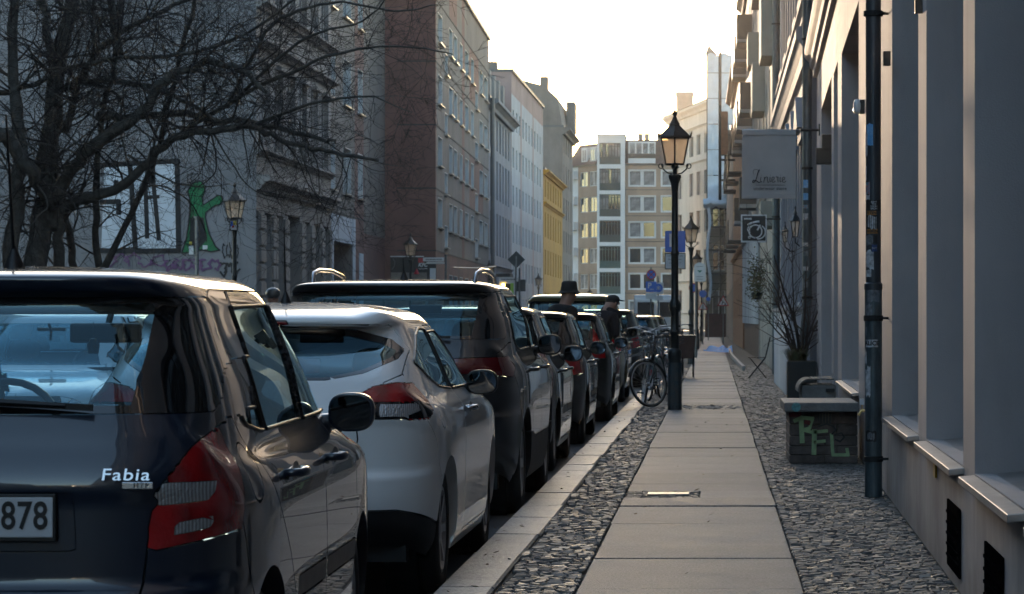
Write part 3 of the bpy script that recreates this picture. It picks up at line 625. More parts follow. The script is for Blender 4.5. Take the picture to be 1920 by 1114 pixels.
# --- grey house with mansard
FD = Fac(-12.82, 166.4, -12.95, 187.0, 1)
hD = building('narrow grey house with tall close windows and a mansard roof beside the panel block', 'building', FD, 13.8, 10, 'stucco_blue', wins=grid([(1.5+i*2.7, 2.7+i*2.7) for i in range(7)], [(1.2,3.4),(5.0,7.5),(8.3,10.6),(11.2,13.0)]), odepth=.12, cornices=[(13.2,.6,.6,'stucco_blue'),(4.2,.25,.2,'stucco_blue')], fm='frame_dark')
B = MB(); B.prism([(0,13.98),(2.0,16.6),(8,16.6),(10,13.98)], lambda a, b_, d: FD.W(d, a, b_), 0, FD.L); put('mansard', B, 'roof_tile', hD)
for i in range(5): B = MB(); FD.box(B, 1.5+i*4, 3+i*4, .3, 2.0, 14.0, 15.9); put('dormer', B, 'stucco_light', hD)
B = MB(); B.tube([(-12.55,166.2,0),(-12.55,166.2,13.8)], .12); put('downpipe', B, 'roof_metal', hD)
# --- white block
FE = Fac(-13.06, 189.0, -12.95, 222.0, 1)
hE = building('tall white block with pink strips and small regular windows in the left row', 'building', FE, 17.2, 12, 'white_render', wins=grid([(1+i*3.1, 2.3+i*3.1) for i in range(10)], [(1.3+k*2.45, 2.6+k*2.45) for k in range(6)]), odepth=.10, gable='pink_render',
   zones=[(0, 34, 15.8, 17.2, 'pink_render'),(8.3,9.6,0,15.8,'pink_render'),(20.9,22.1,0,15.8,'pink_render')], curt=.1)
B = MB(); B.box(-15.0,193,17.3,-14.3,194,18.2); put('chimney', B, 'tower_brown', hE)
FG = Fac(-13.5, 232.0, -13.5, 261.0, 1)
hG = building('ochre yellow house between the white block and the brown tower house', 'building', FG, 13.1, 12, 'yellow_render', wins=grid([(2+i*3.9, 3.1+i*3.9) for i in range(7)], [(1.3,3.4),(4.8,6.8),(7.8,9.8),(11,12.4)]), odepth=.12, cornices=[(10.3,.25,.25,'yellow_render'),(12.7,.4,.45,'yellow_render')], fm='frame_dark')
FH = Fac(-13.55, 262.0, -13.55, 281.0, 1)
hH = building('brown tower house with a tall blank gable and chimney catching the low sun', 'building', FH, 18.4, 3.5, 'tower_brown', wins=grid([(2+i*4.2, 3.3+i*4.2) for i in range(4)], [(1.3+k*3, 3.2+k*3) for k in range(6)]), odepth=.12, cornices=[(17.8,.6,.7,'tower_brown')])
B = MB(); B.prism([(-17.1,18.5),(-17.1,22.6),(-15.2,22.1),(-14.0,21.0),(-13.75,19.6),(-13.6,18.5)], lambda a, b_, d: (a, d, b_), 262.1, 281); put('attic', B, 'tower_brown', hH)
B = MB(); B.box(-15.6,263,21.9,-14.9,264,23.0); B.box(-13.7,272,18.6,-12.95,276,21.4); put('chimney', B, 'tower_brown', hH)

# --- the block that closes the street
def X3(px, Y=315.0): return (px-VX)*Y/FPX
FI = Fac(X3(1171), 315.0, X3(1265), 315.0, 1)
ui = lambda px: X3(px)-FI.p.x
rI = [(4.5,6.1),(7.27,8.87),(10.04,11.64),(12.81,14.41),(15.58,17.18),(1.6,3.2)]
wI = grid([(ui(1180),ui(1202)),(ui(1206),ui(1228)),(ui(1241),ui(1263))], rI)
hI = building('beige apartment block closing the street, with white framed square windows', 'building', FI, 17.75, 12, 'end_beige', wins=wI, odepth=.12, curt=.5, wstyle='single')
for a, b_, c, d in wI:
    B = MB(); FI.box(B, a-.12, a, -.05, 0, c-.12, d+.12); FI.box(B, b_, b_+.12, -.05, 0, c-.12, d+.12); FI.box(B, a, b_, -.05, 0, d, d+.12); FI.box(B, a, b_, -.07, 0, c-.12, c); put('window_surround', B, 'end_white', hI)
for z in (4.0, 6.8, 9.55, 12.3, 15.1): B = MB(); FI.box(B, 0, 5.4, -.02, 0, z, z+.06); put('panel_joint', B, 'joint_dark', hI)
B = MB(); B.prism([(-.3,17.9),(1.8,20.6),(8,20.6),(8,17.9)], lambda a, b_, d: FI.W(d, a, b_), 0, FI.L); put('mansard', B, 'roof_tile', hI)
B = MB(); FI.box(B, ui(1178), ui(1229), -.25, 2.5, 17.95, 18.5); FI.box(B, ui(1178), ui(1229), -.05, 2.5, 18.9, 20.3); dm = put('dormer', B, 'end_white', hI)
for k in range(4): window(FI, hI, ui(1180)+k*.70, ui(1180)+.66+k*.70, 18.95, 20.2, -.08, 'single', curt=.7)
B = MB(); FI.box(B, ui(1178), ui(1229), -.25, -.2, 18.5, 19.0); put('railing', B, 'balcony_iron', hI)
for px in (1200, 1212, 1236): B = MB(); p = X3(px); B.box(p-.25,317,20.5,p+.25,317.6,21.3); put('chimney', B, 'roof_metal', hI)
# glazed loggia tower
FJ = Fac(X3(1120), 314.2, X3(1172), 314.2, 1); uj = lambda px: X3(px)-FJ.p.x
lj = [(uj(1124.5), uj(1164), 1.27+(598-b_)*.0571, 1.27+(598-a)*.0571) for a, b_ in ((268,308),(316,357),(364,406),(413,454),(461,503),(510,551))]
hJ = building('white corner tower with stacked dark green glazed loggias at the end of the street', 'building', FJ, 20.9, 6, 'end_white', ops=[l+(.9,) for l in lj], odepth=.9, roofm='end_white')
for k, (a, b_, c, d) in enumerate(lj):
    B = MB(); B_ = FJ
    fm = 'frame_green' if k > 3 else 'frame_dark'
    for u0, u1, z0, z1 in ((a,b_,d-.1,d),(a,b_,c,c+.06),(a,a+.07,c,d),(b_-.07,b_,c,d),(a,b_,c+.72,c+.80),(a,b_,d-.42,d-.36)): FJ.box(B, u0, u1, .05, .12, z0, z1)
    for i in range(1, 7): u = a+(b_-a)*i/7; FJ.box(B, u-.035, u+.035, .052, .118, c, d)
    fo = put('loggia_frame', B, fm, hJ); B = MB(); FJ.box(B, a, b_, .13, .15, c, c+.75); put('parapet_panel', B, fm, fo)
    for i in range(7):
        B = MB(); u = a+(b_-a)*i/7; FJ.box(B, u+.05, u+(b_-a)/7-.05, .14, .16, c+.8, d-.12); put('pane', B, RD.choice(['pane_curtain','pane_curtain','pane_dark']) if k < 3 else 'pane_dark', fo)
FK = Fac(X3(1066,321), 321.0, X3(1120)+.0, 315.2, 1)
def uk(px):
    t = (px-VX)/FPX; return (t*FK.p.y-FK.p.x)/(FK.u.x-t*FK.u.y)
hK = building('angled beige wing with paired white windows left of the loggia tower', 'building', FK, 17.75, 10, 'end_beige', wins=grid([(uk(1087.5),uk(1102)),(uk(1105),uk(1119.3))], rI), odepth=.1, zones=[(0,uk(1084),0,17.75,'end_white')], curt=.4)
B = MB(); B.prism([(-.3,17.9),(1.4,20.3),(8,20.3),(8,17.9)], lambda a, b_, d: FK.W(d, a, b_), 0, FK.L); put('mansard', B, 'roof_tile', hK)
for px in (1091, 1107): B = MB(); FK.box(B, uk(px), uk(px+11), -.05, 2, 18.0, 19.8); put('dormer', B, 'end_white', hK); window(FK, hK, uk(px+1.5), uk(px+9.5), 18.3, 19.6, -.09, 'two')
for z in [2.6+2.77*k for k in range(6)]:
    B = MB(); FK.box(B, uk(1075), uk(1083), -.5, 0, z, z+.9); put('balcony', B, 'end_white', hK)
# cream classical block behind, seen at an angle
FL = Fac(X3(1252,350), 350.0, X3(1345,318), 318.0, 1)
def ul(px):
    t = (px-VX)/FPX; # intersection of the view line with the facade
    x0, y0 = FL.p.x, FL.p.y; dx, dy = FL.u.x, FL.u.y
    return (t*y0-x0)/(dx-t*dy)
hL = building('cream classical block with tall windows and a big chimney behind the scaffold', 'building', FL, 25.0, 14, 'cream', wins=grid([(ul(a), ul(b_)) for a, b_ in ((1271,1278.5),(1292.5,1300),(1306,1313.5),(1320,1327.5),(1257,1262))], [(19.7,22.0),(15.2,17.8),(10.9,13.4),(6.5,9.0),(2.2,4.6)]), odepth=.25, fm='frame_dark',
   cornices=[(24.4,.9,.7,'cream'),(22.7,.3,.3,'cream'),(18.8,.25,.2,'cream'),(5.4,.3,.3,'cream'),(1.8,.2,.2,'cream')], curt=.2)
B = MB(); B.prism([(-.8,25.3),(6,28.2),(12,28.2),(14,25.3)], lambda a, b_, d: FL.W(d, a, b_), ul(1255), FL.L); put('hip_roof', B, 'roof_tile', hL)
B = MB(); c = X3(1284,352); B.box(c-1.0,350.5,24.5,c+1.0,352.5,28.0); B.box(c-1.1,350.4,28.0,c+1.1,352.6,28.4); put('chimney', B, 'tower_brown', hL)
# ---------------------------------------------------------------- cars: a lofted skin cut into panels, panes and lamps
def pchip(x, y, xq):
    h = np.diff(x); d = np.diff(y)/h; m = np.zeros(len(x))
    for i in range(1, len(x)-1):
        if d[i-1]*d[i] > 0:
            w1 = 2*h[i]+h[i-1]; w2 = h[i]+2*h[i-1]; m[i] = (w1+w2)/(w1/d[i-1]+w2/d[i])
    m[0] = d[0]; m[-1] = d[-1]
    k = np.clip(np.searchsorted(x, xq)-1, 0, len(x)-2); t = (xq-x[k])/h[k]
    return ((1+2*t)*(1-t)**2*y[k] + t*(1-t)**2*h[k]*m[k] + t*t*(3-2*t)*y[k+1] + t*t*(t-1)*h[k]*m[k+1])
def smooth01(a, b, x):
    t = np.clip((x-a)/(b-a), 0, 1); return t*t*(3-2*t)
def NMUL(z, lv):
    t = np.clip((z-lv[7,1])/(lv[10,1]-lv[7,1]), 0, 1); return 1.62-.37*t
def skin(levels, cell):
    lv = np.array(levels, float)
    ds = np.sqrt(np.diff(lv[:,0])**2+np.diff(lv[:,1])**2) + 0.5*np.sqrt(np.diff(lv[:,2])**2+np.diff(lv[:,3])**2) + 0.35*np.sqrt(np.diff(lv[:,4])**2+np.diff(lv[:,5])**2)
    ds = np.maximum(ds, 1e-3); s = np.concatenate([[0], np.cumsum(ds)])
    n = int(s[-1]/cell*0.72)+2; sq = np.linspace(0, s[-1], n)
    C = np.stack([pchip(s, lv[:,j], sq) for j in range(7)], 1)
    C[-1,0] = 0
    g = np.concatenate([np.geomspace(1e-9, 0.05, 3000), np.linspace(0.05, pi/2-0.05, 3000), pi/2-np.geomspace(0.05, 1e-9, 3000)])
    A = np.concatenate([[0], g, [pi/2], pi-g[::-1], [pi]])
    ref = lv[2]; e = 2/(ref[6]*1.62)
    X = ref[0]*np.abs(np.sin(A))**e; Y = -(ref[4]-ref[2])/2*np.sign(np.cos(A))*np.abs(np.cos(A))**e
    l = np.concatenate([[0], np.cumsum(np.hypot(np.diff(X), np.diff(Y)))]); na = int(l[-1]/cell/2)*2+1
    a = np.interp(np.linspace(0, l[-1], na), l, A); a[0] = 0; a[-1] = pi
    ad = np.degrees(a)
    wr = 1-smooth01(26, 64, ad); wf = smooth01(116, 154, ad); ws = 1-wr-wf
    e = 2/(C[:,6]*NMUL(C[:,1], lv))[:,None]; sn = np.sin(a)[None,:]; cs = np.cos(a)[None,:]; sn[0,0] = 0; sn[0,-1] = 0
    xx = C[:,0:1]*np.abs(sn)**e
    yy = (C[:,2:3]+C[:,4:5])/2 - (C[:,4:5]-C[:,2:3])/2*np.sign(cs)*np.abs(cs)**e
    wn = (np.abs(xx)/np.maximum(C[:,0:1], .05))**2*np.clip(C[:,0:1]/.7, 0, 1)
    yy = yy + .045*wn*wr - .16*wn*wf
    zz = C[:,1:2]*ws + C[:,3:4]*wr + C[:,5:6]*wf
    V = np.concatenate([np.stack([xx, yy, zz], 2), np.stack([-xx, yy, zz], 2)[:, -2:0:-1]], 1)
    m = V.shape[1]; idx = np.arange(V.shape[0]*m).reshape(-1, m)
    q = np.stack([idx[:-1,:], np.roll(idx, -1, 1)[:-1,:], np.roll(idx, -1, 1)[1:,:], idx[1:,:]], 2).reshape(-1, 4)
    return V.reshape(-1, 3), q
PROJ = {'side': (1, 2, 0), 'rear': (0, 2, 1), 'front': (0, 2, 1), 'top': (0, 1, 2)}
def circle(cy, cz, r, n=48): return [(cy+r*cos(2*pi*k/n), cz+r*sin(2*pi*k/n)) for k in range(n)]
def cut_skin(V, Q, regions):
    me = bpy.data.meshes.new('tmp'); me.from_pydata(V.tolist(), [], Q.tolist())
    bm = bmesh.new(); bm.from_mesh(me); bmesh.ops.remove_doubles(bm, verts=bm.verts, dist=2e-5)
    bmesh.ops.dissolve_degenerate(bm, edges=bm.edges, dist=1e-5)
    bmesh.ops.recalc_face_normals(bm, faces=bm.faces); bm.normal_update()
    top = max(bm.faces, key=lambda f: f.calc_center_median().z)
    if top.normal.z < 0:
        bmesh.ops.reverse_faces(bm, faces=bm.faces); bm.normal_update()
    bm.verts.ensure_lookup_table(); bm.verts.index_update()
    P = np.array([v.co[:] for v in bm.verts]); N = np.array([v.normal[:] for v in bm.verts])
    F = [[v.index for v in f.verts] for f in bm.faces]
    FC = np.array([f.calc_center_median()[:] for f in bm.faces]); FN = np.array([f.normal[:] for f in bm.faces])
    bm.free(); bpy.data.meshes.remove(me)
    lab = np.full(len(F), -1)
    for ri, r in enumerate(regions):
        k = lab < 0
        for c in r['cons']:
            i, j, o = PROJ[c[0]]
            k &= inpoly(FC[:,i], FC[:,j], c[1])
            if c[0] == 'side': k &= ((FC[:,0]*c[2] > 0) | (c[2] == 0)) & (np.abs(FN[:,0]) > (c[3] if len(c) > 3 else 0.3))
            elif c[0] == 'rear': k &= FC[:,1] < c[2]
            elif c[0] == 'front': k &= FC[:,1] > c[2]
            elif c[0] == 'top': k &= FN[:,2] > c[2]
        lab[k] = ri
    vl = [set() for _ in P]
    for f, l in zip(F, lab):
        for v in f: vl[v].add(int(l))
    bnd = np.array([len(s) > 1 for s in vl]); arch = np.zeros(len(P), bool)
    bestd = np.full(len(P), 0.055); newP = P.copy()
    for ri, r in enumerate(regions):
        sel = np.array([i for i in np.nonzero(bnd)[0] if ri in vl[i]], int)
        if not len(sel): continue
        for c in r['cons']:
            i, j, o = PROJ[c[0]]
            if c[0] == 'side': s2 = sel[(P[sel,0]*c[2] > 0) | (c[2] == 0)]
            elif c[0] == 'rear': s2 = sel[P[sel,1] < c[2]+0.05]
            elif c[0] == 'front': s2 = sel[P[sel,1] > c[2]-0.05]
            else: s2 = sel
            no = N[s2, o]; s2 = s2[np.abs(no) > 0.12]; no = N[s2, o]
            if not len(s2): continue
            d, bx, by = nearpoly(P[s2,i], P[s2,j], c[1])
            k = d < bestd[s2]; t = s2[k]; bestd[t] = d[k]
            du = bx[k]-P[t,i]; dv = by[k]-P[t,j]; dw = -(N[t,i]*du+N[t,j]*dv)/N[t,o]
            dw = np.clip(dw, -0.03, 0.03)
            newP[t] = P[t]; newP[t,i] += du; newP[t,j] += dv; newP[t,o] += dw
    for ri, r in enumerate(regions):
        if r['name'] is None:
            for i in range(len(P)):
                if ri in vl[i] and bnd[i]: arch[i] = True
    return newP, N, F, lab, arch
def panel_mesh(name, P, N, F, arch, gap=0.002, depth=0.014, archd=0.10, push=0.0):
    ids = sorted({v for f in F for v in f}); rm = {v: k for k, v in enumerate(ids)}
    f2 = [tuple(rm[v] for v in f) for f in F]
    p = P[ids].copy(); n = N[ids].copy(); ar = arch[ids]; p -= n*push
    ec = {}
    for f in f2:
        for a, b in zip(f, f[1:]+f[:1]): ec.setdefault((min(a,b), max(a,b)), []).append((a, b, f))
    be = [v[0] for v in ec.values() if len(v) == 1]
    inn = np.zeros_like(p)
    for a, b, f in be:
        c = p[list(f)].mean(0); e = p[b]-p[a]; l = np.linalg.norm(e)+1e-9; e = e/l
        d = c-p[a]; d = d-e*np.dot(d, e); d /= np.linalg.norm(d)+1e-9
        inn[a] += d; inn[b] += d
    bv = sorted({a for a, b, f in be} | {b for a, b, f in be})
    for a in bv:
        d = inn[a] - n[a]*np.dot(inn[a], n[a]); l = np.linalg.norm(d)
        if l > 1e-6: p[a] += d/l*gap; inn[a] = d/l
    base = len(p); k1 = {v: base+i for i, v in enumerate(bv)}; k2 = {v: base+len(bv)+i for i, v in enumerate(bv)}
    low = []
    for v in bv:
        if ar[v]: low.append(p[v]+np.array([-np.sign(p[v][0])*archd, 0, 0]))
        else: low.append(p[v]-n[v]*depth)
    allp = np.concatenate([p, p[bv], np.array(low).reshape(-1,3)]) if bv else p
    alln = np.concatenate([n, -inn[bv], -inn[bv]]) if bv else n
    fs = f2 + [(k1[b], k1[a], k2[a], k2[b]) for a, b, f in be]
    me = bpy.data.meshes.new(name); me.from_pydata(allp.tolist(), [], fs)
    me.polygons.foreach_set('use_smooth', [True]*len(me.polygons))
    nn = alln/np.maximum(np.linalg.norm(alln, axis=1, keepdims=True), 1e-9)
    try: me.normals_split_custom_set_from_vertices(nn.tolist())
    except Exception: pass
    # boundary loops for seals and trims
    nxt = {}
    for a, b, f in be: nxt[a] = b
    loops = []; seen = set()
    for a in list(nxt):
        if a in seen: continue
        l = []; c = a
        while c in nxt and c not in seen: seen.add(c); l.append(c); c = nxt[c]
        if len(l) > 6: loops.append([tuple(p[v]+n[v]*0.001) for v in l])
    return me, loops
def lerp_poly(p, sx=1, sy=1, ox=0, oy=0): return [(a*sx+ox, b*sy+oy) for a, b in p]
WHEELS = {}
def wheel_mesh(r, w, style):
    key = (round(r,3), round(w,3), style)
    if key in WHEELS: return WHEELS[key]
    t = MB(); rr = r*0.66
    t.lathe([(rr,-w*.44),(rr+.02,-w*.5),(r-.03,-w*.5),(r-.008,-w*.42),(r,-w*.3),(r,-w*.1),(r-.006,-w*.09),(r-.006,-w*.05),(r,-w*.04),(r,w*.04),(r-.006,w*.05),(r-.006,w*.09),(r,w*.1),(r,w*.3),(r-.008,w*.42),(r-.03,w*.5),(rr+.02,w*.5),(rr,w*.44)], n=40, axis='x')
    tm = t.mesh('wheel', True); tm.materials.append(M['rubber'])
    m = MB(); m.lathe([(rr+.004,w*.46),(rr-.012,w*.47),(rr-.02,w*.40),(rr-.03,-w*.2),(0.0,-w*.22)], n=36, axis='x')
    ns = {'a': 5, 'b': 7, 'c': 9}[style]
    for k in range(ns):
        a = 2*pi*k/ns; u = Vector((0, cos(a), sin(a))); v = Vector((0, -sin(a), cos(a))); h0, h1 = (.045,.03) if style == 'a' else (.028,.018)
        pts = []
        for rad, hw, x0, x1 in ((0.03, h0, w*.20, w*.40), (rr*.55, h1*1.0, w*.22, w*.43), (rr-.01, h1*1.35, w*.25, w*.455)):
            for xx in (x0, x1):
                for sg in (-1, 1): pts.append(Vector((xx,0,0))+u*rad+v*hw*sg)
        fs = []
        for s_ in (0, 4): fs += [(s_+2, s_+3, s_+7, s_+6), (s_+0, s_+2, s_+6, s_+4), (s_+1, s_+5, s_+7, s_+3)]
        m.add(pts, fs)
    m.lathe([(0.055,w*.2),(0.055,w*.40),(0.045,w*.43),(0.0,w*.435)], n=20, axis='x')
    rm = m.mesh('rim', True); rm.materials.append(M['alloy'])
    WHEELS[key] = (tm, rm); return tm, rm
def ellip_mb(c, rx, ry, rz, n=20, m=12, e=2.6, ycut=None):
    """super-ellipsoid; ycut flattens it at the rear"""
    b = MB(); vs = []
    f = lambda t: math.copysign(abs(t)**(2/e), t)
    for i in range(m+1):
        th = -pi/2+pi*i/m
        for k in range(n):
            ph = 2*pi*k/n
            x, y, z = rx*f(cos(th))*f(cos(ph)), ry*f(cos(th))*f(sin(ph)), rz*f(sin(th))
            if ycut is not None: y = max(y, ycut)
            vs.append((c[0]+x, c[1]+y, c[2]+z))
    return b.add(vs, [(i*n+k, i*n+(k+1)%n, (i+1)*n+(k+1)%n, (i+1)*n+k) for i in range(m) for k in range(n)])
def seat_mb(x, y, h=0.0):
    b = MB(); b.obox((x, y+.25, .46+h), .48, .5, .16); b.obox((x, y, .75+h), .46, .13, .56, rx=R(10)); return b
def make_car(name, label, cat, loc, rz, S, group='cars parked along the kerb'):
    root = thing(name, label, cat, loc, rz, group)
    cell = S.get('cell', 0.032); regs = []
    (yr_, yf_, wr, ww, wx) = S['wheels']
    for y in (yr_, yf_):
        for s in (1, -1): regs.append(dict(name=None, cons=[('side', circle(y, wr, wr+S.get('archgap', .045)), s, 0.12)]))
    for r in S['regions']:
        if r.get('both'):
            for s in (1, -1):
                q = dict(r); cons = []
                for c in r['cons']:
                    if c[0] == 'side': cons.append(('side', c[1], s) + tuple(c[3:]))
                    elif c[0] in ('rear', 'front'): cons.append((c[0], [(a*s, b) for a, b in c[1]], c[2]))
                    else: cons.append(c)
                q['cons'] = cons; q['s'] = s; regs.append(q)
        else: regs.append(r)
    V, Q = skin(S['levels'], cell)
    P, N, F, lab, arch = cut_skin(V, Q, regs)
    # 12 mm drop of the boundary keeps shut lines readable
    by = {}
    for f, l in zip(F, lab): by.setdefault(int(l), []).append(f)
    body = None; objs = {}
    order = [-1]+[i for i in range(len(regs)) if regs[i]['name'] is not None]
    for l in order:
        if l not in by: continue
        if l == -1: nm, mt, o = 'body', S['paint'], {}
        else: nm, mt, o = regs[l]['name'], regs[l]['mat'], regs[l]
        me, loops = panel_mesh(nm, P, N, by[l], arch, gap=o.get('gap', 0.0036), depth=o.get('depth', 0.014), push=o.get('push', 0.0))
        pa = root
        if o.get('parent'):
            pa = objs.get((o['parent'], o.get('s', 0))) or objs.get((o['parent'], 0)) or root
        ob = obj(nm, me, mt, pa); objs[(nm, o.get('s', 0))] = ob
        if o.get('label'): ob['label'] = o['label']
        if l == -1: body = ob
        if o.get('seal') and loops:
            t = MB()
            for lp in loops: t.tube(lp, o['seal'][0], n=6, cap=False, closed=True)
            so_ = put('window_seal', t, o['seal'][1], ob, world=False, smooth='all')
    # wheels, wells
    tm, rm = wheel_mesh(wr, ww, S.get('rim', 'a'))
    for y in (yr_, yf_):
        for s in (1, -1):
            wo = obj('wheel', tm, None, root); wo.location = (s*wx, y, wr)
            if s < 0: wo.rotation_euler = (0, 0, pi)
            ri = obj('rim', rm, None, wo)
    wl = MB()
    for y in (yr_, yf_):
        for s in (1, -1):
            a, b = wx-.16, wx+.0
            wl.lathe([(wr+.06, s*b), (wr+.055, s*a), (0.0, s*a)], c=(0, y, wr), n=30, axis='x')
    fl = S['floor']
    wl.box(-fl[0], fl[1], .2, fl[0], fl[2], .34)
    put('underbody', wl, 'trim_black', root, world=False)
    # cabin
    cb = S.get('cabin')
    if cb:
        sy, ry, dy, dz = cb['front_seat'], cb['rear_seat'], cb['dash'], cb['dash_z']; sx = cb.get('sx', .36); h = cb.get('h', 0)
        for s in (1, -1):
            so_ = put('front_seat', seat_mb(s*sx, sy, h), 'upholstery', root, world=False, bevel=0.04, seg=3, smooth='all')
            put('headrest', ellip_mb((s*sx, sy+.0-.06, 1.13+h), .14, .05, .10, e=3), 'upholstery', so_, world=False, smooth='all')
        rb = MB(); rb.obox((0, ry, .66+h), sx*3.4, .14, .50, rx=R(14)); rb.obox((0, ry+.25, .44+h), sx*3.4, .5, .16)
        put('rear_seat', rb, 'upholstery', root, world=False, bevel=0.04, seg=3, smooth='all')
        d = MB(); d.obox((0, dy, dz-.15), sx*3.7, .45, .3); put('dashboard', d, 'upholstery', root, world=False, bevel=0.05, seg=3, smooth='all')
        st = MB(); st.tube([(-sx+.19*cos(a), dy-.32+.07*sin(a), dz-.02+.17*sin(a)) for a in np.linspace(0, 2*pi, 25)[:-1]], .014, n=8, closed=True, cap=False)
        st.tube([(-sx-.18, dy-.32, dz-.02), (-sx+.18, dy-.32, dz-.02)], .02, n=6)
        put('steering_wheel', st, 'trim_black', root, world=False, smooth='all')
        im = MB(); im.obox((0, cb['mirror_y'], cb['mirror_z']), .25, .03, .07); im.tube([(0, cb['mirror_y'], cb['mirror_z']), (0, cb['mirror_y']+.1, cb['mirror_z']+.07)], .01, n=6)
        put('rear_view_mirror', im, 'trim_black', root, world=False, bevel=0.012)
    # door mirrors
    mx, my, mz, mw, mh = S['mirror']
    for s in (1, -1):
        h = ellip_mb((s*(mx+mw*.5), my, mz), mw*.5, .085, mh*.5, n=28, m=16, e=2.7, ycut=-.03)
        h.tube([(s*(mx-.10), my+.03, mz-mh*.32), (s*(mx+.04), my+.02, mz-mh*.22)], [.035, .028], n=8)
        ho = put('door_mirror', h, S.get('mirror_mat', S['paint']), root, world=False, smooth='all')
        g = MB(); k = 32; pts = [(s*(mx+mw*.5)+mw*.44*math.copysign(abs(cos(2*pi*i/k))**.74, cos(2*pi*i/k)), my-.033, mz+mh*.42*math.copysign(abs(sin(2*pi*i/k))**.74, sin(2*pi*i/k))) for i in range(k)]
        g.add(pts, [tuple(range(k))]); put('mirror_glass', g, 'mirror_glass', ho, world=False)
    for (hx, hy, hz, hl) in S.get('handles', []):
        for s in (1, -1):
            t = MB(); t.tube([(s*(hx-.02), hy-hl/2, hz), (s*(hx+.028), hy-hl/2+.02, hz), (s*(hx+.036), hy, hz+.002), (s*(hx+.028), hy+hl/2-.02, hz), (s*(hx-.02), hy+hl/2, hz)], [.012,.014,.016,.014,.012], n=8)
            put('door_handle', t, S.get('handle_mat', S['paint']), root, world=False, smooth='all')
            c = MB(); c.add([(s*(hx+.0025), hy+.09*cos(a), hz+.004+.028*sin(a)) for a in np.linspace(0, 2*pi, 17)[:-1]], [tuple(range(16))])
            put('handle_cup', c, 'trim_black', root, world=False)
    return root, objs
def plate(root, x, y, z, txt, tilt=0.0, w=.52, rz=0.0):
    b = MB(); b.box(-w/2-.008, 0, -.065, w/2+.008, .012, .065); p = put('number_plate', b, 'trim_black', root, world=False, bevel=.004)
    p.location = (x, y, z); p.rotation_euler = (tilt, 0, rz)
    b = MB(); b.box(-w/2, -.004, -.052, w/2, .0, .056); put('plate_face', b, 'plate_white', p, world=False, bevel=.003)
    if txt:
        t = text('lettering', txt, .105, 'plate_black', p, (w/2-.012, -.0055, .003), depth=.0008, bold=.0016, space=1.05, align='RIGHT'); t.scale = (.78, 1, 1)
    return p

BASE_LEVELS = [  # half width, side z, rear y, rear z, front y, front z, squareness
 [.78,.20,.14,.28,3.86,.20,4.2],[.81,.32,.03,.40,3.96,.34,4.2],[.82,.52,.0,.55,3.99,.50,4.2],[.822,.62,.0,.62,3.985,.58,4.2],
 [.822,.68,.035,.66,3.97,.64,4.2],[.82,.80,.035,.86,3.94,.72,4.3],[.815,.86,.022,.912,3.86,.79,4.3],[.79,.94,.065,1.03,3.35,.91,4.5],
 [.748,1.01,.10,1.10,3.02,.98,4.8],[.70,1.20,.175,1.24,2.66,1.20,5.2],[.64,1.37,.26,1.39,2.30,1.38,5.4],[.63,1.40,.20,1.418,2.24,1.41,5.2],
 [.61,1.435,.185,1.448,2.15,1.44,5.0],[.55,1.466,.26,1.468,1.95,1.468,4.8],[.33,1.487,.75,1.484,1.75,1.489,3.8],[0,1.5,1.30,1.5,1.45,1.5,3.0]]
RD_DOOR = [(1.28,.27),(1.25,.50),(1.10,.66),(.94,.78),(.72,.95),(.57,1.08),(.51,1.16),(.54,1.28),(.64,1.39),(.8,1.425),(1.95,1.43),(1.96,1.2),(1.98,1.0),(2.02,.6),(2.02,.27)]
FR_DOOR = [(2.026,.27),(2.026,.6),(1.986,1.0),(1.966,1.2),(1.956,1.43),(2.2,1.425),(2.55,1.26),(2.86,1.06),(2.93,.96),(2.95,.6),(2.92,.27)]
RD_GLASS = [(.76,1.055),(.64,1.11),(.61,1.19),(.67,1.31),(.80,1.375),(1.88,1.388),(1.90,1.2),(1.91,1.035),(1.0,1.03)]
FR_GLASS = [(2.0,1.388),(2.17,1.378),(2.45,1.25),(2.74,1.09),(2.76,1.04),(2.02,1.035),(2.01,1.2)]
WSHIELD = [(-.66,1.02),(.66,1.02),(.60,1.2),(.53,1.37),(-.53,1.37),(-.60,1.2)]
RWIN = [(-.51,1.125),(.51,1.125),(.535,1.25),(.545,1.385),(-.545,1.385),(-.535,1.25)]
RBAND = [(-.70,1.105),(.70,1.105),(.705,1.14),(.66,1.40),(-.66,1.40),(-.705,1.14)]
TAILG = [(-.675,1.402),(.675,1.402),(.725,1.09),(.70,1.05),(.67,1.014),(.635,.964),(.586,.894),(.574,.80),(.566,.735),(.55,.60),(.50,.52),(-.50,.52),(-.55,.60),(-.566,.735),(-.574,.80),(-.586,.894),(-.635,.964),(-.67,1.014),(-.70,1.05),(-.725,1.09)]
TAILR = [(.578,.741),(.570,.80),(.588,.894),(.639,.964),(.673,1.018),(.70,1.048),(.73,1.060),(.77,1.058),(1.0,1.045),(1.0,.80),(.82,.798),(.775,.782),(.70,.765)]
TAILS = [(-.5,.5),(-.5,1.3),(.34,1.2),(.40,1.05),(.42,.98),(.40,.90),(.37,.80),(.34,.5)]
BUMP = [(-.5,0),(-.5,.90),(.26,.90),(.37,.80),(.40,.74),(.44,.62),(.60,.45),(.60,0)]
PLREC = [(-.38,.745),(.38,.745),(.372,.90),(-.372,.90)]
HOOD = [(-.66,3.02),(.66,3.02),(.60,3.86),(-.60,3.86)]
def warp(L=3.99, W=.82, H=1.5, belt=1.0, base=.0):
    fx = lambda x: x*W/.82
    fy = lambda y: y*L/3.99
    fz = lambda z: (z*belt/1.0 if z <= 1.0 else belt+(z-1.0)*(H-belt)/.5)
    return fx, fy, fz
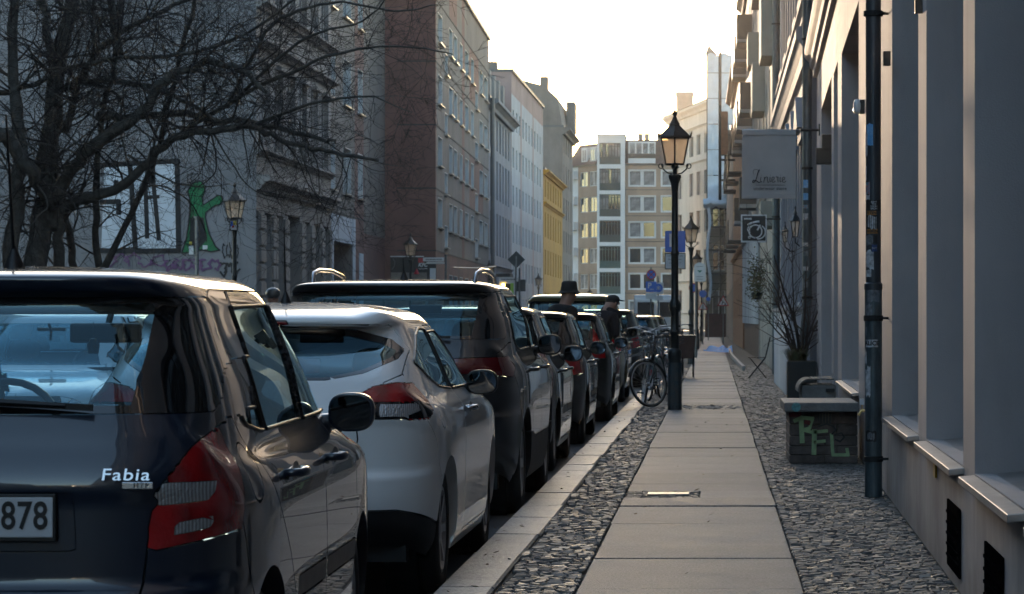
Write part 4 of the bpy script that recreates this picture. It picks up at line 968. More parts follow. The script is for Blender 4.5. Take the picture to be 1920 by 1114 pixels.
def spec(L=3.99, W=.82, H=1.5, belt=1.0, paint='paint_black', cell=.032, wheel=.30, detail=True, tail='hatch', cabin=True, rim='a', taper=None,
         rows=None, over=None, glassm='window_glass', band='band_black', clad=False, seal=('trim_black', .007)):
    fx, fy, fz = warp(L, W, H, belt)
    lv = [[fx(r[0]), fz(r[1]), fy(r[2]), fz(r[3]), fy(r[4]), fz(r[5]), r[6]] for r in BASE_LEVELS]
    if rows: rows(lv)
    S2 = lambda p: [(fy(a), fz(b)) for a, b in p]
    X2 = lambda p: [(fx(a), fz(b)) for a, b in p]
    T2 = lambda p: [(fx(a), fy(b)) for a, b in p]
    o = over or {}; g = lambda k, d, f: o[k] if k in o else f(d)
    sl = (seal[1], seal[0]); R_ = []
    if 'extra' in o: R_ += o['extra']
    if tail == 'hatch':
        R_.append(dict(name='reversing_lens', mat='lens_clear', both=1, parent='tail_light', cons=[('rear', X2([(.593,.863),(.600,.912),(.617,.926),(.734,.925),(.731,.894),(.715,.873)]), .4)], gap=.0008, depth=.003))
        R_.append(dict(name='fog_lens', mat='lens_clear', both=1, parent='tail_light', cons=[('rear', X2([(.634,.782),(.636,.815),(.725,.829),(.727,.803),(.71,.795)]), .4)], gap=.0008, depth=.003))
    tr = g('tailr', TAILR, X2); ts = g('tails', TAILS, S2)
    R_.append(dict(name='tail_light', mat=o.get('tailmat', 'lens_red'), both=1, cons=[('rear', tr, .6), ('side', ts, 1, 0.0)], gap=.0012, depth=.006))
    if 'rwin' not in o or o['rwin']:
        R_.append(dict(name='rear_window', mat=glassm, cons=[('rear', g('rwin', RWIN, X2), 1.1)], gap=.0, depth=.001))
    R_.append(dict(name='window_band', mat=band, cons=[('rear', g('rband', RBAND, X2), 1.1)], gap=.0, depth=.004))
    if detail: R_.append(dict(name='plate_recess', mat=paint, cons=[('rear', g('plrec', PLREC, X2), .5)], gap=.0, depth=.004, push=.012, parent='tailgate'))
    R_.append(dict(name='tailgate', mat=paint, cons=[('rear', g('tailg', TAILG, X2), 1.0)]))
    R_.append(dict(name='rear_bumper', mat=o.get('bumpmat', paint), cons=[('side', g('bump', BUMP, S2), 0, 0.0)]))
    if tail == 'hatch': R_.append(dict(name='glass_divider', mat='trim_black', both=1, cons=[('side', S2([(1.07,1.03),(1.12,1.03),(.95,1.382),(.90,1.382)]), 1)], gap=0, depth=.004))
    R_.append(dict(name='rear_side_window', mat=o.get('sideglass', glassm), both=1, cons=[('side', g('rdglass', RD_GLASS, S2), 1)], gap=0, depth=.004, seal=sl))
    R_.append(dict(name='front_side_window', mat=glassm, both=1, cons=[('side', g('frglass', FR_GLASS, S2), 1)], gap=0, depth=.004, seal=sl))
    if detail:
        R_.append(dict(name='fuel_door', mat=paint, both=0, cons=[('side', circle(fy(.56), fz(.93), .085), 1)], gap=.003))
    if clad:
        R_.append(dict(name='sill_cladding', mat='cladding', both=1, cons=[('side', S2([(-.3,.1),(-.3,.52),(1.2,.50),(1.4,.47),(2.7,.47),(4.3,.5),(4.3,.1)]), 1, 0.0)]))
    elif not o.get('nomould'):
        R_.append(dict(name='door_moulding', mat='trim_black', both=1, parent='rear_door', cons=[('side', S2([(1.29,.50),(1.29,.57),(2.0,.57),(2.0,.50)]), 1)]))
        R_.append(dict(name='door_moulding', mat='trim_black', both=1, parent='front_door', cons=[('side', S2([(2.04,.50),(2.04,.57),(2.9,.57),(2.9,.50)]), 1)]))
    if o.get('doors', 4) == 4: R_.append(dict(name='rear_door', mat=paint, both=1, cons=[('side', g('rddoor', RD_DOOR, S2), 1, .22)]))
    R_.append(dict(name='front_door', mat=paint, both=1, cons=[('side', g('frdoor', FR_DOOR, S2), 1, .22)]))
    R_.append(dict(name='windscreen', mat='window_glass', cons=[('front', X2(WSHIELD), fy(2.1))], gap=0, depth=.004))
    R_.append(dict(name='bonnet', mat=paint, cons=[('top', T2(HOOD), .2)]))
    R_.append(dict(name='headlight', mat='lens_clear', both=1, cons=[('front', X2([(.44,.68),(.48,.80),(.9,.86),(.9,.68)]), fy(3.35))], gap=.001, depth=.01))
    R_.append(dict(name='grille', mat='trim_black', cons=[('front', X2([(-.40,.66),(-.40,.77),(.40,.77),(.40,.66)]), fy(3.5))]))
    return dict(levels=lv, regions=R_, paint=paint, cell=cell, rim=rim, wheels=(fy(.73), fy(3.16), wheel, .195, fx(.82)-.14), floor=(fx(.66), fy(.25), fy(3.7)),
        cabin=dict(front_seat=fy(1.85), rear_seat=fy(1.02), dash=fy(2.75), dash_z=fz(1.0), mirror_y=fy(2.42), mirror_z=fz(1.30), h=belt-1.0, sx=fx(.36)) if cabin else None,
        mirror=(fx(.755), fy(2.62), fz(1.035), .165, .14), handles=[(fx(.822), fy(1.18), fz(.90), .18), (fx(.822), fy(2.22), fz(.90), .18)] if o.get('doors', 4) == 4 else [(fx(.825), fy(1.62), fz(.90), .18)])

paint('paint_navy', (.0018,.009,.026), 0.0, .35, .018); paint('paint_black', (.004,.004,.0045), 0.0, .35, .06)
paint('paint_pearl', (.82,.82,.81), 0.0, .4, .03); paint('paint_graphite', (.022,.023,.026), .5, .35, .12)
paint('paint_charcoal', (.010,.0105,.012), .3, .35, .12); paint('paint_champagne', (.20,.17,.09), .5, .4, .1); paint('paint_silver', (.42,.44,.46), .6, .4, .1)  # people carrier's base painted olive gold after the yellowish reflection on its roof
paint('paint_white', (.62,.62,.62), 0.0, .4, .1); paint('paint_blue', (.02,.04,.10), .2, .4, .1)
mat('band_black', (.006,.006,.007), .06, coat=1.0)
ROADZ = -.10
def antenna(root, y, z, h, lean=-.45, x=0):
    b = MB(); b.lathe([(.034,-.012),(.03,.005),(.016,.035),(.007,.06)], c=(x, y, z), n=12)
    b.tube([(x, y, z+.03), (x, y+lean*h, z+.03+h)], [.006, .0028], n=6); put('antenna', b, 'trim_black', root, world=False, smooth=True)
def wiper(root, x0, x1, y, z, z1):
    b = MB(); b.tube([(x0, y, z), (x0*.6+x1*.4, y-.016, z*.6+z1*.4), (x1, y-.012, z1)], [.022,.012,.007], n=6)
    b.obox(((x0*.25+x1*.75), y-.006, z*.25+z1*.75-.002), abs(x1-x0)*.9, .012, .018, ry=atan2(z-z1, x1-x0))
    put('rear_wiper', b, 'trim_black', root, world=False, smooth=True)

# the dark blue hatchback nearest the camera
S = spec(cell=.021, paint='paint_navy', H=1.535)
car1, _ = make_car('parked_car', 'dark navy hatchback', 'car', (-2.10, 7.85, ROADZ), R(0.7), S)
car1['label'] = 'dark navy hatchback in the foreground with a large red and white tail lamp'
plate(car1, 0.064, .026, .835, 'FK 878')
bt = text('model_badge', 'Fabia', .046, 'chrome', car1, (.520, .016, .950), rot=(R(78),0,0), depth=.003, bold=.0002, space=1.1, shear=.08)
bt.scale = (1.28, 1, 1)
bb = MB(); bb.box(-.042,-.004,-.0095,.042,.003,.0095); bb2 = put('engine_badge', bb, 'chrome', car1, world=False, bevel=.002); bb2.location = (.552, .020, .922); bb2.rotation_euler = (R(-4),0,0)
text('lettering', 'HTP', .019, 'trim_black', bb2, (.01, -.005, 0), depth=.0005, bold=.0004, space=1.3)
wiper(car1, -.02, .345, .098, 1.155, 1.135)
antenna(car1, 1.0, 1.53, .42, lean=-.25)
hb = MB(); hb.tube([(-.02,2.3,1.36),(-.02,2.3,1.30)], .0015, n=4); hb.lathe([(.0,0),(.018,.0),(.022,.03),(.012,.05),(0,.055)], c=(-.02,2.3,1.25), n=8); put('air_freshener', hb, 'trim_black', car1, world=False)
# headlining and parcel shelf close off the cabin
# the pearl coupe
def rows_coupe(lv):
    for r, (yr, zr) in zip(lv[8:13], ((.12,1.07),(.34,1.20),(.56,1.315),(.44,1.335),(.43,1.36))): r[2], r[3] = yr, zr
    lv[13][2], lv[13][3] = .62, 1.41; lv[14][2], lv[14][3] = 1.1, 1.445; lv[15][2] = 1.5; lv[14][4] = 2.0; lv[15][4] = 1.9
    lv[7][2], lv[7][3] = .07, 1.0
    lv[7][0] = .875; lv[8][0] = .815; lv[8][1] = 1.0; lv[9][0] = .735; lv[10][0] = .655; lv[11][0] = .635; lv[12][0] = .60; lv[13][0] = .50
ov = dict(rwin=[(-.36,1.09),(.36,1.09),(.52,1.125),(.64,1.185),(.655,1.215),(.58,1.25),(.42,1.285),(0,1.305),(-.42,1.285),(-.58,1.25),(-.655,1.215),(-.64,1.185),(-.52,1.125)],
    rband=[(-.36,1.078),(.36,1.078),(.53,1.11),(.665,1.175),(.685,1.22),(.62,1.27),(.45,1.315),(0,1.34),(-.45,1.315),(-.62,1.27),(-.685,1.22),(-.665,1.175),(-.53,1.11)],
    tailr=[(.50,.99),(.57,1.045),(.69,1.066),(.78,1.05),(.84,1.01),(1.1,1.0),(1.1,.88),(.78,.89),(.66,.893),(.55,.92)],
    tails=[(-.5,.5),(-.5,1.3),(.2,1.2),(.42,1.02),(.45,.98),(.40,.92),(.28,.87),(.1,.5)],
    tailg=[(-.60,1.34),(.60,1.34),(.70,1.22),(.70,1.10),(.50,1.0),(.50,.96),(.52,.80),(.48,.60),(-.48,.60),(-.52,.80),(-.50,.96),(-.50,1.0),(-.70,1.10),(-.70,1.22)],
    rdglass=[(.60,1.155),(.80,1.085),(1.14,1.025),(1.62,1.005),(1.66,1.315),(1.40,1.32),(1.1,1.285),(.80,1.21)], nomould=1, frglass=[(1.70,1.005),(1.72,1.30),(2.15,1.305),(2.45,1.24),(2.95,1.04),(2.96,1.0)],
    frdoor=[(1.55,.27),(1.52,.6),(1.60,.9),(1.66,1.0),(1.68,1.335),(2.3,1.34),(2.7,1.2),(3.08,1.02),(3.12,.9),(3.15,.6),(3.12,.27)], doors=2,
    extra=[dict(name='reflector_lens', mat='lens_clear', both=1, parent='tail_light', cons=[('rear', [(.62,.905),(.62,.965),(.79,.965),(.80,.93),(.74,.903)], .5)], gap=.001, depth=.004),
           dict(name='lower_lens', mat='band_black', both=1, parent='tail_light', cons=[('rear', [(.54,.905),(.53,.975),(1.0,.975),(1.0,.905),(.78,.893),(.6,.893)], .6), ('side', [(-.5,.5),(-.5,1.3),(.2,1.2),(.40,1.02),(.43,.98),(.38,.92),(.26,.87),(.1,.5)], 1, 0.0)], gap=.001, depth=.004),
           dict(name='diffuser', mat='cladding', cons=[('side', [(-.5,0),(-.5,.46),(.1,.46),(.35,.40),(.60,.33),(.60,0)], 0, 0.0)]),
           dict(name='high_brake_light', mat='lens_red', cons=[('rear', [(-.13,1.345),(.13,1.345),(.13,1.36),(-.13,1.36)], 1.0)])])
S = spec(L=4.30, W=.90, H=1.46, belt=.985, paint='paint_pearl', cell=.026, wheel=.32, tail='coupe', rows=rows_coupe, over=ov, rim='b', detail=True)
S['mirror'] = (.83, 2.40, 1.02, .175, .14); S['mirror_mat'] = 'trim_black'; S['handles'] = [(.903, 1.78, .90, .17)]; S['handle_mat'] = 'chrome'
car2, _ = make_car('parked_car', 'pearl white coupe with sloping tail and teardrop red lamps, behind the navy hatchback', 'car', (-2.21, 13.85, ROADZ), R(-.2), S)
plate(car2, 0, .03, .80, '')
antenna(car2, 1.25, 1.45, .36, lean=-.15)
# the graphite off-roader with roof rails
ov = dict(tailr=[(.44,1.0),(.44,1.10),(.80,1.11),(1.2,1.10),(1.2,.97),(.84,.975),(.74,.985)], tails=[(-.5,.5),(-.5,1.4),(.2,1.3),(.36,1.10),(.40,1.05),(.30,.98),(.2,.5)], tailmat='lens_dark_red')
def rows_suv(lv):
    for r in lv[9:14]: r[0] *= 1.03
    lv[12][6] = 5.4
S = spec(L=4.5, W=.92, H=1.66, belt=1.12, paint='paint_graphite', cell=.034, wheel=.35, tail='suv', over=ov, clad=True, rim='a', rows=rows_suv, detail=True)
S['mirror_mat'] = 'trim_black'; S['mirror'] = (.85, 2.9, 1.17, .19, .16)
car3, _ = make_car('parked_car', 'dark grey off-roader with chrome roof rails, third car from the camera', 'car', (-2.23, 19.85, ROADZ), R(-.2), S)
for s in (1, -1):
    b = MB(); b.tube([(s*.56, .50, 1.60), (s*.57, .62, 1.685), (s*.575, .95, 1.715), (s*.575, 1.6, 1.72), (s*.57, 2.2, 1.69), (s*.56, 2.35, 1.62)], .016, n=8); put('roof_rail', b, 'chrome', car3, world=False, smooth='all')
wiper(car3, -.02, .36, .10, 1.27, 1.25); antenna(car3, 1.2, 1.655, .12, lean=-.6)
SC_ = {}
def other(label, L, W, H, belt, pt, X, Y, rz=0, wheel=.31, rim='a', over=None, cell=.06, tail='plain', clad=False, det=False, group='cars parked along the kerb'):
    S = spec(L=L, W=W, H=H, belt=belt, paint=pt, cell=cell, wheel=wheel, tail=tail, over=over, clad=clad, rim=rim, detail=det)
    S['mirror_mat'] = 'trim_black'; S['mirror'] = S['mirror'][:3] + (.19, .155)
    c, _ = make_car('parked_car', label, 'car', (X, Y, ROADZ), rz, S, group); return c
tall = dict(tailr=[(.60,.85),(.62,1.0),(.60,1.45),(.70,1.45),(1.0,1.3),(1.0,.85)], tails=[(-.5,.5),(-.5,1.6),(.34,1.6),(.30,1.3),(.22,1.0),(.2,.5)])
c4 = other('black hatchback parked right behind the grey off-roader with roof rails', 4.25, .88, 1.50, 1.0, 'paint_black', -2.27, 25.6, cell=.045, over=dict(
     extra=[dict(name='reversing_lens', mat='lens_clear', both=1, parent='tail_light', cons=[('rear', [(.62,.92),(.62,1.0),(.80,1.0),(.80,.92)], .5)])], tailr=[(.60,.70),(.58,1.02),(.76,1.12),(1.1,1.12),(1.1,.70)]))
c5 = other('charcoal hatchback, fifth car from the camera', 4.2, .87, 1.47, 1.0, 'paint_charcoal', -2.25, 31.5, cell=.05)
c6 = other('dark estate car with tall upright red tail lamps beside its rear window', 4.3, .88, 1.47, 1.0, 'paint_charcoal', -2.22, 38.6, over=tall, cell=.05)
c7 = other('tall people carrier painted in reflected gold, towering over the row beyond the man in the hoodie', 4.7, .92, 1.80, 1.08, 'paint_champagne', -2.36, 47.5, cell=.06, wheel=.33)
antenna(c7, .35, 1.79, .3, lean=.0)
c8 = other('dark off-roader parked beyond the bicycles with a bright reflecting roof', 4.5, .92, 1.58, 1.05, 'paint_charcoal', -2.32, 58.0, cell=.07)
c9 = other('blue saloon parked far down the row behind the big lamp post', 4.4, .89, 1.46, .98, 'paint_blue', -2.1, 66.5, cell=.08)
c10 = other('silver hatchback parked far down the kerb', 4.1, .85, 1.48, .98, 'paint_silver', -2.1, 73.5, cell=.09)
c11 = other('black car at the far end of the kerbside row', 4.3, .88, 1.48, .98, 'paint_black', -2.1, 82.0, cell=.09)
c12 = other('white car facing the camera across the road, seen through the rear window of the hatchback', 4.2, .88, 1.46, .96, 'paint_white', -5.75, 28.0, rz=pi, cell=.05, group='cars parked on the far side')
c13 = other('black car behind the white one on the far side of the road', 4.3, .88, 1.46, .96, 'paint_black', -6.4, 37.5, rz=pi, cell=.06, group='cars parked on the far side')
# ---------------------------------------------------------------- street lamps
mat('lamp_iron', (.022,.026,.028), .42, .4, var=.4, scale=7, bump=.2, bscale=80); mat('lamp_roof', (.07,.055,.045), .45, .5, var=.4, scale=9)
mat('lamp_base_paint', (.02,.045,.06), .5, .2, col2=(.05,.05,.05), scale=9, bump=.3, bscale=60)
def frosted(name, c, a):
    m = bpy.data.materials.new(name); M[name] = m; t, p, N, L = nodes_of(m); N.remove(p)
    tl = N.new('ShaderNodeBsdfTranslucent'); tl.inputs[0].default_value = (*c, 1); tr = N.new('ShaderNodeBsdfTransparent'); tr.inputs[0].default_value = (*c, 1)
    gl = N.new('ShaderNodeBsdfGlossy'); gl.inputs['Roughness'].default_value = .15
    m1 = N.new('ShaderNodeMixShader'); m1.inputs[0].default_value = a; L.new(tl.outputs[0], m1.inputs[1]); L.new(tr.outputs[0], m1.inputs[2])
    m2 = N.new('ShaderNodeMixShader'); m2.inputs[0].default_value = .08; L.new(m1.outputs[0], m2.inputs[1]); L.new(gl.outputs[0], m2.inputs[2]); L.new(m2.outputs[0], N.get('Material Output').inputs[0])
frosted('lamp_glass', (.97,.92,.86), .68)
def hexpt(r, z, k): a = 2*pi*(k+.5)/6+pi/6*0; return (r*cos(a), r*sin(a), z)
lamp = thing('street_lamp', 'tall dark cast iron lamp post beside the parked bicycle, nearest on the pavement', 'street lamp', (-.55, 41.0, 0), 0, 'old style street lamps')
B = MB(); B.lathe([(.098,0),(.098,.06),(.088,.08),(.086,.70),(.096,.74),(.100,.80),(.085,.84),(.060,.86),(.058,1.05),(.072,1.07),(.072,1.10),(.058,1.12),(.056,1.36),(.08,1.40),(.086,1.47),(.06,1.53),(.052,1.55),(.050,2.15),(.058,2.17),(.058,2.20),(.047,2.22),(.042,3.05),(.046,3.07),(.056,3.16),(.085,3.24),(.088,3.28),(.03,3.29),(0,3.29)], n=20)
put('post', B, 'lamp_iron', lamp, world=False, smooth=True)
B = MB(); B.lathe([(.1,.02),(.0995,.66)], n=12); put('base_panel', B, 'lamp_base_paint', lamp, world=False)
B = MB(); B.lathe([(.028,3.29),(.03,3.36),(.05,3.38),(.05,3.44),(.02,3.46),(0,3.46)], n=10); put('burner', B, 'lamp_iron', lamp, world=False, smooth=True)
B = MB()
for s in (1, -1):
    B.tube([(s*.03,0,3.29),(s*.10,0,3.31),(s*.16,0,3.36),(s*.185,0,3.42),(s*.17,0,3.44)], .011, n=6)
    B.tube([(s*.195+.033*cos(a), 0, 3.405+.033*sin(a)) for a in np.linspace(0, 2*pi, 13)[:-1]], .008, n=5, closed=True, cap=False)
    B.tube([(0,s*.03,3.29),(0,s*.10,3.31),(0,s*.14,3.38),(0,s*.13,3.43)], .009, n=6)
put('bracket', B, 'lamp_iron', lamp, world=False, smooth='all')
B = MB()
for k in range(6):
    B.tube([hexpt(.142,3.43,k), hexpt(.222,3.80,k)], .010, n=5)
    B.tube([hexpt(.142,3.43,k), hexpt(.142,3.43,k+1)], .011, n=5); B.tube([hexpt(.222,3.80,k), hexpt(.222,3.80,k+1)], .011, n=5)
lf = put('lantern_frame', B, 'lamp_iron', lamp, world=False)
for k in range(6):
    B = MB(); a, b_, c, d = [Vector(v) for v in (hexpt(.138,3.435,k), hexpt(.138,3.435,k+1), hexpt(.216,3.795,k+1), hexpt(.216,3.795,k))]; nrm = (b_-a).cross(c-a).normalized()*.004
    B.add([a-nrm,b_-nrm,c-nrm,d-nrm,a+nrm,b_+nrm,c+nrm,d+nrm], [(0,3,2,1),(4,5,6,7),(0,1,5,4),(1,2,6,5),(2,3,7,6),(3,0,4,7)]); put('pane', B, 'lamp_glass', lf, world=False)
B = MB(); B.lathe([(.19,3.79),(.255,3.80),(.245,3.825),(.16,3.90),(.085,3.965),(.072,3.985),(.088,3.99),(.075,4.0),(.045,4.05),(.03,4.09)], n=6, a0=pi/6); rf = put('lamp_roof', B, 'lamp_roof', lamp, world=False)
B = MB()
for k in range(6): p = hexpt(.25,3.81,k); B.tube([p, (p[0]*1.05,p[1]*1.05,3.85), (p[0]*1.12,p[1]*1.12,3.885)], [.010,.009,.004], n=4)
put('roof_horn', B, 'lamp_roof', rf, world=False, kind='stuff')
B = MB(); B.lathe([(.03,4.08),(.018,4.10),(.034,4.125),(.036,4.15),(.015,4.175),(.012,4.19),(0,4.20)], n=10); put('finial', B, 'lamp_roof', rf, world=False, smooth=True)
for X, Y, lb in ((-.65,82.6,'dark lamp post on the right pavement, second beyond the parked bicycle, behind the parking sign'),(-.73,124,'third lamp post of the right pavement, its lantern above the oval white sign'),(-.72,165,'fourth lamp post of the right pavement, small and distant near the scaffold'),
    (-10.3,63,'lamp post across the street in front of the green wall painting'),(-10.35,100,'lamp post across the street before the blank red brown gable'),(-11.2,146,'lamp post across the street in front of the long panel block'),(-11.2,187,'lamp post across the street in front of the white block'),
    (-11.1,226,'distant lamp post across the street before the yellow house'),(-11.75,277,'tiny lamp post at the foot of the brown tower house')):
    copy_tree(lamp, (X, Y, 0), RD.uniform(0, 1) if Y != 82.6 else .1, lb)

# ---------------------------------------------------------------- rainwater pipes and stickers
mat('pipe_zinc', (.085,.115,.13), .42, .45, var=.5, scale=4, bump=.25, bscale=40, streak=(3,3,.6)); mat('pipe_upper', (.05,.06,.072), .40, .4, var=.4, scale=3, streak=(3,3,.5))
px_, py_ = 1.137, 20.95
dp = thing('downpipe', 'zinc rainwater pipe covered in stickers on the grey house', 'rain pipe', (px_, py_, 0))
B = MB(); B.tube([(px_,py_,0),(px_,py_,1.49)], .062, n=24); put('lower_pipe', B, 'pipe_zinc', dp, smooth=True)
B = MB(); B.tube([(px_,py_,1.49),(px_,py_,19)], .055, n=24); B.lathe([(.055,1.47),(.066,1.48),(.066,1.52),(.056,1.53)], c=(px_,py_,0), n=24); put('upper_pipe', B, 'pipe_upper', dp, smooth=True)
for z in (.27, 1.275, 3.45):
    B = MB(); B.lathe([(.063,z-.02),(.070,z-.018),(.070,z+.018),(.063,z+.02)], c=(px_,py_,0), n=24); B.tube([(px_+.06,py_,z),(px_+.13,py_+.0,z)], .010, n=6); B.tube([(px_+.04,py_-.06,z),(px_+.085,py_-.06,z)], .008, n=6); put('pipe_clamp', B, 'rubber', dp, smooth=True)
def sticker(y0, y1, a0, a1, m, txt=None, ts=.02, tm_='plate_black', r=.063, tear=0.0, name='sticker'):
    """a sheet wrapped round the pipe; angles in degrees from the side that faces the camera, positive to the right"""
    z1, z0 = at(0, y0, py_-.06)[2], at(0, y1, py_-.06)[2]; n = 7; B = MB(); rs = random.Random(int(y0))
    rr = r if z0 < 1.49 else .0565
    top = []; bot = []
    for i in range(n):
        a = R(a0+(a1-a0)*i/(n-1)); j = tear*rs.uniform(-1, 1)
        top.append((px_+rr*sin(a), py_-rr*cos(a), z1+j)); bot.append((px_+rr*sin(a), py_-rr*cos(a), z0+tear*rs.uniform(-1, 1)))
    B.add(bot+top, [(i, i+1, n+i+1, n+i) for i in range(n-1)]); s_ = put(name, B, m, dp, smooth='all')
    if txt:
        for k, tx in enumerate(txt if isinstance(txt, list) else [txt]):
            me = text_mesh(tx, ts, depth=.0, bold=ts*.03); nl = len(txt) if isinstance(txt, list) else 1
            zc = (z0+z1)/2 + ((nl-1)/2-k)*ts*.85; am = R((a0+a1)/2)
            for v in me.vertices: ang = am+v.co.x/rr; v.co = Vector((px_+(rr+.0012)*sin(ang)-dp.location[0], py_-(rr+.0012)*cos(ang)-dp.location[1], zc+v.co.y))
            me.materials.clear(); o = obj('lettering', me, tm_, s_)
mat('st_blue', (.03,.22,.50), .5, col2=(.25,.45,.65), scale=30, var=.5); mat('st_white', (.45,.47,.50), .6, var=.6, scale=30); mat('st_black', (.008,.008,.009), .5); mat('st_orange', (.35,.15,.03), .6, var=.3, scale=40); mat('st_cyan', (.02,.25,.35), .5, var=.6, scale=40, col2=(.35,.1,.08)); mat('st_grey', (.16,.18,.20), .7, var=.6, scale=25); mat('st_navy', (.02,.05,.16), .5)
sticker(232, 272, -62, -5, 'st_blue', tear=.006); sticker(250, 293, -85, -50, 'st_white', tear=.01); sticker(312, 338, -80, -58, 'st_white', tear=.008); sticker(341, 364, -80, -28, 'st_cyan', tear=.004); sticker(365, 374, -75, -30, 'st_white', tear=.006)
sticker(375, 395, -58, 62, 'st_black', ['IGHT','THE','NION','ERLIN'], .0185, 'st_white'); sticker(395.5, 403, -55, 20, 'st_orange', 'ITTEN', .026, 'st_black'); sticker(403.5, 429, -62, 28, 'st_black'); sticker(405, 428, -50, 20, 'st_white', tear=.012); sticker(429.5, 438, -58, 30, 'st_orange', 'WEREN', .026, 'st_black')
sticker(440, 459, -72, -5, 'st_grey', tear=.01); sticker(441, 457, -4, 26, 'st_black', tear=.004); sticker(459, 472, -15, 26, 'st_navy', 'NIC', .02, 'st_white', tear=.005); sticker(470, 503, -75, 0, 'st_white', tear=.014); sticker(506, 519, -68, -18, 'st_white', tear=.002)
sticker(540, 566, -45, 40, 'st_grey', tear=.012); sticker(570, 592, -75, -10, 'st_grey', tear=.015); sticker(613, 630, -80, -50, 'st_grey', tear=.012); sticker(637, 651, -62, 30, 'st_white', 'ALICE', .044, 'st_black', tear=.001); sticker(657, 684, -80, -52, 'st_white', tear=.012); sticker(690, 742, -66, -22, 'st_white', tear=.02); sticker(808, 828, -60, 18, 'st_black', tear=.006); sticker(812, 824, -45, 5, 'st_grey', tear=.01)
def pipe(label, X, Y, r, zt, bend=None):
    t = thing('downpipe', label, 'rain pipe', (X, Y, 0)); B = MB()
    pts = [(X,Y,0),(X,Y,zt)] if not bend else bend
    B.tube(pts, r, n=16); put('pipe', B, 'pipe_zinc', t, smooth=True)
    for z in (1.6, 3.6, 5.6, 8): B = MB(); B.lathe([(r,z-.02),(r+.012,z-.015),(r+.012,z+.015),(r,z+.02)], c=(bend[-1][0] if bend else X, bend[-1][1] if bend else Y,0), n=16); put('pipe_clamp', B, 'rubber', t, smooth=True)
    return t
p2 = pipe('rain pipe with a bend near its foot, at the corner of the blue grey house', 1.44, 45.4, .075, 14, [(1.36,45.4,0),(1.36,45.4,.55),(1.37,45.4,.75),(1.43,45.4,1.35),(1.44,45.4,1.5),(1.44,45.4,14)])
for k, (y0, y1, m) in enumerate(((337,352,'st_blue'),(362,375,'st_blue'),(384,391,'st_cyan'),(400,412,'st_white'),(455,462,'st_white'),(470,480,'st_grey'),(500,508,'st_white'),(520,540,'st_grey'))):
    z1, z0 = at(0, y0, 45.3)[2], at(0, y1, 45.3)[2]; B = MB(); B.add([(1.44+.077*sin(R(a)), 45.4-.077*cos(R(a)), z) for z in (z0, z1) for a in (-55,-30,-5,10)], [(0,1,5,4),(1,2,6,5),(2,3,7,6)]); put('sticker', B, m, p2)
pipe('straight pale rain pipe between the blue grey and the pale green house', 1.41, 66.95, .085, 15)

# ---------------------------------------------------------------- hanging shop sign
mat('banner_cloth', (.46,.43,.42), .85, var=.08, scale=3, bump=.35, bscale=220); mat('ink', (.02,.02,.025), .8)
sg = thing('shop_banner', 'hanging pale cloth banner reading Linierie underwear store on a wall rod', 'shop sign', (1.56, 43.4, 4.05))
B = MB(); nx_, nz_ = 16, 20; vs = []
x0, x1, z0, z1 = .415, 1.21, 3.05, 4.075
for j in range(nz_+1):
    for i in range(nx_+1):
        u, v = i/nx_, j/nz_; vs.append((x0+(x1-x0)*u-.006*(1-v), 43.4+.008*sin(u*5+v*2)+.006*(1-v), z0+(z1-z0)*v))
B.add(vs, [(j*(nx_+1)+i, j*(nx_+1)+i+1, (j+1)*(nx_+1)+i+1, (j+1)*(nx_+1)+i) for j in range(nz_) for i in range(nx_)])
k = len(B.v); B.add([(a, b_+.006, c) for a, b_, c in vs], [(j*(nx_+1)+i, (j+1)*(nx_+1)+i, (j+1)*(nx_+1)+i+1, j*(nx_+1)+i+1) for j in range(nz_) for i in range(nx_)])
cl = put('cloth', B, 'banner_cloth', sg, smooth='all')
for z in (z0+.03, z1-.05): B = MB(); B.box(x0+.002, 43.383, z-.028 if z < 3.5 else z-.035, x1-.002, 43.3895, z+.028 if z < 3.5 else z+.04); put('hem', B, 'banner_cloth', cl, bevel=.002)
B = MB(); B.tube([(x0-.01,43.402,4.065),(1.30,43.402,4.065)], .010, n=8); put('rod', B, 'chrome', sg, smooth=True)
B = MB(); B.tube([(1.28,43.402,4.065),(1.555,43.402,4.065)], .019, n=8); B.box(1.545,43.34,3.98,1.565,43.46,4.15); put('wall_bracket', B, 'trim_black', sg)
def strokes(name, polys, r, fn, m, parent, kind=None):
    B = MB()
    for pl, w_ in polys:
        pts = [Vector((a, b_, 0)) for a, b_ in pl]
        sm = []
        for i in range(len(pts)-1):        # smooth the pen line
            p0, p1, p2, p3 = pts[max(i-1,0)], pts[i], pts[i+1], pts[min(i+2,len(pts)-1)]
            for t in (0, .25, .5, .75):
                sm.append(.5*((2*p1)+(-p0+p2)*t+(2*p0-5*p1+4*p2-p3)*t*t+(-p0+3*p1-3*p2+p3)*t**3))
        sm.append(pts[-1]); B.tube([fn(p.x, p.y) for p in sm], w_*r, n=5, flat=1.0)
    return put(name, B, m, parent, smooth='all')
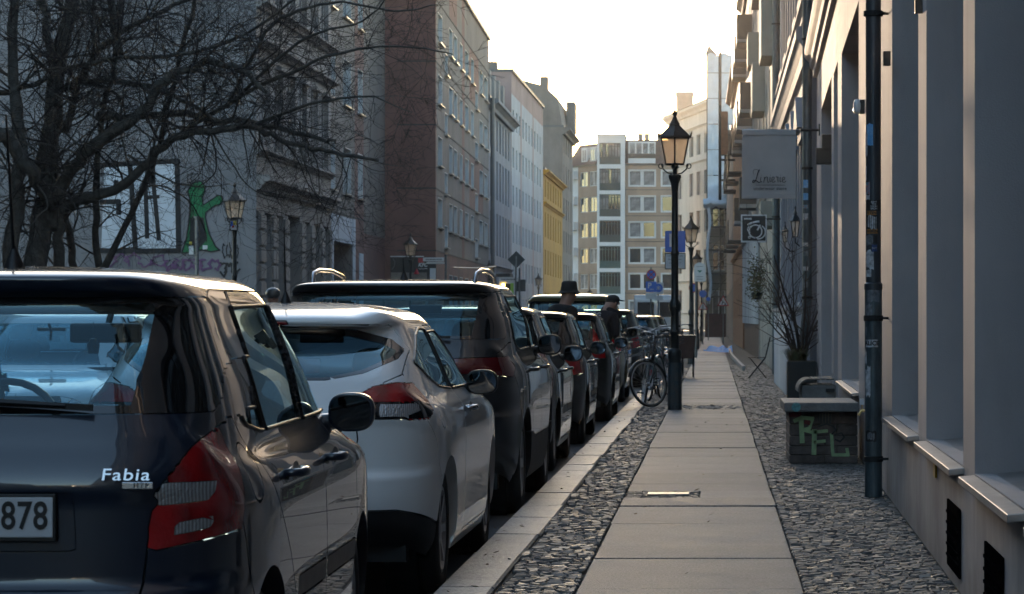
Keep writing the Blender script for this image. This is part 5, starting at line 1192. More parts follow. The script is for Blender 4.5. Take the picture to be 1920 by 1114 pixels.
# the script word, traced letter by letter (units: picture pixels of the sign)
fnS = lambda a, b_: (at(a, 0, 43.37)[0], 43.378, at(0, b_, 43.37)[2])
Lw = [([(1414,327),(1412,322),(1415,318),(1420,318),(1423,321)], .6), ([(1424,318),(1421,324),(1419,332),(1417,338),(1413,342),(1411,341),(1413,338),(1418,339),(1423,342),(1426,341)], 1.5),
      ([(1427,332),(1426,337),(1427,341),(1429,340)], 1.2), ([(1427.5,328),(1427.8,328.6)], 1.3),
      ([(1432,342),(1433,336),(1433,332)], 1.3), ([(1433,336),(1436,332),(1439,333),(1439,338),(1440,342),(1442,341)], 1.1),
      ([(1444,332),(1443.5,337),(1444,341),(1446,340)], 1.2), ([(1444.5,328),(1444.8,328.6)], 1.3),
      ([(1447.5,338),(1451,336),(1451.5,333),(1449,332),(1447,336),(1448,341),(1451,342),(1454,339)], 1.0),
      ([(1455,330.5),(1457,332.5),(1459,332),(1458.5,337),(1459,342)], 1.1),
      ([(1463,332),(1462.5,337),(1463,341),(1465,340)], 1.2), ([(1463.5,328),(1463.8,328.6)], 1.3),
      ([(1467,338),(1471,336),(1471.5,333),(1469,332),(1466.5,336),(1467.5,341),(1471,342),(1474,339)], 1.0)]
strokes('lettering', Lw, .0045, fnS, 'ink', cl)
B = MB(); B.box(at(1417,0,43.37)[0], 43.386, at(0,347.4,43.37)[2], at(1471,0,43.37)[0], 43.390, at(0,346.6,43.37)[2]); put('printed_line', B, 'ink', cl)
o = text('lettering', 'underwear store', .068, 'ink', cl, (at(1444,0,43.38)[0]-1.56, 43.388-43.4, at(0,353.5,43.38)[2]-4.05), depth=.0005, space=1.06)

# ---------------------------------------------------------------- square bicycle sign
sgn = thing('bicycle_sign', 'black square sign with a white folding bicycle outline in a pale frame', 'shop sign', (1.44, 64, 2.93))
B = MB(); B.box(.585,63.97,2.94,1.15,64.03,3.545); bx_ = put('sign_box', B, 'plate_white', sgn, bevel=.006)
B = MB(); B.box(.615,63.962,2.975,1.12,63.969,3.515); put('sign_face', B, 'st_black', bx_)
B = MB(); B.tube([(1.14,64,3.45),(1.45,64,3.45)], .02, n=6); put('wall_bracket', B, 'trim_black', sgn)
fnB = lambda a, b_: (at(a, 0, 63.95)[0], 63.955, at(0, b_, 63.95)[2])
circ = lambda cx, cy, r, a0=0, a1=360, n=20: [(cx+r*cos(R(a0+(a1-a0)*i/n)), cy+r*sin(R(a0+(a1-a0)*i/n))) for i in range(n+1)]
strokes('bicycle_emblem', [(circ(1416.5,434,12), 1.3), (circ(1422,435,13,-60,100), 1.2), (circ(1408,430,6,100,250), 1.0), (circ(1405,445,1.9), .8), ([(1402,422),(1408,419),(1416,416.5),(1424,415.5)], 2.0), ([(1420,432),(1425.5,421.5)], 1.6), ([(1395,410.5),(1401,410.5),(1409.5,410.5)], 1.9)], .012, fnB, 'plate_white', bx_)

# ---------------------------------------------------------------- fittings on the grey house
def small(name, mb, m, label, cat, **k): return one(name, mb, m, label, cat, **k)
B = MB(); B.obox((1.165+.03,20.3,4.12*0+at(0,110,20.3)[2]), .05,.06,.10); small('junction_box', B, 'lamp_roof', 'small grey metal box on the pier right of the stickered pipe', 'junction box', bevel=.004)
B = MB(); B.obox((at(1721,0,16.7)[0]+.01,16.7,at(0,11,16.7)[2]), .055,.06,.085); small('junction_box', B, 'lamp_roof', 'small grey box at the top edge on the pier between two window bays', 'junction box', bevel=.004)
wl_ = thing('wall_light', 'small rounded pale wall light left of the stickered pipe', 'wall light', (1.30,25.6,3.1)); B = ellip_mb((1.25,25.6,at(0,200,25.6)[2]), .035,.06,.065, e=3); put('shade', B, 'plate_white', wl_, smooth='all'); B = MB(); B.box(1.27,25.55,3.06,1.33,25.65,3.18); put('backplate', B, 'lamp_roof', wl_)
sp_ = thing('floodlight', 'pair of stacked black box floodlights on the wall above the banner rod', 'floodlight', (1.48,38.5,3.4))
for (x0_, y0_, x1_, y1_) in ((1541,253,1566,284),(1530,278,1560,308)):
    a = at(x0_, y1_, 38.2); b_ = at(x1_, y0_, 38.2); B = MB(); B.box(a[0],38.1,a[2],b_[0],38.35,b_[2]); h_ = put('lamp_housing', B, 'trim_black', sp_, bevel=.01)
    B = MB(); B.tube([(b_[0]-.02,38.2,(a[2]+b_[2])/2),(b_[0]+.06,38.2,(a[2]+b_[2])/2)], .055, n=14); put('lens_barrel', B, 'trim_black', h_)
mat('brass', (.55,.38,.15), .3, .9)
tp = thing('wall_tap', 'small brass tap on the wall just left of the stickered pipe', 'tap', (1.29,24.6,.45)); B = MB(); B.tube([(1.30,24.6,.50),(1.235,24.6,.50),(1.21,24.6,.46)], .012, n=8); B.tube([(1.24,24.6,.50),(1.24,24.6,.55)], .006, n=6); put('spout', B, 'brass', tp, smooth=True); B = MB(); B.box(1.222,24.585,.55,1.258,24.615,.60); put('handle', B, 'plate_white', tp)
mat('yellow_paint', (.45,.27,.02), .5, var=.2, scale=12)
B = MB(); F1.box(B, U(15.32), U(15.50), -.012, -.001, .44, .585); small('marker_strip', B, 'yellow_paint', 'narrow yellow marker strip on the wall below a window sill', 'marker')

# ---------------------------------------------------------------- masonry box with graffiti
mat('box_stone', (.12,.095,.085), .9, var=.5, scale=5, bump=.6, bscale=40, perobj=.15); mat('box_top', (.17,.17,.165), .6, var=.35, scale=5, bump=.5, bscale=60); mat('graf_green', (.30,.42,.22), .8, var=.3, scale=9); mat('graf_red', (.16,.03,.03), .8, var=.3, scale=9)
gb = thing('masonry_box', 'low masonry box with a slab top and pale green graffiti in front of the wall', 'planter box', (.95, 26.3, 0))
X0, X1, Y0, Y1 = .66, 1.262, 25.75, 27.0
B = MB(); B.box(X0+.012, Y0+.012, 0, X1-.012, Y1-.012, .46); put('core', B, 'sand_joint', gb)
zz = [0, .075, .155, .245, .345, .46]
for r_ in range(5):
    xs = [X0, X1] if False else ([X0, X0+.20, X0+.42, X1] if r_ % 2 else [X0, X0+.31, X1])
    for a, b_ in zip(xs[:-1], xs[1:]):
        if r_ == 4 and a > X0+.1: continue
        B = MB(); B.box(a+.003, Y0, zz[r_]+.003, b_-.003, Y0+.10, zz[r_+1]-.003); put('stone', B, 'box_stone', gb, bevel=.005, seg=1)
    for j in range(4):
        a = Y0+.10+j*.28; B = MB(); B.box(X0-.0, a+.004, zz[r_]+.003, X0+.06, a+.272, zz[r_+1]-.003); put('stone', B, 'box_stone', gb, bevel=.005, seg=1)
B = MB(); B.box(X0+.315, Y0, .348, X1-.003, Y0+.10, .457); put('stone', B, 'box_stone', gb, bevel=.005, seg=1)
B = MB(); B.box(X0-.05, 25.56, .46, X1+.0, 27.1, .54); tp_ = put('slab_top', B, 'box_top', gb, bevel=.012)
B = MB(); B.lathe([(.041,0),(.036,.003),(.0,.003)], c=(0,0,0), n=20, axis='y'); mat('st_teal', (.08,.26,.28), .5, var=.4, scale=40); o = put('round_sticker', B, 'st_teal', tp_, world=False); o.location = (X0+.055-.95, 25.556-26.3, .50); o.rotation_euler = (0,0,pi)
B = MB(); B.box(X0+.255, Y0-.008, .35, X0+.375, Y0-.001, .452); gr = put('grille', B, 'st_black', gb)
for i in range(5): B = MB(); x = X0+.262+i*.026; B.box(x, Y0-.016, .355, x+.009, Y0-.008, .448); put('slat', B, 'lamp_roof', gr)
fnG = lambda a, b_: (at(a, 0, Y0)[0], Y0-.004, at(0, b_, Y0)[2])
def flatstroke(parent, pts, w_, m, fn, d=.003):
    B = MB()
    for (x0, y0), (x1, y1) in zip(pts[:-1], pts[1:]):
        l = hypot(x1-x0, y1-y0); nx, ny = -(y1-y0)/l*w_/2, (x1-x0)/l*w_/2; ex, ey = (x1-x0)/l*w_*.35, (y1-y0)/l*w_*.35
        q = [fn(*p) for p in ((x0-ex+nx,y0-ey+ny),(x1+ex+nx,y1+ey+ny),(x1+ex-nx,y1+ey-ny),(x0-ex-nx,y0-ey-ny))]
        B.add([(a, b_-d, c) for a, b_, c in q]+[(a, b_+.003, c) for a, b_, c in q], [(0,1,2,3),(0,4,5,1),(1,5,6,2),(2,6,7,3),(3,7,4,0)]); d += .0005
    return put('painted_stroke', B, m, parent)
flatstroke(gb, [(1490,789),(1503,783),(1524,785)], 7, 'graf_green', fnG); flatstroke(gb, [(1502,786),(1504,828)], 9, 'graf_green', fnG); flatstroke(gb, [(1522,790),(1518,803),(1505,806),(1524,811)], 6, 'graf_green', fnG)
flatstroke(gb, [(1527,808),(1526,850)], 9, 'graf_green', fnG); flatstroke(gb, [(1527,810),(1550,808)], 6, 'graf_green', fnG); flatstroke(gb, [(1528,829),(1546,827)], 6, 'graf_green', fnG)
flatstroke(gb, [(1559,815),(1561,845),(1562,853),(1590,853),(1588,842)], 6, 'graf_green', fnG)
flatstroke(gb, [(1535,799),(1550,795),(1562,799),(1567,806),(1560,814)], 3, 'st_black', fnG); flatstroke(gb, [(1482,778),(1500,777)], 8, 'graf_red', fnG); flatstroke(gb, [(1511,791),(1517,793)], 8, 'graf_red', fnG); flatstroke(gb, [(1565,815),(1578,812),(1583,820),(1575,828),(1566,824)], 3, 'st_black', fnG)

# rounded bench behind it
mat('bench_wood', (.17,.155,.14), .8, var=.4, scale=6, bump=.4, bscale=40, streak=(1,8,8), perobj=.15)
bn = thing('storage_bench', 'weathered slatted chest with a rounded edge behind the graffiti box', 'bench', (1.2, 34.6, 0))
B = MB(); B.box(1.02, 34.15, 0, 1.42, 35.2, .50); put('chest', B, 'box_top', bn, bevel=.02)
for i in range(11):
    if i < 6: a = R(180-18*i); cx, cz, r_ = 1.11, .44, .125; c = (cx+r_*cos(a), 34.68, cz+r_*sin(a)); an = pi/2-a
    else: c = (1.115+(i-5)*.052, 34.68, .568); an = 0
    B = MB(); B.obox(c, .044, 1.15, .018, ry=an); put('slat', B, 'bench_wood', bn, bevel=.003, seg=1)
B = MB(); B.box(1.30, 34.10, .42, 1.40, 34.15, .46); put('handle', B, 'trim_black', bn)

# ---------------------------------------------------------------- plants
mat('bark', (.045,.04,.037), .9, col2=(.085,.088,.078), scale=7, bump=.8, bscale=26); mat('twig', (.030,.024,.024), .85, var=.4, scale=3); mat('shrub_stem', (.045,.03,.025), .8, var=.3, scale=9)
mat('grass_blade', (.05,.075,.03), .7, col2=(.11,.08,.035), scale=9, var=.4); mat('planter_black', (.012,.012,.013), .6, var=.3, scale=6)
def grow(segs, p, d, L, r, depth, rnd, droop=0.0, split=3, wig=.25, out=None, minr=.0025):
    """a wandering twig, split again along its length; segs collects (points, radii)"""
    n = max(3, int(L/.16)); pts = [p]; cur = Vector(p); dr = Vector(d).normalized(); bend = Vector((rnd.gauss(0,1), rnd.gauss(0,1), rnd.gauss(0,1)))*.05
    for i in range(n):
        dr = (dr+Vector((rnd.gauss(0,wig), rnd.gauss(0,wig), rnd.gauss(0,wig)))*.35+bend+Vector((0,0,droop))*.05).normalized(); cur = cur+dr*(L/n); pts.append(cur.copy())
    segs.setdefault(depth, []).append((pts, [max(minr, r*(1-.75*i/n)) for i in range(n+1)]))
    if depth > 0:
        for k in range(split):
            i = rnd.randint(1, n-1); dd = (pts[i+1]-pts[i]).normalized(); side = Vector((rnd.gauss(0,1), rnd.gauss(0,1), rnd.gauss(0,.9))); side = (side-dd*side.dot(dd)).normalized()
            grow(segs, pts[i], dd*.75+side*rnd.uniform(.5,1.0), L*rnd.uniform(.42,.72), max(minr, r*(1-.75*i/n)*.6), depth-1, rnd, droop, split, wig, minr=minr)
pl = thing('planter', 'square black planter with a bare shrub and a grassy tuft beside the house wall', 'potted plant', (1.33, 45.0, 0))
B = MB(); B.box(1.11,44.5,0,1.56,45.0,.62); put('pot', B, 'planter_black', pl, bevel=.01)
B = MB(); B.box(1.13,44.52,.55,1.54,44.98,.635); put('soil', B, 'sand_joint', pl)
rnd = random.Random(12); segs = {}
for i, (dx, L_) in enumerate(((-.05,1.9),(-.30,1.3),(.25,1.0),(-.18,1.5),(.05,1.6),(-.42,1.1),(.15,1.3))):
    grow(segs, (1.32+dx*.15, 44.75, .6), (dx, rnd.uniform(-.15,.15), 1.0), L_, .021 if i else .030, 2, rnd, .1, 5, .16, minr=.003)
B = MB()
for d_, ls in segs.items():
    for pts, rs_ in ls: B.tube(pts, rs_, n=4, cap=False)
put('stems', B, 'shrub_stem', pl, kind='stuff')
B = MB()
for i in range(420):
    a = rnd.uniform(0, 2*pi); r0 = rnd.uniform(0,.13); x, y = 1.27+r0*cos(a)*1.2, 44.75+r0*sin(a); l = rnd.uniform(.15,.38); o_ = rnd.uniform(.15,.75); dv = Vector((cos(a)*o_, sin(a)*o_, 1)); w_ = .005
    p0 = Vector((x,y,.61)); p1 = p0+dv*l*.55; p2 = p1+Vector((dv.x*1.6, dv.y*1.6, -.25 if o_ > .45 else .5))*l*.5
    t = Vector((-sin(a), cos(a), 0))*w_; B.add([p0-t,p0+t,p1+t*.8,p1-t*.8,p2], [(0,1,2,3),(3,2,4)])
put('grass_tuft', B, 'grass_blade', pl, kind='stuff')
# ivy basket hanging by the shop
B = MB()
for i in range(900):
    c = Vector((1.0+rnd.gauss(0,.10), 70+rnd.gauss(0,.15), 2.15+rnd.gauss(0,.24))); n_ = Vector((rnd.gauss(0,1),rnd.gauss(0,1),rnd.gauss(0,1))).normalized(); u_ = n_.orthogonal().normalized()*.03; v_ = n_.cross(u_); B.add([c-u_,c-v_*.7,c+u_,c+v_*.7], [(0,1,2,3)])
hp = thing('hanging_plant', 'bushy plant hanging by the shop front below the bicycle sign', 'hanging plant', (1.0,70,1.7)); put('foliage', B, 'grass_blade', hp, kind='stuff'); B = MB(); B.lathe([(.0,1.72),(.10,1.74),(.15,1.9),(.14,1.9)], c=(1.02,70,0), n=12); B.tube([(1.02,70,1.9),(1.02,70,2.7),(1.46,70,2.7)], .008, n=4); put('basket', B, 'lamp_iron', hp)

# ---------------------------------------------------------------- bare tree across the street
TY = 52.0
def tp3(px, py, dy=0.0): return Vector(at(px, py, TY+dy))
limbs = [  # (picture points with distance offset, start radius m, end radius m); measured from the photograph, set at real depths
 ([(60,640,0),(66,500,0),(80,420,.2),(88,330,.4),(95,230,.6),(110,120,.8),(130,0,1.0),(140,-120,1.2)], .30, .14),
 ([(18,640,-.6),(20,500,-.6),(28,380,-.5),(40,300,-.3),(30,200,0),(22,90,.4),(40,-60,.8)], .20, .10),
 ([(90,430,.2),(110,350,.1),(160,290,-.2),(215,245,-.5),(265,215,-.8),(318,150,-1.0),(380,120,-1.3),(450,130,-1.6),(500,175,-1.8)], .17, .05),
 ([(92,395,.3),(150,378,.1),(230,350,-.2),(280,300,-.6),(330,258,-1.0),(400,245,-1.2),(470,235,-1.5),(520,258,-1.7),(585,280,-2.0),(640,292,-2.3),(712,300,-2.6)], .13, .03),
 ([(180,218,.1),(250,220,-.2),(330,212,-.6),(400,225,-.9),(470,228,-1.2),(540,245,-1.5),(600,262,-1.8),(632,268,-2.0)], .10, .035),
 ([(90,190,.8),(120,165,.6),(200,150,.2),(280,165,-.3),(340,185,-.7),(410,230,-1.1)], .09, .04),
 ([(0,175,1),(60,160,.6),(130,128,.2),(220,110,-.3),(310,105,-.8),(390,92,-1.2),(460,62,-1.7),(540,10,-2.2),(580,-30,-2.4)], .065, .02),
 ([(330,255,-.6),(420,200,-1),(490,160,-1.4),(560,130,-1.8),(610,108,-2.1),(690,90,-2.5),(775,88,-3),(850,100,-3.4)], .06, .012),
 ([(430,190,-1),(500,60,-1.5),(560,20,-2),(640,5,-2.3),(740,20,-2.7),(820,10,-3)], .05, .012),
 ([(480,235,-1.3),(560,200,-1.8),(640,185,-2.2),(700,182,-2.6),(772,212,-3)], .045, .008),
 ([(0,250,-1),(60,320,-.7),(95,390,0)], .17, .14),
 ([(100,640,.4),(112,500,.4),(108,400,.3),(100,300,.3),(104,180,.5),(90,60,.7),(60,-60,1)], .13, .09),
 ([(185,520,1.6),(178,430,1.5),(182,330,1.3),(190,230,1.2),(215,120,1),(225,0,.8)], .085, .05),
 ([(190,520,1.0),(235,420,.8),(270,350,.6),(300,270,.3),(320,180,0),(350,60,-.4),(380,-50,-.8)], .08, .045),
 ([(140,520,1.8),(130,450,1.7),(120,390,1.6),(112,340,1.4)], .09, .07),
 ([(225,100,.2),(215,40,.3),(205,-60,.4)], .10, .08), ([(120,250,.5),(160,130,.4),(225,60,.2),(300,25,0),(420,-30,-.5)], .09, .04),
 ([(440,190,-1.1),(520,110,-1.6),(600,60,-2),(680,40,-2.4),(730,-10,-2.8)], .045, .012),
 ([(632,292,-2.2),(650,330,-2.3),(645,380,-2.4),(622,440,-2.5)], .018, .005), ([(560,270,-1.9),(580,330,-2),(600,370,-2.1),(650,395,-2.2)], .02, .006),
 ([(400,250,-1.1),(430,300,-1.3),(480,360,-1.5),(560,372,-1.7),(620,385,-1.9)], .022, .006), ([(240,290,-.4),(300,330,-.5),(360,350,-.8),(430,345,-1.1)], .03, .008)]
tree = thing('bare_tree', 'big leafless many-stemmed tree spreading its branches over the left half of the street', 'tree', tuple(tp3(60,640)))
rnd = random.Random(5); segs = {}
def spline(pts, k=4):
    out_ = []
    for i in range(len(pts)-1):
        p0, p1, p2, p3 = pts[max(i-1,0)], pts[i], pts[i+1], pts[min(i+2,len(pts)-1)]
        for j in range(k):
            t = j/k; out_.append(.5*((2*p1)+(-p0+p2)*t+(2*p0-5*p1+4*p2-p3)*t*t+(-p0+3*p1-3*p2+p3)*t**3))
    out_.append(pts[-1]); return out_
for li, (pp, r0, r1) in enumerate(limbs):
    r0, r1 = r0*.8, r1*.8; raw = spline([tp3(a, b_, d) for a, b_, d in pp]); n = len(raw)
    pts = [p+Vector((rnd.gauss(0,1), rnd.gauss(0,1), rnd.gauss(0,1)))*min(.03, r0*.25) for p in raw]; rr_ = [r0+(r1-r0)*i/(n-1) for i in range(n)]
    B = MB(); B.tube(pts, [a*rnd.uniform(.92,1.1) for a in rr_], n=9); put('trunk' if li in (0, 1, 11, 12, 13) else 'branch', B, 'bark', tree, smooth='all')
    length = sum((pts[i+1]-pts[i]).length for i in range(n-1)); cnt = int(length*(5.0 if li > 1 else 2.6))
    for k in range(cnt):
        i = rnd.randint(1 if li > 1 else int(n*.35), n-2); dd = (pts[i+1]-pts[i]).normalized(); side = Vector((rnd.gauss(0,1), rnd.gauss(0,.9), rnd.gauss(0,1)+.15)); side = (side-dd*side.dot(dd)).normalized()
        q_ = pts[i]; qx, qy = VX+q_.x*FPX/q_.y, VY-(q_.z-CAM_H)*FPX/q_.y
        if 170 < qx < 430 and qy > 285 and rnd.random() < .75: continue
        if qx > 540 and rnd.random() < .6: continue
        grow(segs, pts[i], dd*rnd.uniform(.2,1)+side*.9, rnd.uniform(.9,2.3), min(.022, rr_[i]*.4), 3 if rnd.random() < .3 else 2, rnd, rnd.choice([-.5,0,.2,.6]), 4, .42, minr=.0028)
big = 0
for pts, r_ in segs.get(3, []):
    if big < 120: B = MB(); B.tube(pts, r_, n=5); put('branch', B, 'bark', tree, smooth='all'); big += 1
B = MB()
for d_ in sorted(segs):
    for k, (pts, r_) in enumerate(segs[d_]):
        if d_ == 3 and k < 120: continue
        B.tube(pts, r_, n=3, cap=False)
put('twigs', B, 'twig', tree, kind='stuff')
print('twig verts', len(B.v))

# ---------------------------------------------------------------- signs
mat('sign_blue', (.02,.13,.55), .4, coat=.3, var=.1); mat('sign_white', (.55,.56,.57), .45, var=.1); mat('sign_red', (.34,.01,.02), .4); mat('sign_back', (.05,.06,.065), .5, .4, var=.3); mat('post_grey', (.16,.17,.175), .45, .6, var=.2); mat('sign_green', (.02,.16,.09), .5); mat('sign_lime', (.22,.45,.03), .5); mat('sign_yellow', (.55,.42,.05), .5); mat('sign_black', (.01,.01,.012), .5)
def signpost(label, X, Y, H, r=.03): t = thing('traffic_sign', label, 'traffic sign', (X, Y, 0)); B = MB(); B.tube([(X,Y,0),(X,Y,H)], r, n=10); put('pole', B, 'post_grey', t, smooth=True); return t
def board(t, name, px0, py0, px1, py1, Y, m, bev=.02, th=.012, back='post_grey'):
    a = at(px0, py1, Y); b_ = at(px1, py0, Y); B = MB(); B.box(a[0], Y-th, a[2], b_[0], Y, b_[2]); return put(name, B, m, t, bevel=bev, seg=3)
def btext(parent, s, px, py, Y, size, m, **k):
    r = parent
    while r.parent is not None: r = r.parent
    p = at(px, py, Y); return text('lettering', s, size, m, parent, (p[0]-r.location[0], p[1]-r.location[1], p[2]-r.location[2]), depth=.001, **k)
t = signpost('blue parking sign with a white plate below it, half hidden behind the nearest lamp post', at(1267,0,60)[0], 60.04, 3.15)
b1 = board(t, 'sign_face', 1247, 433, 1285, 473, 60, 'sign_blue'); btext(b1, 'P', 1262, 452, 59.985, .37, 'sign_white', bold=.008)
b1 = board(t, 'plate', 1246.5, 474.5, 1285.5, 505, 60, 'sign_black', .01); b2 = board(b1, 'plate_face', 1248, 476, 1284, 503.5, 59.986, 'sign_white', .008, .003)
for k, s in enumerate(('mit Parkschein oder','Bewohnerkarten-','ausweis Nr. 17','h')): btext(b2, s, 1266, 480+k*6.4, 59.98, .04, 'sign_black')
def disc(t, name, px, py, rpx, Y, m, th=.012, n=28, z0=0):
    p = at(px, py, Y); r = rpx*Y/FPX; B = MB(); B.lathe([(0,z0-th),(r,z0-th),(r,z0),(0,z0)], c=(p[0],Y,p[2]), n=n, axis='y'); return put(name, B, m, t)
t = signpost('no stopping disc above a blue P plate left of the nearest lamp post', at(1220.5,0,115)[0], 115.03, 3.3)
d_ = disc(t, 'rim_disc', 1221, 515, 9.3, 115, 'sign_red'); disc(d_, 'blue_disc', 1221, 515, 7.3, 115, 'sign_blue', .004, z0=-.012)
B = MB(); p = at(1221,515,114.97); 
for s in (45, -45): B.obox((p[0],114.975,p[2]), .30, .006, .035, ry=R(s))
put('cross_bars', B, 'sign_red', d_)
b1 = board(t, 'sign_face', 1211, 528, 1231, 547.5, 115, 'sign_blue'); btext(b1, 'P', 1218, 536, 114.98, .30, 'sign_white', bold=.006)
B = MB(); a = at(1219,542.5,114.98); B.box(a[0],114.975,a[2]-.01,a[0]+.14,114.985,a[2]+.01); put('arrow', B, 'sign_white', b1)
b2 = board(t, 'plate', 1211, 549, 1231, 561, 115, 'sign_white', .01)
t = signpost('white square sign with a blue wheel symbol just right of the no stopping sign', at(1234,0,118)[0], 118.05, 3.0)
b1 = board(t, 'sign_face', 1225, 530, 1244, 551, 118, 'sign_white'); disc(b1, 'blue_disc', 1234.5, 540, 8, 117.985, 'sign_blue', .004); b3 = board(t, 'plate', 1228, 555, 1243, 563, 118, 'sign_white', .01)
p = at(1234.5,540,117.97); B = MB()
for k in range(4): B.obox((p[0],117.975,p[2]), .20, .004, .018, ry=pi*k/4)
put('spoke_symbol', B, 'sign_white', b1)
t = signpost('rounded white notice with a green wedge on a pole beside the second lamp post', at(1305,0,96)[0], 96.03, 2.6, .035)
a = at(1301.5,528,96); b_ = at(1323,492,96); w_ = (b_[0]-a[0])/2; cxx = (a[0]+b_[0])/2
B = MB(); prof = [(cxx-w_, a[2]), (cxx+w_, a[2]), (cxx+w_, b_[2]-w_*.8)]+[(cxx+w_*cos(x), b_[2]-w_*.8+w_*.8*sin(x)) for x in np.linspace(0.2, pi-.2, 9)]+[(cxx-w_, b_[2]-w_*.8)]
B.prism(prof, lambda u, v, d: (u, d, v), 95.985, 96.0); b1 = put('sign_face', B, 'sign_white', t)
p = at(1312,509,95.98); B = MB(); B.prism([(-.085,.035),(.085,.035),(0,-.045)], lambda u, v, d: (p[0]+u, d, p[2]+v), 95.978, 95.984); put('green_wedge', B, 'sign_green', b1)
for py_2 in (500, 519, 523.5): q = at(1312,py_2,95.98); B = MB(); B.box(q[0]-.11,95.98,q[2]-.008,q[0]+.11,95.984,q[2]+.008); put('printed_line', B, 'post_grey', b1)
def tri_sign(label, px, py, wpx, Y, sym=True):
    t = signpost(label, at(px,0,Y)[0], Y+.05, at(0,py-wpx*.45,Y)[2]-.05, .03); p = at(px, py, Y); s = wpx*Y/FPX/2
    B = MB(); B.prism([(-s,-s*.6),(s,-s*.6),(0,s*1.15)], lambda u, v, d: (p[0]+u, d, p[2]+v), Y-.012, Y); b1 = put('sign_rim', B, 'sign_red', t, bevel=.01)
    B = MB(); B.prism([(-s*.72,-s*.44),(s*.72,-s*.44),(0,s*.82)], lambda u, v, d: (p[0]+u, d, p[2]+v), Y-.018, Y-.0125); b2 = put('sign_face', B, 'sign_white', b1)
    if sym:
        B = MB(); B.obox((p[0]-s*.12,Y-.022,p[2]-s*.1), s*.16,.004,s*.62, ry=R(18)); B.obox((p[0]+s*.18,Y-.022,p[2]-s*.05), s*.5,.004,s*.09, ry=R(35)); B.obox((p[0]+s*.33,Y-.022,p[2]-s*.33), s*.3,.004,s*.18); B.obox((p[0]-s*.2,Y-.022,p[2]+s*.3), s*.15,.004,s*.15); put('digging_figure', B, 'sign_black', b1)
    return t
tri_sign('triangular roadworks sign with a red rim near the scaffold', 1356, 567, 23, 150); tri_sign('second triangular warning sign half hidden behind the distant lamp posts', 1318, 575, 19, 158, False)
for (px, py, r_, Y, m, lb) in ((1300,540,7.5,140,'sign_blue','round blue sign with a red rim behind the second lamp post'),(1318,551,7,146,'sign_blue','round blue sign among the distant lamp posts'),(1328,561,4,170,'sign_blue','smallest round blue sign in front of the scaffold')):
    t = signpost(lb, at(px,0,Y)[0], Y+.03, at(0,py,Y)[2], .03)
    if px == 1300: d_ = disc(t, 'rim_disc', px, py, r_+1.3, Y, 'sign_red'); disc(d_, 'sign_face', px, py, r_-.7, Y, m, .004, z0=-.012)
    else: disc(t, 'sign_face', px, py, r_, Y, m)
# signs across the street
t = signpost('dark back of a diamond shaped priority sign on a grey pole across the street', at(967,0,130)[0], 129.95, 3.7, .04); p = at(968,487,130); s = 16.5*130/FPX
B = MB(); B.prism([(-s,0),(0,-s),(s,0),(0,s)], lambda u, v, d: (p[0]+u, d, p[2]+v), 130.0, 130.02); put('sign_back', B, 'sign_back', t, bevel=.01)
B = MB(); B.box(p[0]-.03,129.9,p[2]-s-.3,p[0]+.03,129.99,p[2]+s*.4); put('pole_clip', B, 'post_grey', t)
t = signpost('pale street name plates on a pole at the foot of the red brown gable', at(836,0,124)[0], 124, at(0,478,124)[2], .05)
b1 = board(t, 'name_plate', 793, 483, 833, 490, 124, 'sign_white', .01); b2 = board(t, 'name_plate', 800, 491, 834, 495, 124.1, 'sign_white', .01)
for x in np.linspace(799, 828, 12): q = at(x,486.6,123.98); B = MB(); B.box(q[0]-.018,123.983,q[2]-.03,q[0]+.018,123.987,q[2]+.03); put('printed_letter', B, 'sign_back', b1)
t = signpost('second pale street name plate beside the diamond sign pole', at(974,0,131)[0], 131, at(0,503,131)[2], .04); b1 = board(t, 'name_plate', 936, 520, 972, 528, 131, 'sign_white', .01)
for x in np.linspace(941, 967, 11): q = at(x,524,130.98); B = MB(); B.box(q[0]-.018,130.983,q[2]-.03,q[0]+.018,130.987,q[2]+.03); put('printed_letter', B, 'sign_back', b1)
B = MB(); q = at(977,536,131.5); B.box(q[0]-.2,131.4,q[2]-.25,q[0]+.2,131.6,q[2]+.28); one('switch_box', B, 'sign_back', 'small grey box fixed to the pole by the diamond sign', 'box')
t = thing('kiosk', 'small kiosk with lime green board and a warm yellow glow by the diamond sign', 'kiosk', (-10.8, 150, 0))
def sbox(name, x0, y0, x1, y1, Y, m, d=.15): a = at(x0,y1,Y); b_ = at(x1,y0,Y); B = MB(); B.box(a[0],Y,a[2],b_[0],Y+d,b_[2]); return put(name, B, m, t)
mat('warm_glow', (.3,.2,.05), .5, emit=(1.0,.62,.15,2.2))
f_ = sbox('kiosk_body', 936, 528, 972, 612, 150, 'sign_white', 2.5); sbox('dark_window', 947, 532, 958, 570, 149.9, 'sign_black', .05); sbox('lime_board', 957, 531, 963, 556, 149.85, 'sign_lime', .05); sbox('lit_strip', 940.5, 532, 946.5, 560, 149.85, 'warm_glow', .04)
sbox('awning', 930, 513, 957, 519, 149.6, 'sign_black', 2.0)
t = thing('fast_food_poster', 'dark fast food poster with white KFC letters on the red brown gable', 'poster', (at(775,0,126.8)[0], 126.8, 3))
sbox('poster_board', 732, 482, 818, 532, 126.8, 'sign_black', .1); sbox('poster_edge', 732, 480, 794, 482, 126.75, 'sign_white', .12); sbox('food_picture', 733, 511, 800, 531, 126.76, 'bench_wood', .04); sbox('red_panel', 784, 484, 794, 492.5, 126.77, 'sign_red', .03); 
k_ = sbox('white_panel', 806, 503, 817, 532, 126.77, 'sign_white', .03)
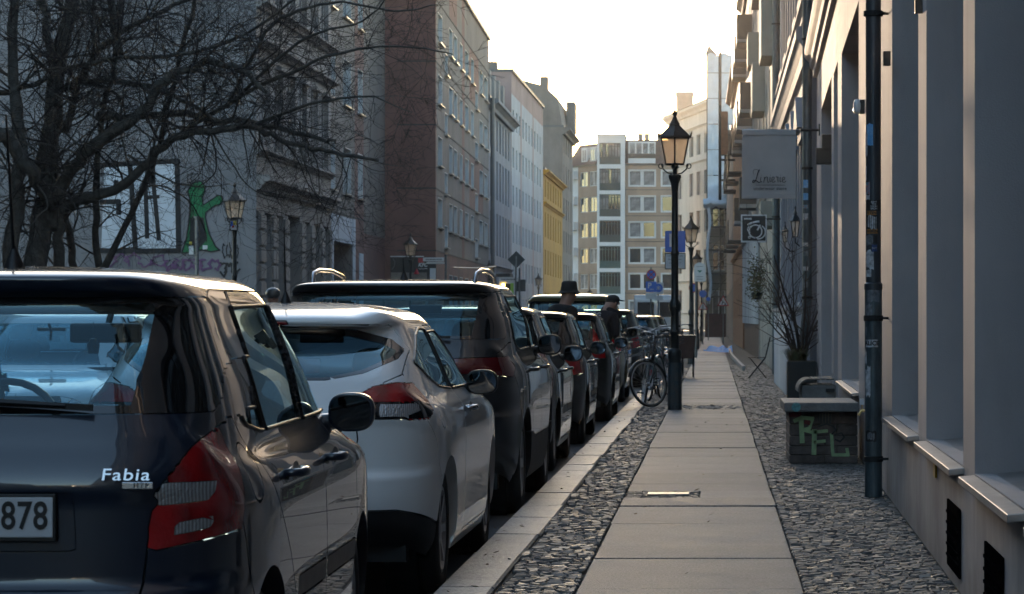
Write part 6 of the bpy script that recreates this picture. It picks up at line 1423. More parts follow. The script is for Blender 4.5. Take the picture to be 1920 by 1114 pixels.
B = MB(); a = at(776,0,126.7)[0]; B.lathe([(.13,at(0,514,126.7)[2]),(.0,at(0,503,126.7)[2])], c=(at(781,0,126.7)[0],126.7,0), n=10); put('red_cone', B, 'sign_red', t)
btext(t, 'KFC', 792.5, 497, 126.76, .22, 'sign_white', bold=.008, shear=.3)
B = MB(); B.tube([(at(x,0,126.7)[0],126.75,at(0,y_,126.7)[2]) for x, y_ in ((785,503),(788,505),(790,503.5),(793,505),(797,503.5),(801,504))], .012, n=4); put('script_line', B, 'sign_white', t)
B = MB(); B.tube([(at(x,0,126)[0],125.9,at(0,y_,126)[2]) for x, y_ in ((737,485),(741,491),(740,499),(735,506))], .02, n=5); put('hook', B, 'post_grey', t)
# info pole in front of the gable mural, and the framed picture on the lamp
t = signpost('pale square post with stickers in front of the green wall painting', at(369,0,86)[0], 86, at(0,408,86)[2], .06); B = MB(); B.lathe([(.11,0),(.11,.05)], c=(at(369,0,86)[0],86,at(0,409,86)[2]), n=12, cap=True); put('cap', B, 'post_grey', t)
board(t, 'notice', 354, 461, 363, 477, 85.9, 'sign_white', .01); board(t, 'notice', 355, 453, 360, 459, 85.9, 'sign_yellow', .01); board(t, 'notice', 380, 460, 389, 468, 85.9, 'sign_white', .01)
t = thing('small_poster', 'small framed colourful picture fixed to the lamp post by the wall painting', 'poster', (at(438,0,62.8)[0], 62.8, at(0,433,62.8)[2]))
f_ = board(t, 'frame', 430, 411, 446, 433, 62.85, 'sign_black', .005); board(f_, 'picture', 432, 414, 444, 431, 62.83, 'sign_white', .003, .003); board(f_, 'picture_patch', 437, 414.5, 443.5, 422, 62.82, 'sign_yellow', .003, .003); board(f_, 'picture_patch', 432.5, 415, 437, 424, 62.82, 'sign_blue', .003, .003); board(f_, 'picture_patch', 435, 423, 439, 427, 62.818, 'sign_red', .003, .003)
# ---------------------------------------------------------------- scaffold with sheets
mat('sheet', (.46,.52,.58), .45, var=.2, scale=.6, bump=.7, bscale=3.0); mat('scaffold_steel', (.06,.055,.05), .5, .5, var=.3)
sc = thing('scaffold', 'tall scaffold wrapped in pale blue sheeting at the end of the right hand row', 'scaffold', (.2, 226, 0))
xa, xb = at(1326,0,225)[0], at(1376,0,225)[0]
for x in (xa, (xa+xb)/2, xb):
    for y in (225.2, 226.4): B = MB(); B.tube([(x,y,0),(x,y,at(0,96,225)[2])], .06, n=6); put('upright', B, 'scaffold_steel', sc)
rows_ = [101,137,185,233,281,329,377]
rnd = random.Random(9)
for py0, py1 in zip(rows_[:-1], rows_[1:]):
    z1, z0 = at(0,py0,225)[2], at(0,py1,225)[2]
    for xs0, xs1 in ((xa, (xa+xb)/2+.0), ((xa+xb)/2, xb)):
        B = MB(); n = 10; vs = [(xs0+.03+(xs1-xs0-.06)*i/n, 225.05+.10*mnoise.noise((i*.4+xs0, j*.5, z0))-.03, z0+.04+(z1-z0-.06)*j/n+(.10*sin(i*.6) if j == n and py0 == 101 else 0)) for j in range(n+1) for i in range(n+1)]
        B.add(vs, [(j*(n+1)+i, j*(n+1)+i+1, (j+1)*(n+1)+i+1, (j+1)*(n+1)+i) for j in range(n) for i in range(n)]); put('sheet_panel', B, 'sheet', sc, smooth='all')
B = MB(); n = 12; m_ = 6; z1, z0 = at(0,372,225)[2], at(0,390,225)[2]
vs = [(xa-.3+(xb-xa+.3)*i/n, 224.9-.5*sin(pi*j/m_)+.15*mnoise.noise((i*.7,j,2)), z0+(z1-z0)*(j/m_)+.25*mnoise.noise((i*.5,j*.5,7))) for j in range(m_+1) for i in range(n+1)]
B.add(vs, [(j*(n+1)+i, j*(n+1)+i+1, (j+1)*(n+1)+i+1, (j+1)*(n+1)+i) for j in range(m_) for i in range(n)]); put('gathered_sheet', B, 'sheet', sc, smooth='all')
B = MB(); n = 20; vs = []
for j in range(n+1):
    z = at(0,385+(570-385)*j/n,224.8)[2]
    for i in range(5): vs.append((xa-.05+.055*i+.12*sin(j*.5)+.04*j/n*3, 224.8+.06*cos(i*1.7+j), z))
B.add(vs, [(j*5+i, j*5+i+1, (j+1)*5+i+1, (j+1)*5+i) for j in range(n) for i in range(4)]); put('hanging_strip', B, 'sheet', sc, smooth='all')
B = MB(); n = 10; vs = [(xa-.04+.02*sin(j), 225.1+1.3*i/4, at(0,385-285*j/n,225)[2]) for j in range(n+1) for i in range(5)]; B.add(vs, [(j*5+i, j*5+i+1, (j+1)*5+i+1, (j+1)*5+i) for j in range(n) for i in range(4)]); put('side_sheet', B, 'sheet', sc, smooth='all')
for py in (425,468,512,556):
    z = at(0,py,225)[2]; B = MB(); B.box(xa-.1,225.1,z-.10,xb,226.5,z+.05); dk = put('deck', B, 'scaffold_steel', sc)
    for dz in (.5, 1.0): B = MB(); B.tube([(xa,225.15,z+dz),(xb,225.15,z+dz)], .03, n=5); put('guard_rail', B, 'scaffold_steel', dk)
    B = MB(); B.tube([(xa+.3,225.2,z+.05),(xb-.2,225.2,z+1.8)], .03, n=5); put('brace', B, 'scaffold_steel', dk)
B = MB(); B.prism([(xa-.15,at(0,100,225)[2]),(xa+.75,at(0,100,225)[2]),(xa+.1,at(0,82,225)[2])], lambda u, v, d: (u, d, v), 226, 226.6); B.tube([(xa+.1,226.3,at(0,84,225)[2]),(xa+.1,226.3,at(0,62,225)[2])], .05, n=5); put('turret_tip', B, 'tower_brown', sc)
# building behind the scaffold so that it leans on something
FM = Fac(-.45, 227.0, 14, 227.0, 1)
building('narrow house front carrying the scaffold at the bend of the street', 'building', FM, 20.5, 12, 'stucco_beige', wins=grid([(.3,1.3),(2,3)], [(1.5,3.5),(5,7),(8.4,10.4),(12,14),(15.4,17.4)]), odepth=.12)
ms = thing('roof_mast', 'thin tall mast rising from a balcony frame in front of the sheeted scaffold', 'mast', (.3, 150, 7)); X_, Y_ = at(1350,0,150)[0], 150
B = MB(); B.tube([(X_,Y_,at(0,375,150)[2]),(X_,Y_,at(0,100,150)[2])], .09, n=6); B.tube([(X_,Y_,at(0,100,150)[2]),(X_,Y_,at(0,10,150)[2])], .04, n=6); put('mast', B, 'scaffold_steel', ms)
B = MB()
for py in (290,300,338): q = at(1350,py,150); B.tube([(q[0],150,q[2]),(1.1,150,q[2])], .06, n=5)
q0, q1 = at(1360,290,150), at(1360,338,150); B.tube([(q0[0],150,q0[2]),(q1[0],150,q1[2])], .06, n=5); put('wall_bracket', B, 'scaffold_steel', ms)
B = MB(); a = at(1352,338,150); B.box(a[0],149.6,at(0,290,150)[2],a[0]+.35,150.4,at(0,210,150)[2]); put('balcony_screen', B, 'brick_orange', ms)
mat('container_red', (.07,.02,.02), .6, var=.5, scale=1.5, bump=.4, bscale=6)
ct = thing('skip_container', 'dark red container closing the pavement under the scaffold', 'container', (.2, 205, 0)); a = at(1322,629,205); b_ = at(1361,588,205)
B = MB(); B.box(a[0],205,0,b_[0],208,b_[2]); cb_ = put('container_body', B, 'container_red', ct)
for i in range(7): B = MB(); x = a[0]+(b_[0]-a[0])*(i+.5)/7; B.box(x-.03,204.94,.05,x+.03,205,b_[2]-.05); put('rib', B, 'container_red', cb_)
mat('blue_plastic', (.02,.28,.70), .7, spec=.15, var=.3, scale=3)
B = MB(); n, m_ = 22, 8; P0 = at(1318,659,0)
vs = []
for j in range(m_+1):
    for i in range(n+1):
        u, v = i/n, j/m_; Y = 112+v*10-2*u; h = .22*max(0, mnoise.noise((u*5,v*3,1)))*(1-abs(2*v-1))+.10*u*(1-abs(2*v-1)); taper = max(.12, min(1, u*2.2)); vs.append((-.42+u*1.12, 116+(Y-116)*taper, .012+h*1.3))
B.add(vs, [(j*(n+1)+i, j*(n+1)+i+1, (j+1)*(n+1)+i+1, (j+1)*(n+1)+i) for j in range(m_) for i in range(n)]); one('plastic_sheet', B, 'blue_plastic', 'crumpled bright blue plastic sheet lying on the far pavement', 'plastic sheet', smooth='all')
# edging strip by the wall
mat('edging', (.33,.30,.27), .7, var=.3)
ed = thing('stone_edging', 'pale stone edging curving along the wall side of the far pavement', 'edging', (.9, 80, 0)); pts = [at(x,y_,0) for x, y_ in ()]
for (x0_, y0_), (x1_, y1_) in zip([(.68,72),(.62,82),(.55,95),(.55,110)], [(.62,81.8),(.55,94.8),(.55,109.8),(.6,125)]):
    B = MB(); B.add([(x0_,y0_,0),(x0_+.08,y0_,0),(x1_+.08,y1_,0),(x1_,y1_,0),(x0_,y0_,.12),(x0_+.08,y0_,.12),(x1_+.08,y1_,.12),(x1_,y1_,.12)], [(0,3,2,1),(4,5,6,7),(0,1,5,4),(1,2,6,5),(2,3,7,6),(3,0,4,7)]); put('edging_stone', B, 'edging', ed, bevel=.01)

# ---------------------------------------------------------------- folding chair
ch = thing('folding_chair', 'dark folding slat chair standing on the cobbles by the shop front', 'chair', (.93, 63, 0)); mat('chair_wood', (.05,.035,.03), .6, var=.3, scale=9)
for i in range(6): B = MB(); B.box(.72+i*.062,62.7,.435,.772+i*.062,63.1,.455); put('slat', B, 'chair_wood', ch)
for y in (62.72, 63.08):
    B = MB(); B.tube([(.74,y,0),(1.10,y,.44),(1.20,y,.88)], .013, n=6); put('leg', B, 'trim_black', ch, smooth=True); B = MB(); B.tube([(1.12,y,0),(.76,y,.44)], .013, n=6); put('leg', B, 'trim_black', ch, smooth=True)
for z in (.66,.76,.86): B = MB(); x = 1.10+(z-.44)*.227; B.box(x-.008,62.7,z-.025,x+.008,63.1,z+.025); put('back_slat', B, 'chair_wood', ch)

# ---------------------------------------------------------------- wall lanterns
def wall_lantern(label, X, Y, z0, z1, xw):
    t = thing('wall_lantern', label, 'wall lantern', (X, Y, z0), 0, 'wall lanterns'); h = z1-z0; s = h/.75; c = (0,0,0)
    B = MB()
    for k in range(6): B.tube([hexpt(.06*s,.02*s,k), hexpt(.105*s,.36*s,k)], .008, n=4); B.tube([hexpt(.06*s,.02*s,k), hexpt(.06*s,.02*s,k+1)], .008, n=4); B.tube([hexpt(.105*s,.36*s,k), hexpt(.105*s,.36*s,k+1)], .008, n=4)
    f_ = put('lantern_frame', B, 'lamp_iron', t, world=False)
    for k in range(6): B = MB(); B.quad(hexpt(.057*s,.025*s,k), hexpt(.057*s,.025*s,k+1), hexpt(.102*s,.355*s,k+1), hexpt(.102*s,.355*s,k)); put('pane', B, 'lamp_glass', f_, world=False)
    B = MB(); B.lathe([(.10*s,.36*s),(.13*s,.365*s),(.06*s,.47*s),(.035*s,.50*s),(.05*s,.51*s),(.02*s,.58*s),(.012*s,.62*s),(.025*s,.65*s),(0,.70*s)], n=6); put('lamp_roof', B, 'lamp_iron', t, world=False)
    B = MB(); B.tube([(0,0,.0),(0,0,-.08),(.1,0,-.16),(xw-X,0,-.16)], .014, n=6); B.box(xw-X-.03,-.05,-.3,xw-X,.05,0); put('wall_bracket', B, 'lamp_iron', t, world=False); return t
wall_lantern('wall lantern on a bracket right of the bicycle sign, the upper one of two', at(1491,0,50)[0], 50, at(0,446,50)[2], at(0,381,50)[2], 1.5)
wall_lantern('lower smaller wall lantern just left of the upper one', at(1472,0,54)[0], 54, at(0,455,54)[2], at(0,412,54)[2], 1.5)

# ---------------------------------------------------------------- bicycles
mat('bike_black', (.012,.012,.014), .35, .3, coat=.5); mat('bike_silver', (.35,.36,.38), .3, .7); mat('bike_green', (.02,.06,.05), .35, coat=.5); mat('bike_red', (.14,.02,.02), .35, coat=.5); mat('saddle', (.015,.013,.012), .6)
def bicycle(label, loc, rz, steer, lean, fm='bike_black', basket=True, stripe=False):
    """frame built along +y (front); parts stay children of the leaning root"""
    t = thing('bicycle', label, 'bicycle', loc, rz, 'bicycles parked by the kerb'); t.rotation_euler = (0, lean, rz)
    r = .335; fy, ry_ = .53, -.53; H = Vector((0,.30,.86)); D = Vector((0,.36,.66)); BB_ = Vector((0,-.08,.29)); ST = Vector((0,-.24,.76)); piv = Vector((0,.36,.66)); ax = (H-D).normalized(); MS = Matrix.Translation(D) @ Matrix.Rotation(steer, 4, ax) @ Matrix.Translation(-D)
    def wheel(cy, M_=None):
        c = Vector((0,cy,r)); B = MB(); B.lathe([(r-.012,-.014),(r-.003,-.018),(r+.006,-.012),(r+.010,0),(r+.006,.012),(r-.003,.018),(r-.012,.014)], c=c, n=44, axis='x')
        if M_: B.xf(M_)
        w_ = put('wheel', B, 'rubber', t, world=False, smooth='all'); B = MB(); B.lathe([(r-.035,-.010),(r-.012,-.013),(r-.012,.013),(r-.035,.010),(r-.035,-.010)], c=c, n=44, axis='x')
        B.lathe([(.022,-.035),(.022,.035)], c=c, n=10, axis='x', cap=True)
        if M_: B.xf(M_)
        rm_ = put('rim', B, 'bike_silver', w_, world=False, smooth='all'); B = MB()
        for k in range(28):
            a = 2*pi*k/28; s_ = (-1 if k % 2 else 1); B.tube([(s_*.03, c.y+.02*cos(a+.4*s_), c.z+.02*sin(a+.4*s_)), (s_*.004, c.y+(r-.03)*cos(a), c.z+(r-.03)*sin(a))], .0017, n=3, cap=False)
        if M_: B.xf(M_)
        put('spokes', B, 'bike_silver', rm_, world=False, kind='stuff')
        B = MB(); pts = [(0, cy+(r+.03)*cos(a), r+(r+.03)*sin(a)) for a in np.linspace(R(20), R(200) if cy < 0 else R(170), 16)]
        vs = []
        for p in pts:
            for dx, dz in ((-.028,-.004),(-.015,.006),(.015,.006),(.028,-.004)): q = Vector(p); n_ = (q-c).normalized(); vs.append(q+Vector((dx,0,0))+n_*dz)
        B.add(vs, [(i*4+k, i*4+k+1, (i+1)*4+k+1, (i+1)*4+k) for i in range(15) for k in range(3)])
        if M_: B.xf(M_)
        put('mudguard', B, fm, t, world=False, smooth='all')
    wheel(ry_); wheel(fy, MS)
    B = MB(); B.tube([H, BB_], .018, n=8); B.tube([D+Vector((0,-.02,.04)), BB_], .017, n=8); B.tube([BB_, ST], .016, n=8); B.tube([ST-Vector((0,0,.05)), H], .014, n=8)
    for s in (1,-1): B.tube([BB_, (s*.05,-.3,.30), (s*.06,ry_,r)], .010, n=6); B.tube([ST-Vector((0,0,.06)), (s*.06,ry_,r)], .008, n=6)
    put('frame', B, fm, t, world=False, smooth='all')
    B = MB(); B.tube([D-Vector((0,0,.0)), H+ax*.05], .02, n=8)
    for s in (1,-1): B.tube([D, D+Vector((s*.055,.02,-.04)), (s*.058,.46,.45), (s*.05,fy,r)], .012, n=6)
    B.xf(MS); put('fork', B, fm, t, world=False, smooth='all')
    B = MB(); B.tube([H+ax*.02, H+ax*.22], .013, n=8); top = H+ax*.22
    hb = [(-.30,-.22,.02),(-.28,-.10,.04),(-.20,.02,.06),(-.08,.05,.03),(0,.04,0),(.08,.05,.03),(.20,.02,.06),(.28,-.10,.04),(.30,-.22,.02)]
    B.tube([top+Vector(p) for p in hb], .011, n=8); B.xf(MS); hbo = put('handlebar', B, 'bike_silver', t, world=False, smooth='all')
    for s in (1,-1): B = MB(); B.tube([top+Vector((s*.285,-.11,.035)), top+Vector((s*.302,-.25,.015))], .016, n=8); B.xf(MS); put('grip', B, 'rubber', hbo, world=False, smooth='all')
    B = MB(); B.tube([ST, ST+Vector((0,-.06,.20))], .013, n=8); sp2 = put('seat_post', B, 'bike_silver', t, world=False, smooth='all')
    s0 = ST+Vector((0,-.06,.22)); B = MB(); vs = []; pr = [(-.15,.085),(-.10,.10),(-.03,.085),(.04,.045),(.10,.028),(.15,.018)]
    for yv, hw in pr: vs += [s0+Vector((-hw,yv,-.02)), s0+Vector((-hw*.8,yv,.02)), s0+Vector((0,yv,.03)), s0+Vector((hw*.8,yv,.02)), s0+Vector((hw,yv,-.02))]
    B.add(vs, [(i*5+k, i*5+k+1, (i+1)*5+k+1, (i+1)*5+k) for i in range(5) for k in range(4)]+[(0,4,3,2,1),(25,26,27,28,29)]); put('saddle', B, 'saddle', sp2, world=False, smooth='all')
    B = MB(); B.lathe([(.09,.05),(.09,.056),(.02,.056)], c=(0,BB_.y,BB_.z), n=20, axis='x'); B.tube([BB_+Vector((.06,0,0)), BB_+Vector((.07,.12,-.11))], .010, n=6); B.tube([BB_+Vector((-.06,0,0)), BB_+Vector((-.07,-.12,.11))], .010, n=6); cr = put('crank', B, 'bike_silver', t, world=False)
    for v in ((.07,.12,-.11),(-.07,-.12,.11)): B = MB(); q = BB_+Vector(v); B.obox((q.x+(.05 if q.x > 0 else -.05), q.y, q.z), .09,.08,.02); put('pedal', B, 'rubber', cr, world=False)
    B = MB(); B.tube([(s_*0.0+.052, BB_.y+.085*cos(a)-0, BB_.z+.085*sin(a)) for s_, a in [(1, R(90))]]+[(.052,ry_,r+.04)], .004, n=4); B.tube([(.052,BB_.y,BB_.z-.085),(.052,ry_,r-.04)], .004, n=4); put('chain', B, 'bike_black', t, world=False)
    if basket:
        B = MB(); x0, x1, y0, y1, z0, z1 = -.19, .19, .42, .70, .78, 1.02
        for i in range(9):
            x = x0+(x1-x0)*i/8; B.tube([(x*1.1,y0,z1),(x,y0,z0),(x,y1,z0),(x*1.1,y1+.02,z1)], .0028, n=4)
        for i in range(7): y = y0+(y1-y0)*i/6; B.tube([(x0*1.1,y,z1),(x0,y,z0),(x1,y,z0),(x1*1.1,y,z1)], .0028, n=4)
        for z in (z0,.84,.90,.96,z1): f = 1+.1*(z-z0)/(z1-z0); B.tube([(x0*f,y0,z),(x1*f,y0,z),(x1*f,y1,z),(x0*f,y1,z)], .003 if z < z1 else .007, n=4, closed=True, cap=False)
        B.xf(MS); put('basket', B, 'bike_black', t, world=False)
    B = MB(); B.lathe([(.0,-.02),(.035,.0),(.038,.05),(.0,.055)], c=(0,.42,.86), n=12, axis='y'); B.xf(MS); put('headlight', B, 'bike_silver', t, world=False, smooth='all')
    if stripe: B = MB(); a = BB_.lerp(D, .45); b_ = BB_.lerp(D, .62); B.tube([a, b_], .0195, n=8); put('red_band', B, 'sign_red', t, world=False)
    return t
bicycle('black bicycle with wire front basket leaning at the foot of the nearest lamp post', (-.98, 43.0, 0), R(187), R(-58), R(-4), 'bike_black', True, True)
bicycle('dark green bicycle parked behind the one at the lamp post', (-.92, 46.0, 0), R(170), R(25), R(5), 'bike_green', False)
bicycle('black bicycle with a raised silver handlebar, third from the lamp post', (-.85, 49.0, 0), R(12), R(-20), R(-4), 'bike_black', True)
bicycle('dark red bicycle fourth in the row of parked bicycles', (-.95, 52.6, 0), R(160), R(30), R(6), 'bike_red', False)
bicycle('silver bicycle farthest of the parked bicycles beside the cargo box', (-.80, 58.0, 0), R(195), R(-25), R(3), 'bike_silver', True)
mat('cargo_wood', (.09,.045,.035), .6, var=.3, scale=5)
cg = thing('cargo_bicycle', 'cargo bicycle with a dark brown wooden box behind the nearest lamp post', 'cargo bicycle', (-.62, 63.5, 0))
B = MB(); B.add([(-.95,63,.42),(-.46,63,.42),(-.46,64.2,.42),(-.95,64.2,.42),(-.99,62.9,.88),(-.40,62.9,.88),(-.40,64.3,.88),(-.99,64.3,.88)], [(0,3,2,1),(4,5,6,7),(0,1,5,4),(1,2,6,5),(2,3,7,6),(3,0,4,7)]); put('box', B, 'cargo_wood', cg, bevel=.015)
B = MB(); B.box(-1.0,62.88,.885,-.39,64.32,.92); put('lid', B, 'trim_black', cg, bevel=.01)
for x in (-.98,-.45): B = MB(); B.lathe([(.27,-.02),(.29,0),(.27,.02),(.24,0),(.27,-.02)], c=(x,63.3,.29), n=30, axis='x'); w2 = put('wheel', B, 'rubber', cg, smooth='all'); B = MB(); [B.tube([(x,63.3,.29),(x,63.3+.25*cos(a),.29+.25*sin(a))], .003, n=3) for a in np.linspace(0,2*pi,13)[:-1]]; put('spokes', B, 'bike_silver', w2, kind='stuff')
B = MB(); B.lathe([(.31,-.02),(.33,0),(.31,.02),(.28,0),(.31,-.02)], c=(-.7,65.2,.33), n=30, axis='x'); put('wheel', B, 'rubber', cg, smooth='all')
B = MB(); B.tube([(-.7,64.1,.35),(-.7,64.7,.35),(-.7,65.2,.33)], .025, n=8); B.tube([(-.7,64.6,.35),(-.7,64.75,.95)], .02, n=8); B.tube([(-.98,64.35,1.02),(-.7,64.2,1.05),(-.42,64.35,1.02)], .014, n=6); B.tube([(-.7,64.25,.5),(-.7,64.2,1.05)], .015, n=6); put('frame', B, 'bike_black', cg, smooth='all')

# ---------------------------------------------------------------- delivery van far off
vn = thing('parked_van', 'pale blue white delivery van standing far down the street by the crossing', 'van', (-2.5, 128, ROADZ))
B = MB(); B.prism([(0,.45),(0,2.25),(.12,2.42),(3.6,2.45),(4.3,2.0),(4.9,1.25),(5.6,1.05),(5.75,.45)], lambda a, b_, d: (-2.5+d, 128+a, b_+ROADZ), -1.0, 1.0); put('body', B, 'paint_white', vn, bevel=.08, seg=3, smooth='all')
for s in (-.48, .48): B = MB(); B.box(-2.5+s-.36,127.985,1.35,-2.5+s+.36,127.998,2.0); put('rear_window', B, 'pane_dark', vn, bevel=.004)
for s in (-1,1): B = MB(); B.box(-2.5+s*.9-.06,127.98,.8,-2.5+s*.9+.06,128.0,1.5); put('tail_light', B, 'lens_red', vn)
for y in (129.0,132.4):
    for s in (-1,1): B = MB(); B.lathe([(.2,-.1),(.33,-.1),(.34,0),(.33,.1),(.2,.1),(0,.1)], c=(-2.5+s*.88,y,.24), n=24, axis='x'); put('wheel', B, 'rubber', vn, smooth=True)
B = MB(); B.box(-3.4,127.93,.3,-1.6,128.0,.5); put('rear_bumper', B, 'trim_black', vn)

# ---------------------------------------------------------------- people
mat('skin', (.32,.17,.12), .55, var=.1); mat('hair_dark', (.012,.010,.009), .7, bump=.6, bscale=120); mat('coat_black', (.010,.009,.010), .9, var=.4, scale=7, bump=.4, bscale=40); mat('hoodie', (.014,.010,.013), .9, var=.4, scale=7, bump=.4, bscale=40); mat('trousers', (.02,.022,.03), .9, var=.3); mat('shoe', (.015,.015,.015), .5); mat('coat_brown', (.05,.035,.03), .9, var=.3); mat('helmet_grey', (.07,.075,.08), .35, coat=.3)
def skinned(name, nodes, edges, parent, m, sub=2, root=0):
    me = bpy.data.meshes.new(name); me.from_pydata([n[0] for n in nodes], edges, []); o = bpy.data.objects.new(name, me); COL.objects.link(o)
    md = o.modifiers.new('s', 'SKIN'); md.use_smooth_shade = True; sv = me.skin_vertices[0].data
    for i, n in enumerate(nodes): r = n[1]; sv[i].radius = (r, r) if not isinstance(r, tuple) else r
    sv[root].use_root = True; o.modifiers.new('d', 'SUBSURF').levels = sub
    dg = bpy.context.evaluated_depsgraph_get(); dg.update(); m2 = bpy.data.meshes.new_from_object(o.evaluated_get(dg)); bpy.data.objects.remove(o)
    m2.name = name; m2.materials.clear(); m2.polygons.foreach_set('use_smooth', [True]*len(m2.polygons)); return obj(name, m2, m, parent)
def person(label, loc, rz, H=1.75, lean=0.0, head=(0,.0,0), coat='coat_black', hood=False, hat=None, arms='down', turn=0.0, legs=0.0):
    t = thing('person', label, 'person', loc, rz); s = H/1.75
    def P(x, y, z):   # lean the upper body forward from the hips
        v = Vector((x, y, z))
        if z > .9: q = v-Vector((0,0,.92)); q.rotate(Matrix.Rotation(-lean, 3, 'X')); v = q+Vector((0,0,.92))
        return tuple(v*s)
    r = lambda a: a*s
    # one continuous body: pelvis, spine, neck, head, limbs, fingers
    nd = [(P(0,0,.95),r(.13)),(P(0,0,1.15),r(.12)),(P(0,0,1.35),r(.145)),(P(0,0,1.47),r(.075)),(P(0,.01,1.53),r(.075)),(P(head[0]*.5,.03+head[1]*.5,1.595),r(.098)),(P(head[0],.035+head[1],1.67),r(.112))]; ed_ = [(0,1),(1,2),(2,3),(3,4),(4,5),(5,6)]
    for sg_ in (1,-1):
        k = len(nd); lg = legs*sg_
        nd += [(P(sg_*.10,0,.86),r(.095)),(P(sg_*.11,.03+lg*.5,.48),r(.062)),(P(sg_*.11,lg,.10),r(.042)),(P(sg_*.12,lg+.16,.045),r(.036))]; ed_ += [(0,k),(k,k+1),(k+1,k+2),(k+2,k+3)]
        k = len(nd)
        if arms == 'down': a = [(.19,0,1.40),(.25,-.02,1.12),(.26,.08,.90)]
        elif arms == 'front': a = [(.19,0,1.40),(.25,.06,1.14),(.12,.30,1.08)]
        nd += [(P(sg_*a[0][0],a[0][1],a[0][2]),r(.062)),(P(sg_*a[1][0],a[1][1],a[1][2]),r(.045)),(P(sg_*a[2][0],a[2][1],a[2][2]),r(.028))]; ed_ += [(2,k),(k,k+1),(k+1,k+2)]
        w_ = Vector(a[2])-Vector(a[1]); w_.normalize(); base = Vector(a[2])+w_*.08; kk = len(nd); nd.append((P(sg_*base.x, base.y, base.z), r(.030))); ed_.append((k+2, kk))
        for f in range(4):
            off = Vector((0,.022,0)) if arms == 'down' else Vector((.0,0,.022)); q = base+off*(f-1.5)+w_*.02; q2 = q+w_*(.035 if f in (1,2) else .028); q3 = q2+w_*.022+Vector((-.012,0,0)); k2 = len(nd)
            nd += [(P(sg_*q.x,q.y,q.z),r(.0095)),(P(sg_*q2.x,q2.y,q2.z),r(.0085)),(P(sg_*q3.x,q3.y,q3.z),r(.0075))]; ed_ += [(kk,k2),(k2,k2+1),(k2+1,k2+2)]
        q = Vector(a[2])+w_*.04+Vector((-.025,.015,0)); q2 = q+w_*.03+Vector((-.012,.008,0)); k2 = len(nd); nd += [(P(sg_*q.x,q.y,q.z),r(.011)),(P(sg_*q2.x,q2.y,q2.z),r(.009))]; ed_ += [(k+2,k2),(k2,k2+1)]
    body_ = skinned('body', nd, ed_, t, 'skin')
    # clothes follow the body, slightly outside it
    cn = [(P(0,-.01,.82),r(.175)),(P(0,0,1.10),r(.170)),(P(0,0,1.34),r(.20)),(P(0,0,1.48),r(.13))]; ce = [(0,1),(1,2),(2,3)]
    for sg_ in (1,-1):
        k = len(cn); a = [(.19,0,1.40),(.25,-.02,1.12),(.26,.07,.93)] if arms == 'down' else [(.19,0,1.40),(.25,.06,1.14),(.14,.28,1.085)]
        cn += [(P(sg_*a[0][0],a[0][1],a[0][2]),r(.085)),(P(sg_*a[1][0],a[1][1],a[1][2]),r(.065)),(P(sg_*a[2][0],a[2][1],a[2][2]),r(.050))]; ce += [(2,k),(k,k+1),(k+1,k+2)]
    jk = skinned('jacket', cn, ce, t, coat)
    tn = [(P(0,0,.98),r(.155))]; te = []
    for sg_ in (1,-1): k = len(tn); lg = legs*sg_; tn += [(P(sg_*.10,0,.85),r(.108)),(P(sg_*.11,.03+lg*.5,.48),r(.078)),(P(sg_*.11,lg,.10),r(.062))]; te += [(0,k),(k,k+1),(k+1,k+2)]
    skinned('trousers', tn, te, t, 'trousers')
    for sg_ in (1,-1): lg = legs*sg_; B = ellip_mb(P(sg_*.12,lg+.09,.05), r(.05), r(.14), r(.055), e=2.6); put('shoe', B, 'shoe', t, world=False, smooth='all')
    hc = Vector(P(head[0],.035+head[1],1.67))
    Rm = Matrix.Rotation(turn, 4, 'Z')
    def hp(x, y, z): return tuple(hc + Rm @ Vector((x*s, y*s, z*s)))
    def face(name, B, m): 
        B.v = [tuple(hc+(Rm @ (Vector(v)*s))) for v in B.v]; return put(name, B, m, t, world=False, smooth='all')
    face('nose', ellip_mb((0,.096,-.012), .013,.022,.026, n=8, m=6, e=2), 'skin'); face('ear', ellip_mb((.086,0,-.012), .012,.022,.034, n=8, m=6, e=2), 'skin'); face('ear', ellip_mb((-.086,0,-.012), .012,.022,.034, n=8, m=6, e=2), 'skin')
    for sx_ in (.032,-.032): face('eye', ellip_mb((sx_,.080,.010), .013,.010,.008, n=8, m=6, e=2), 'sign_black')
    face('mouth', ellip_mb((0,.084,-.050), .024,.008,.006, n=8, m=6, e=2), 'lens_dark_red')
    face('hair', ellip_mb((0,-.018,.022), .098,.098,.095, n=20, m=12, e=2.2), 'hair_dark')
    if hood:
        B = MB(); B.tube([(.11,-.02,-.16),(.09,-.11,-.12),(0,-.15,-.11),(-.09,-.11,-.12),(-.11,-.02,-.16),(-.06,.07,-.19),(.06,.07,-.19)], .055, n=8, closed=True, cap=False); face('hood', B, coat)
    if hat == 'brim':
        B = MB(); B.lathe([(.140,-.015),(.136,-.02),(.104,.02),(.102,.04),(.094,.11),(.07,.130),(0,.135)], c=(0,-.01,0), n=24); face('hat', B, 'hair_dark')
    if hat == 'cap':
        B = ellip_mb((0,-.005,.045), .102,.108,.075, n=20, m=10, e=2.2); B.add([(-.07,.07,.04),(.07,.07,.04),(.06,.175,.02),(-.06,.175,.02),(-.07,.07,.05),(.07,.07,.05),(.06,.175,.028),(-.06,.175,.028)], [(0,3,2,1),(4,5,6,7),(0,1,5,4),(1,2,6,5),(2,3,7,6),(3,0,4,7)]); face('cap', B, 'hair_dark')
    if hat == 'helmet':
        B = ellip_mb((0,-.01,.05), .125,.15,.105, n=24, m=12, e=2.2); face('helmet', B, 'helmet_grey')
    return t, s, lean
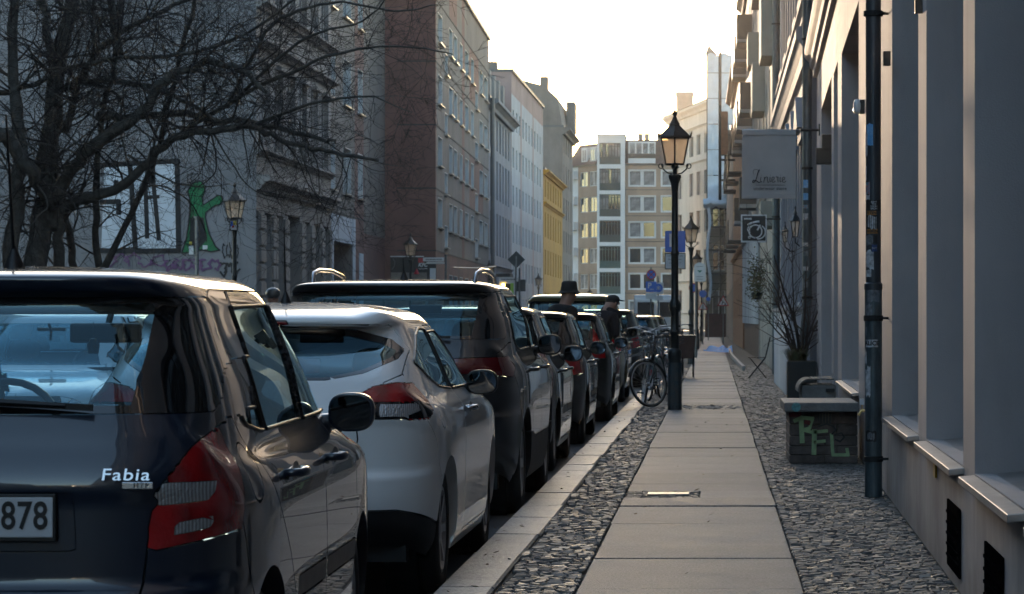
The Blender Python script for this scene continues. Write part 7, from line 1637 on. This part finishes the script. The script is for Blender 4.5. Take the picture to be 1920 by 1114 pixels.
person('person in a dark brimmed hat and coat standing between the parked cars, seen from behind', (at(1040,0,37.4)[0], 37.4, ROADZ), R(-52), 1.84, R(15), hat='brim', turn=R(-15))
ph, s_, ln = person('person in a dark hoodie with white letters on the back bending over between two cars', (at(1128,0,45.3)[0]-.06, 45.3, ROADZ), R(-38), 1.78, R(20), head=(.02,.05,-.02), coat='hoodie', hood=True, hat='cap', arms='front', turn=R(-25))
for k, z in enumerate((1.36, 1.25, 1.14)):
    v = Vector((.0,-.20-.0*k, z-.92)); v.rotate(Matrix.Rotation(-R(20), 3, 'X')); v += Vector((0,0,.92)); o = text('lettering', ('OG','OG','GO')[k], .115, 'sign_white', ph, tuple(v*s_), rot=(R(90-20),0,0), depth=.004, bold=.004)
person('dark haired person on the roadway seen above the white coupe, facing the camera', (at(571,0,50)[0], 50, ROADZ), R(180), 1.78, 0, coat='coat_brown')
person('person wearing a rounded grey helmet on the far side of the roadway', (at(511,0,53)[0], 53, ROADZ), R(200), 1.86, 0, coat='coat_black', hat='helmet')
person('distant person walking on the far pavement behind the row of cars', (at(997,0,92)[0], 92, ROADZ), R(170), 1.72, 0, coat='coat_brown', legs=.12)

# ---------------------------------------------------------------- the hazy evening air
hz = bpy.data.materials.new('haze'); hz.use_nodes = True; t_ = hz.node_tree; t_.nodes.clear()
pv = t_.nodes.new('ShaderNodeVolumePrincipled'); pv.inputs['Color'].default_value = (1,.93,.85,1); pv.inputs['Density'].default_value = .00028; pv.inputs['Anisotropy'].default_value = .55
oo = t_.nodes.new('ShaderNodeOutputMaterial'); t_.links.new(pv.outputs[0], oo.inputs['Volume'])
B = MB(); B.box(-950,-250,-1.2,950,1650,32); o = put('haze', B, hz); o['kind'] = 'stuff'

# overhead cable and the small litter of the pavement
B = MB(); B.tube([Vector(at(722,476,127)).lerp(Vector(at(930,500,146)), t)+Vector((0,0,-1.1*t*(1-t))) for t in np.linspace(0,1,14)], .03, n=4); one('overhead_cable', B, 'trim_black', 'thin dark cable sagging across the front of the red brown panel block', 'cable')
mat('dry_leaf', (.10,.06,.03), .9, var=.5, scale=30); rnd = random.Random(21); B = MB()
for k in range(170):
    y = rnd.uniform(13.2, 48); x = rnd.choice([rnd.uniform(-1.0,.42), rnd.gauss(-1.15,.08), rnd.gauss(wallx(y)-.12,.07)]); x = min(x, wallx(y)-.03); a = rnd.uniform(0, 6.28); l = rnd.uniform(.008,.03); c = Vector((x, y, .008)); u_ = Vector((cos(a),sin(a),rnd.uniform(-.2,.5)))*l; v_ = Vector((-sin(a),cos(a),rnd.uniform(-.2,.3)))*l*.5
    B.add([c-u_, c-v_, c+u_, c+v_], [(0,1,2,3)])
one('litter', B, 'dry_leaf', 'scattered bits of dry leaf and grit on the pavement', 'litter', kind='stuff')
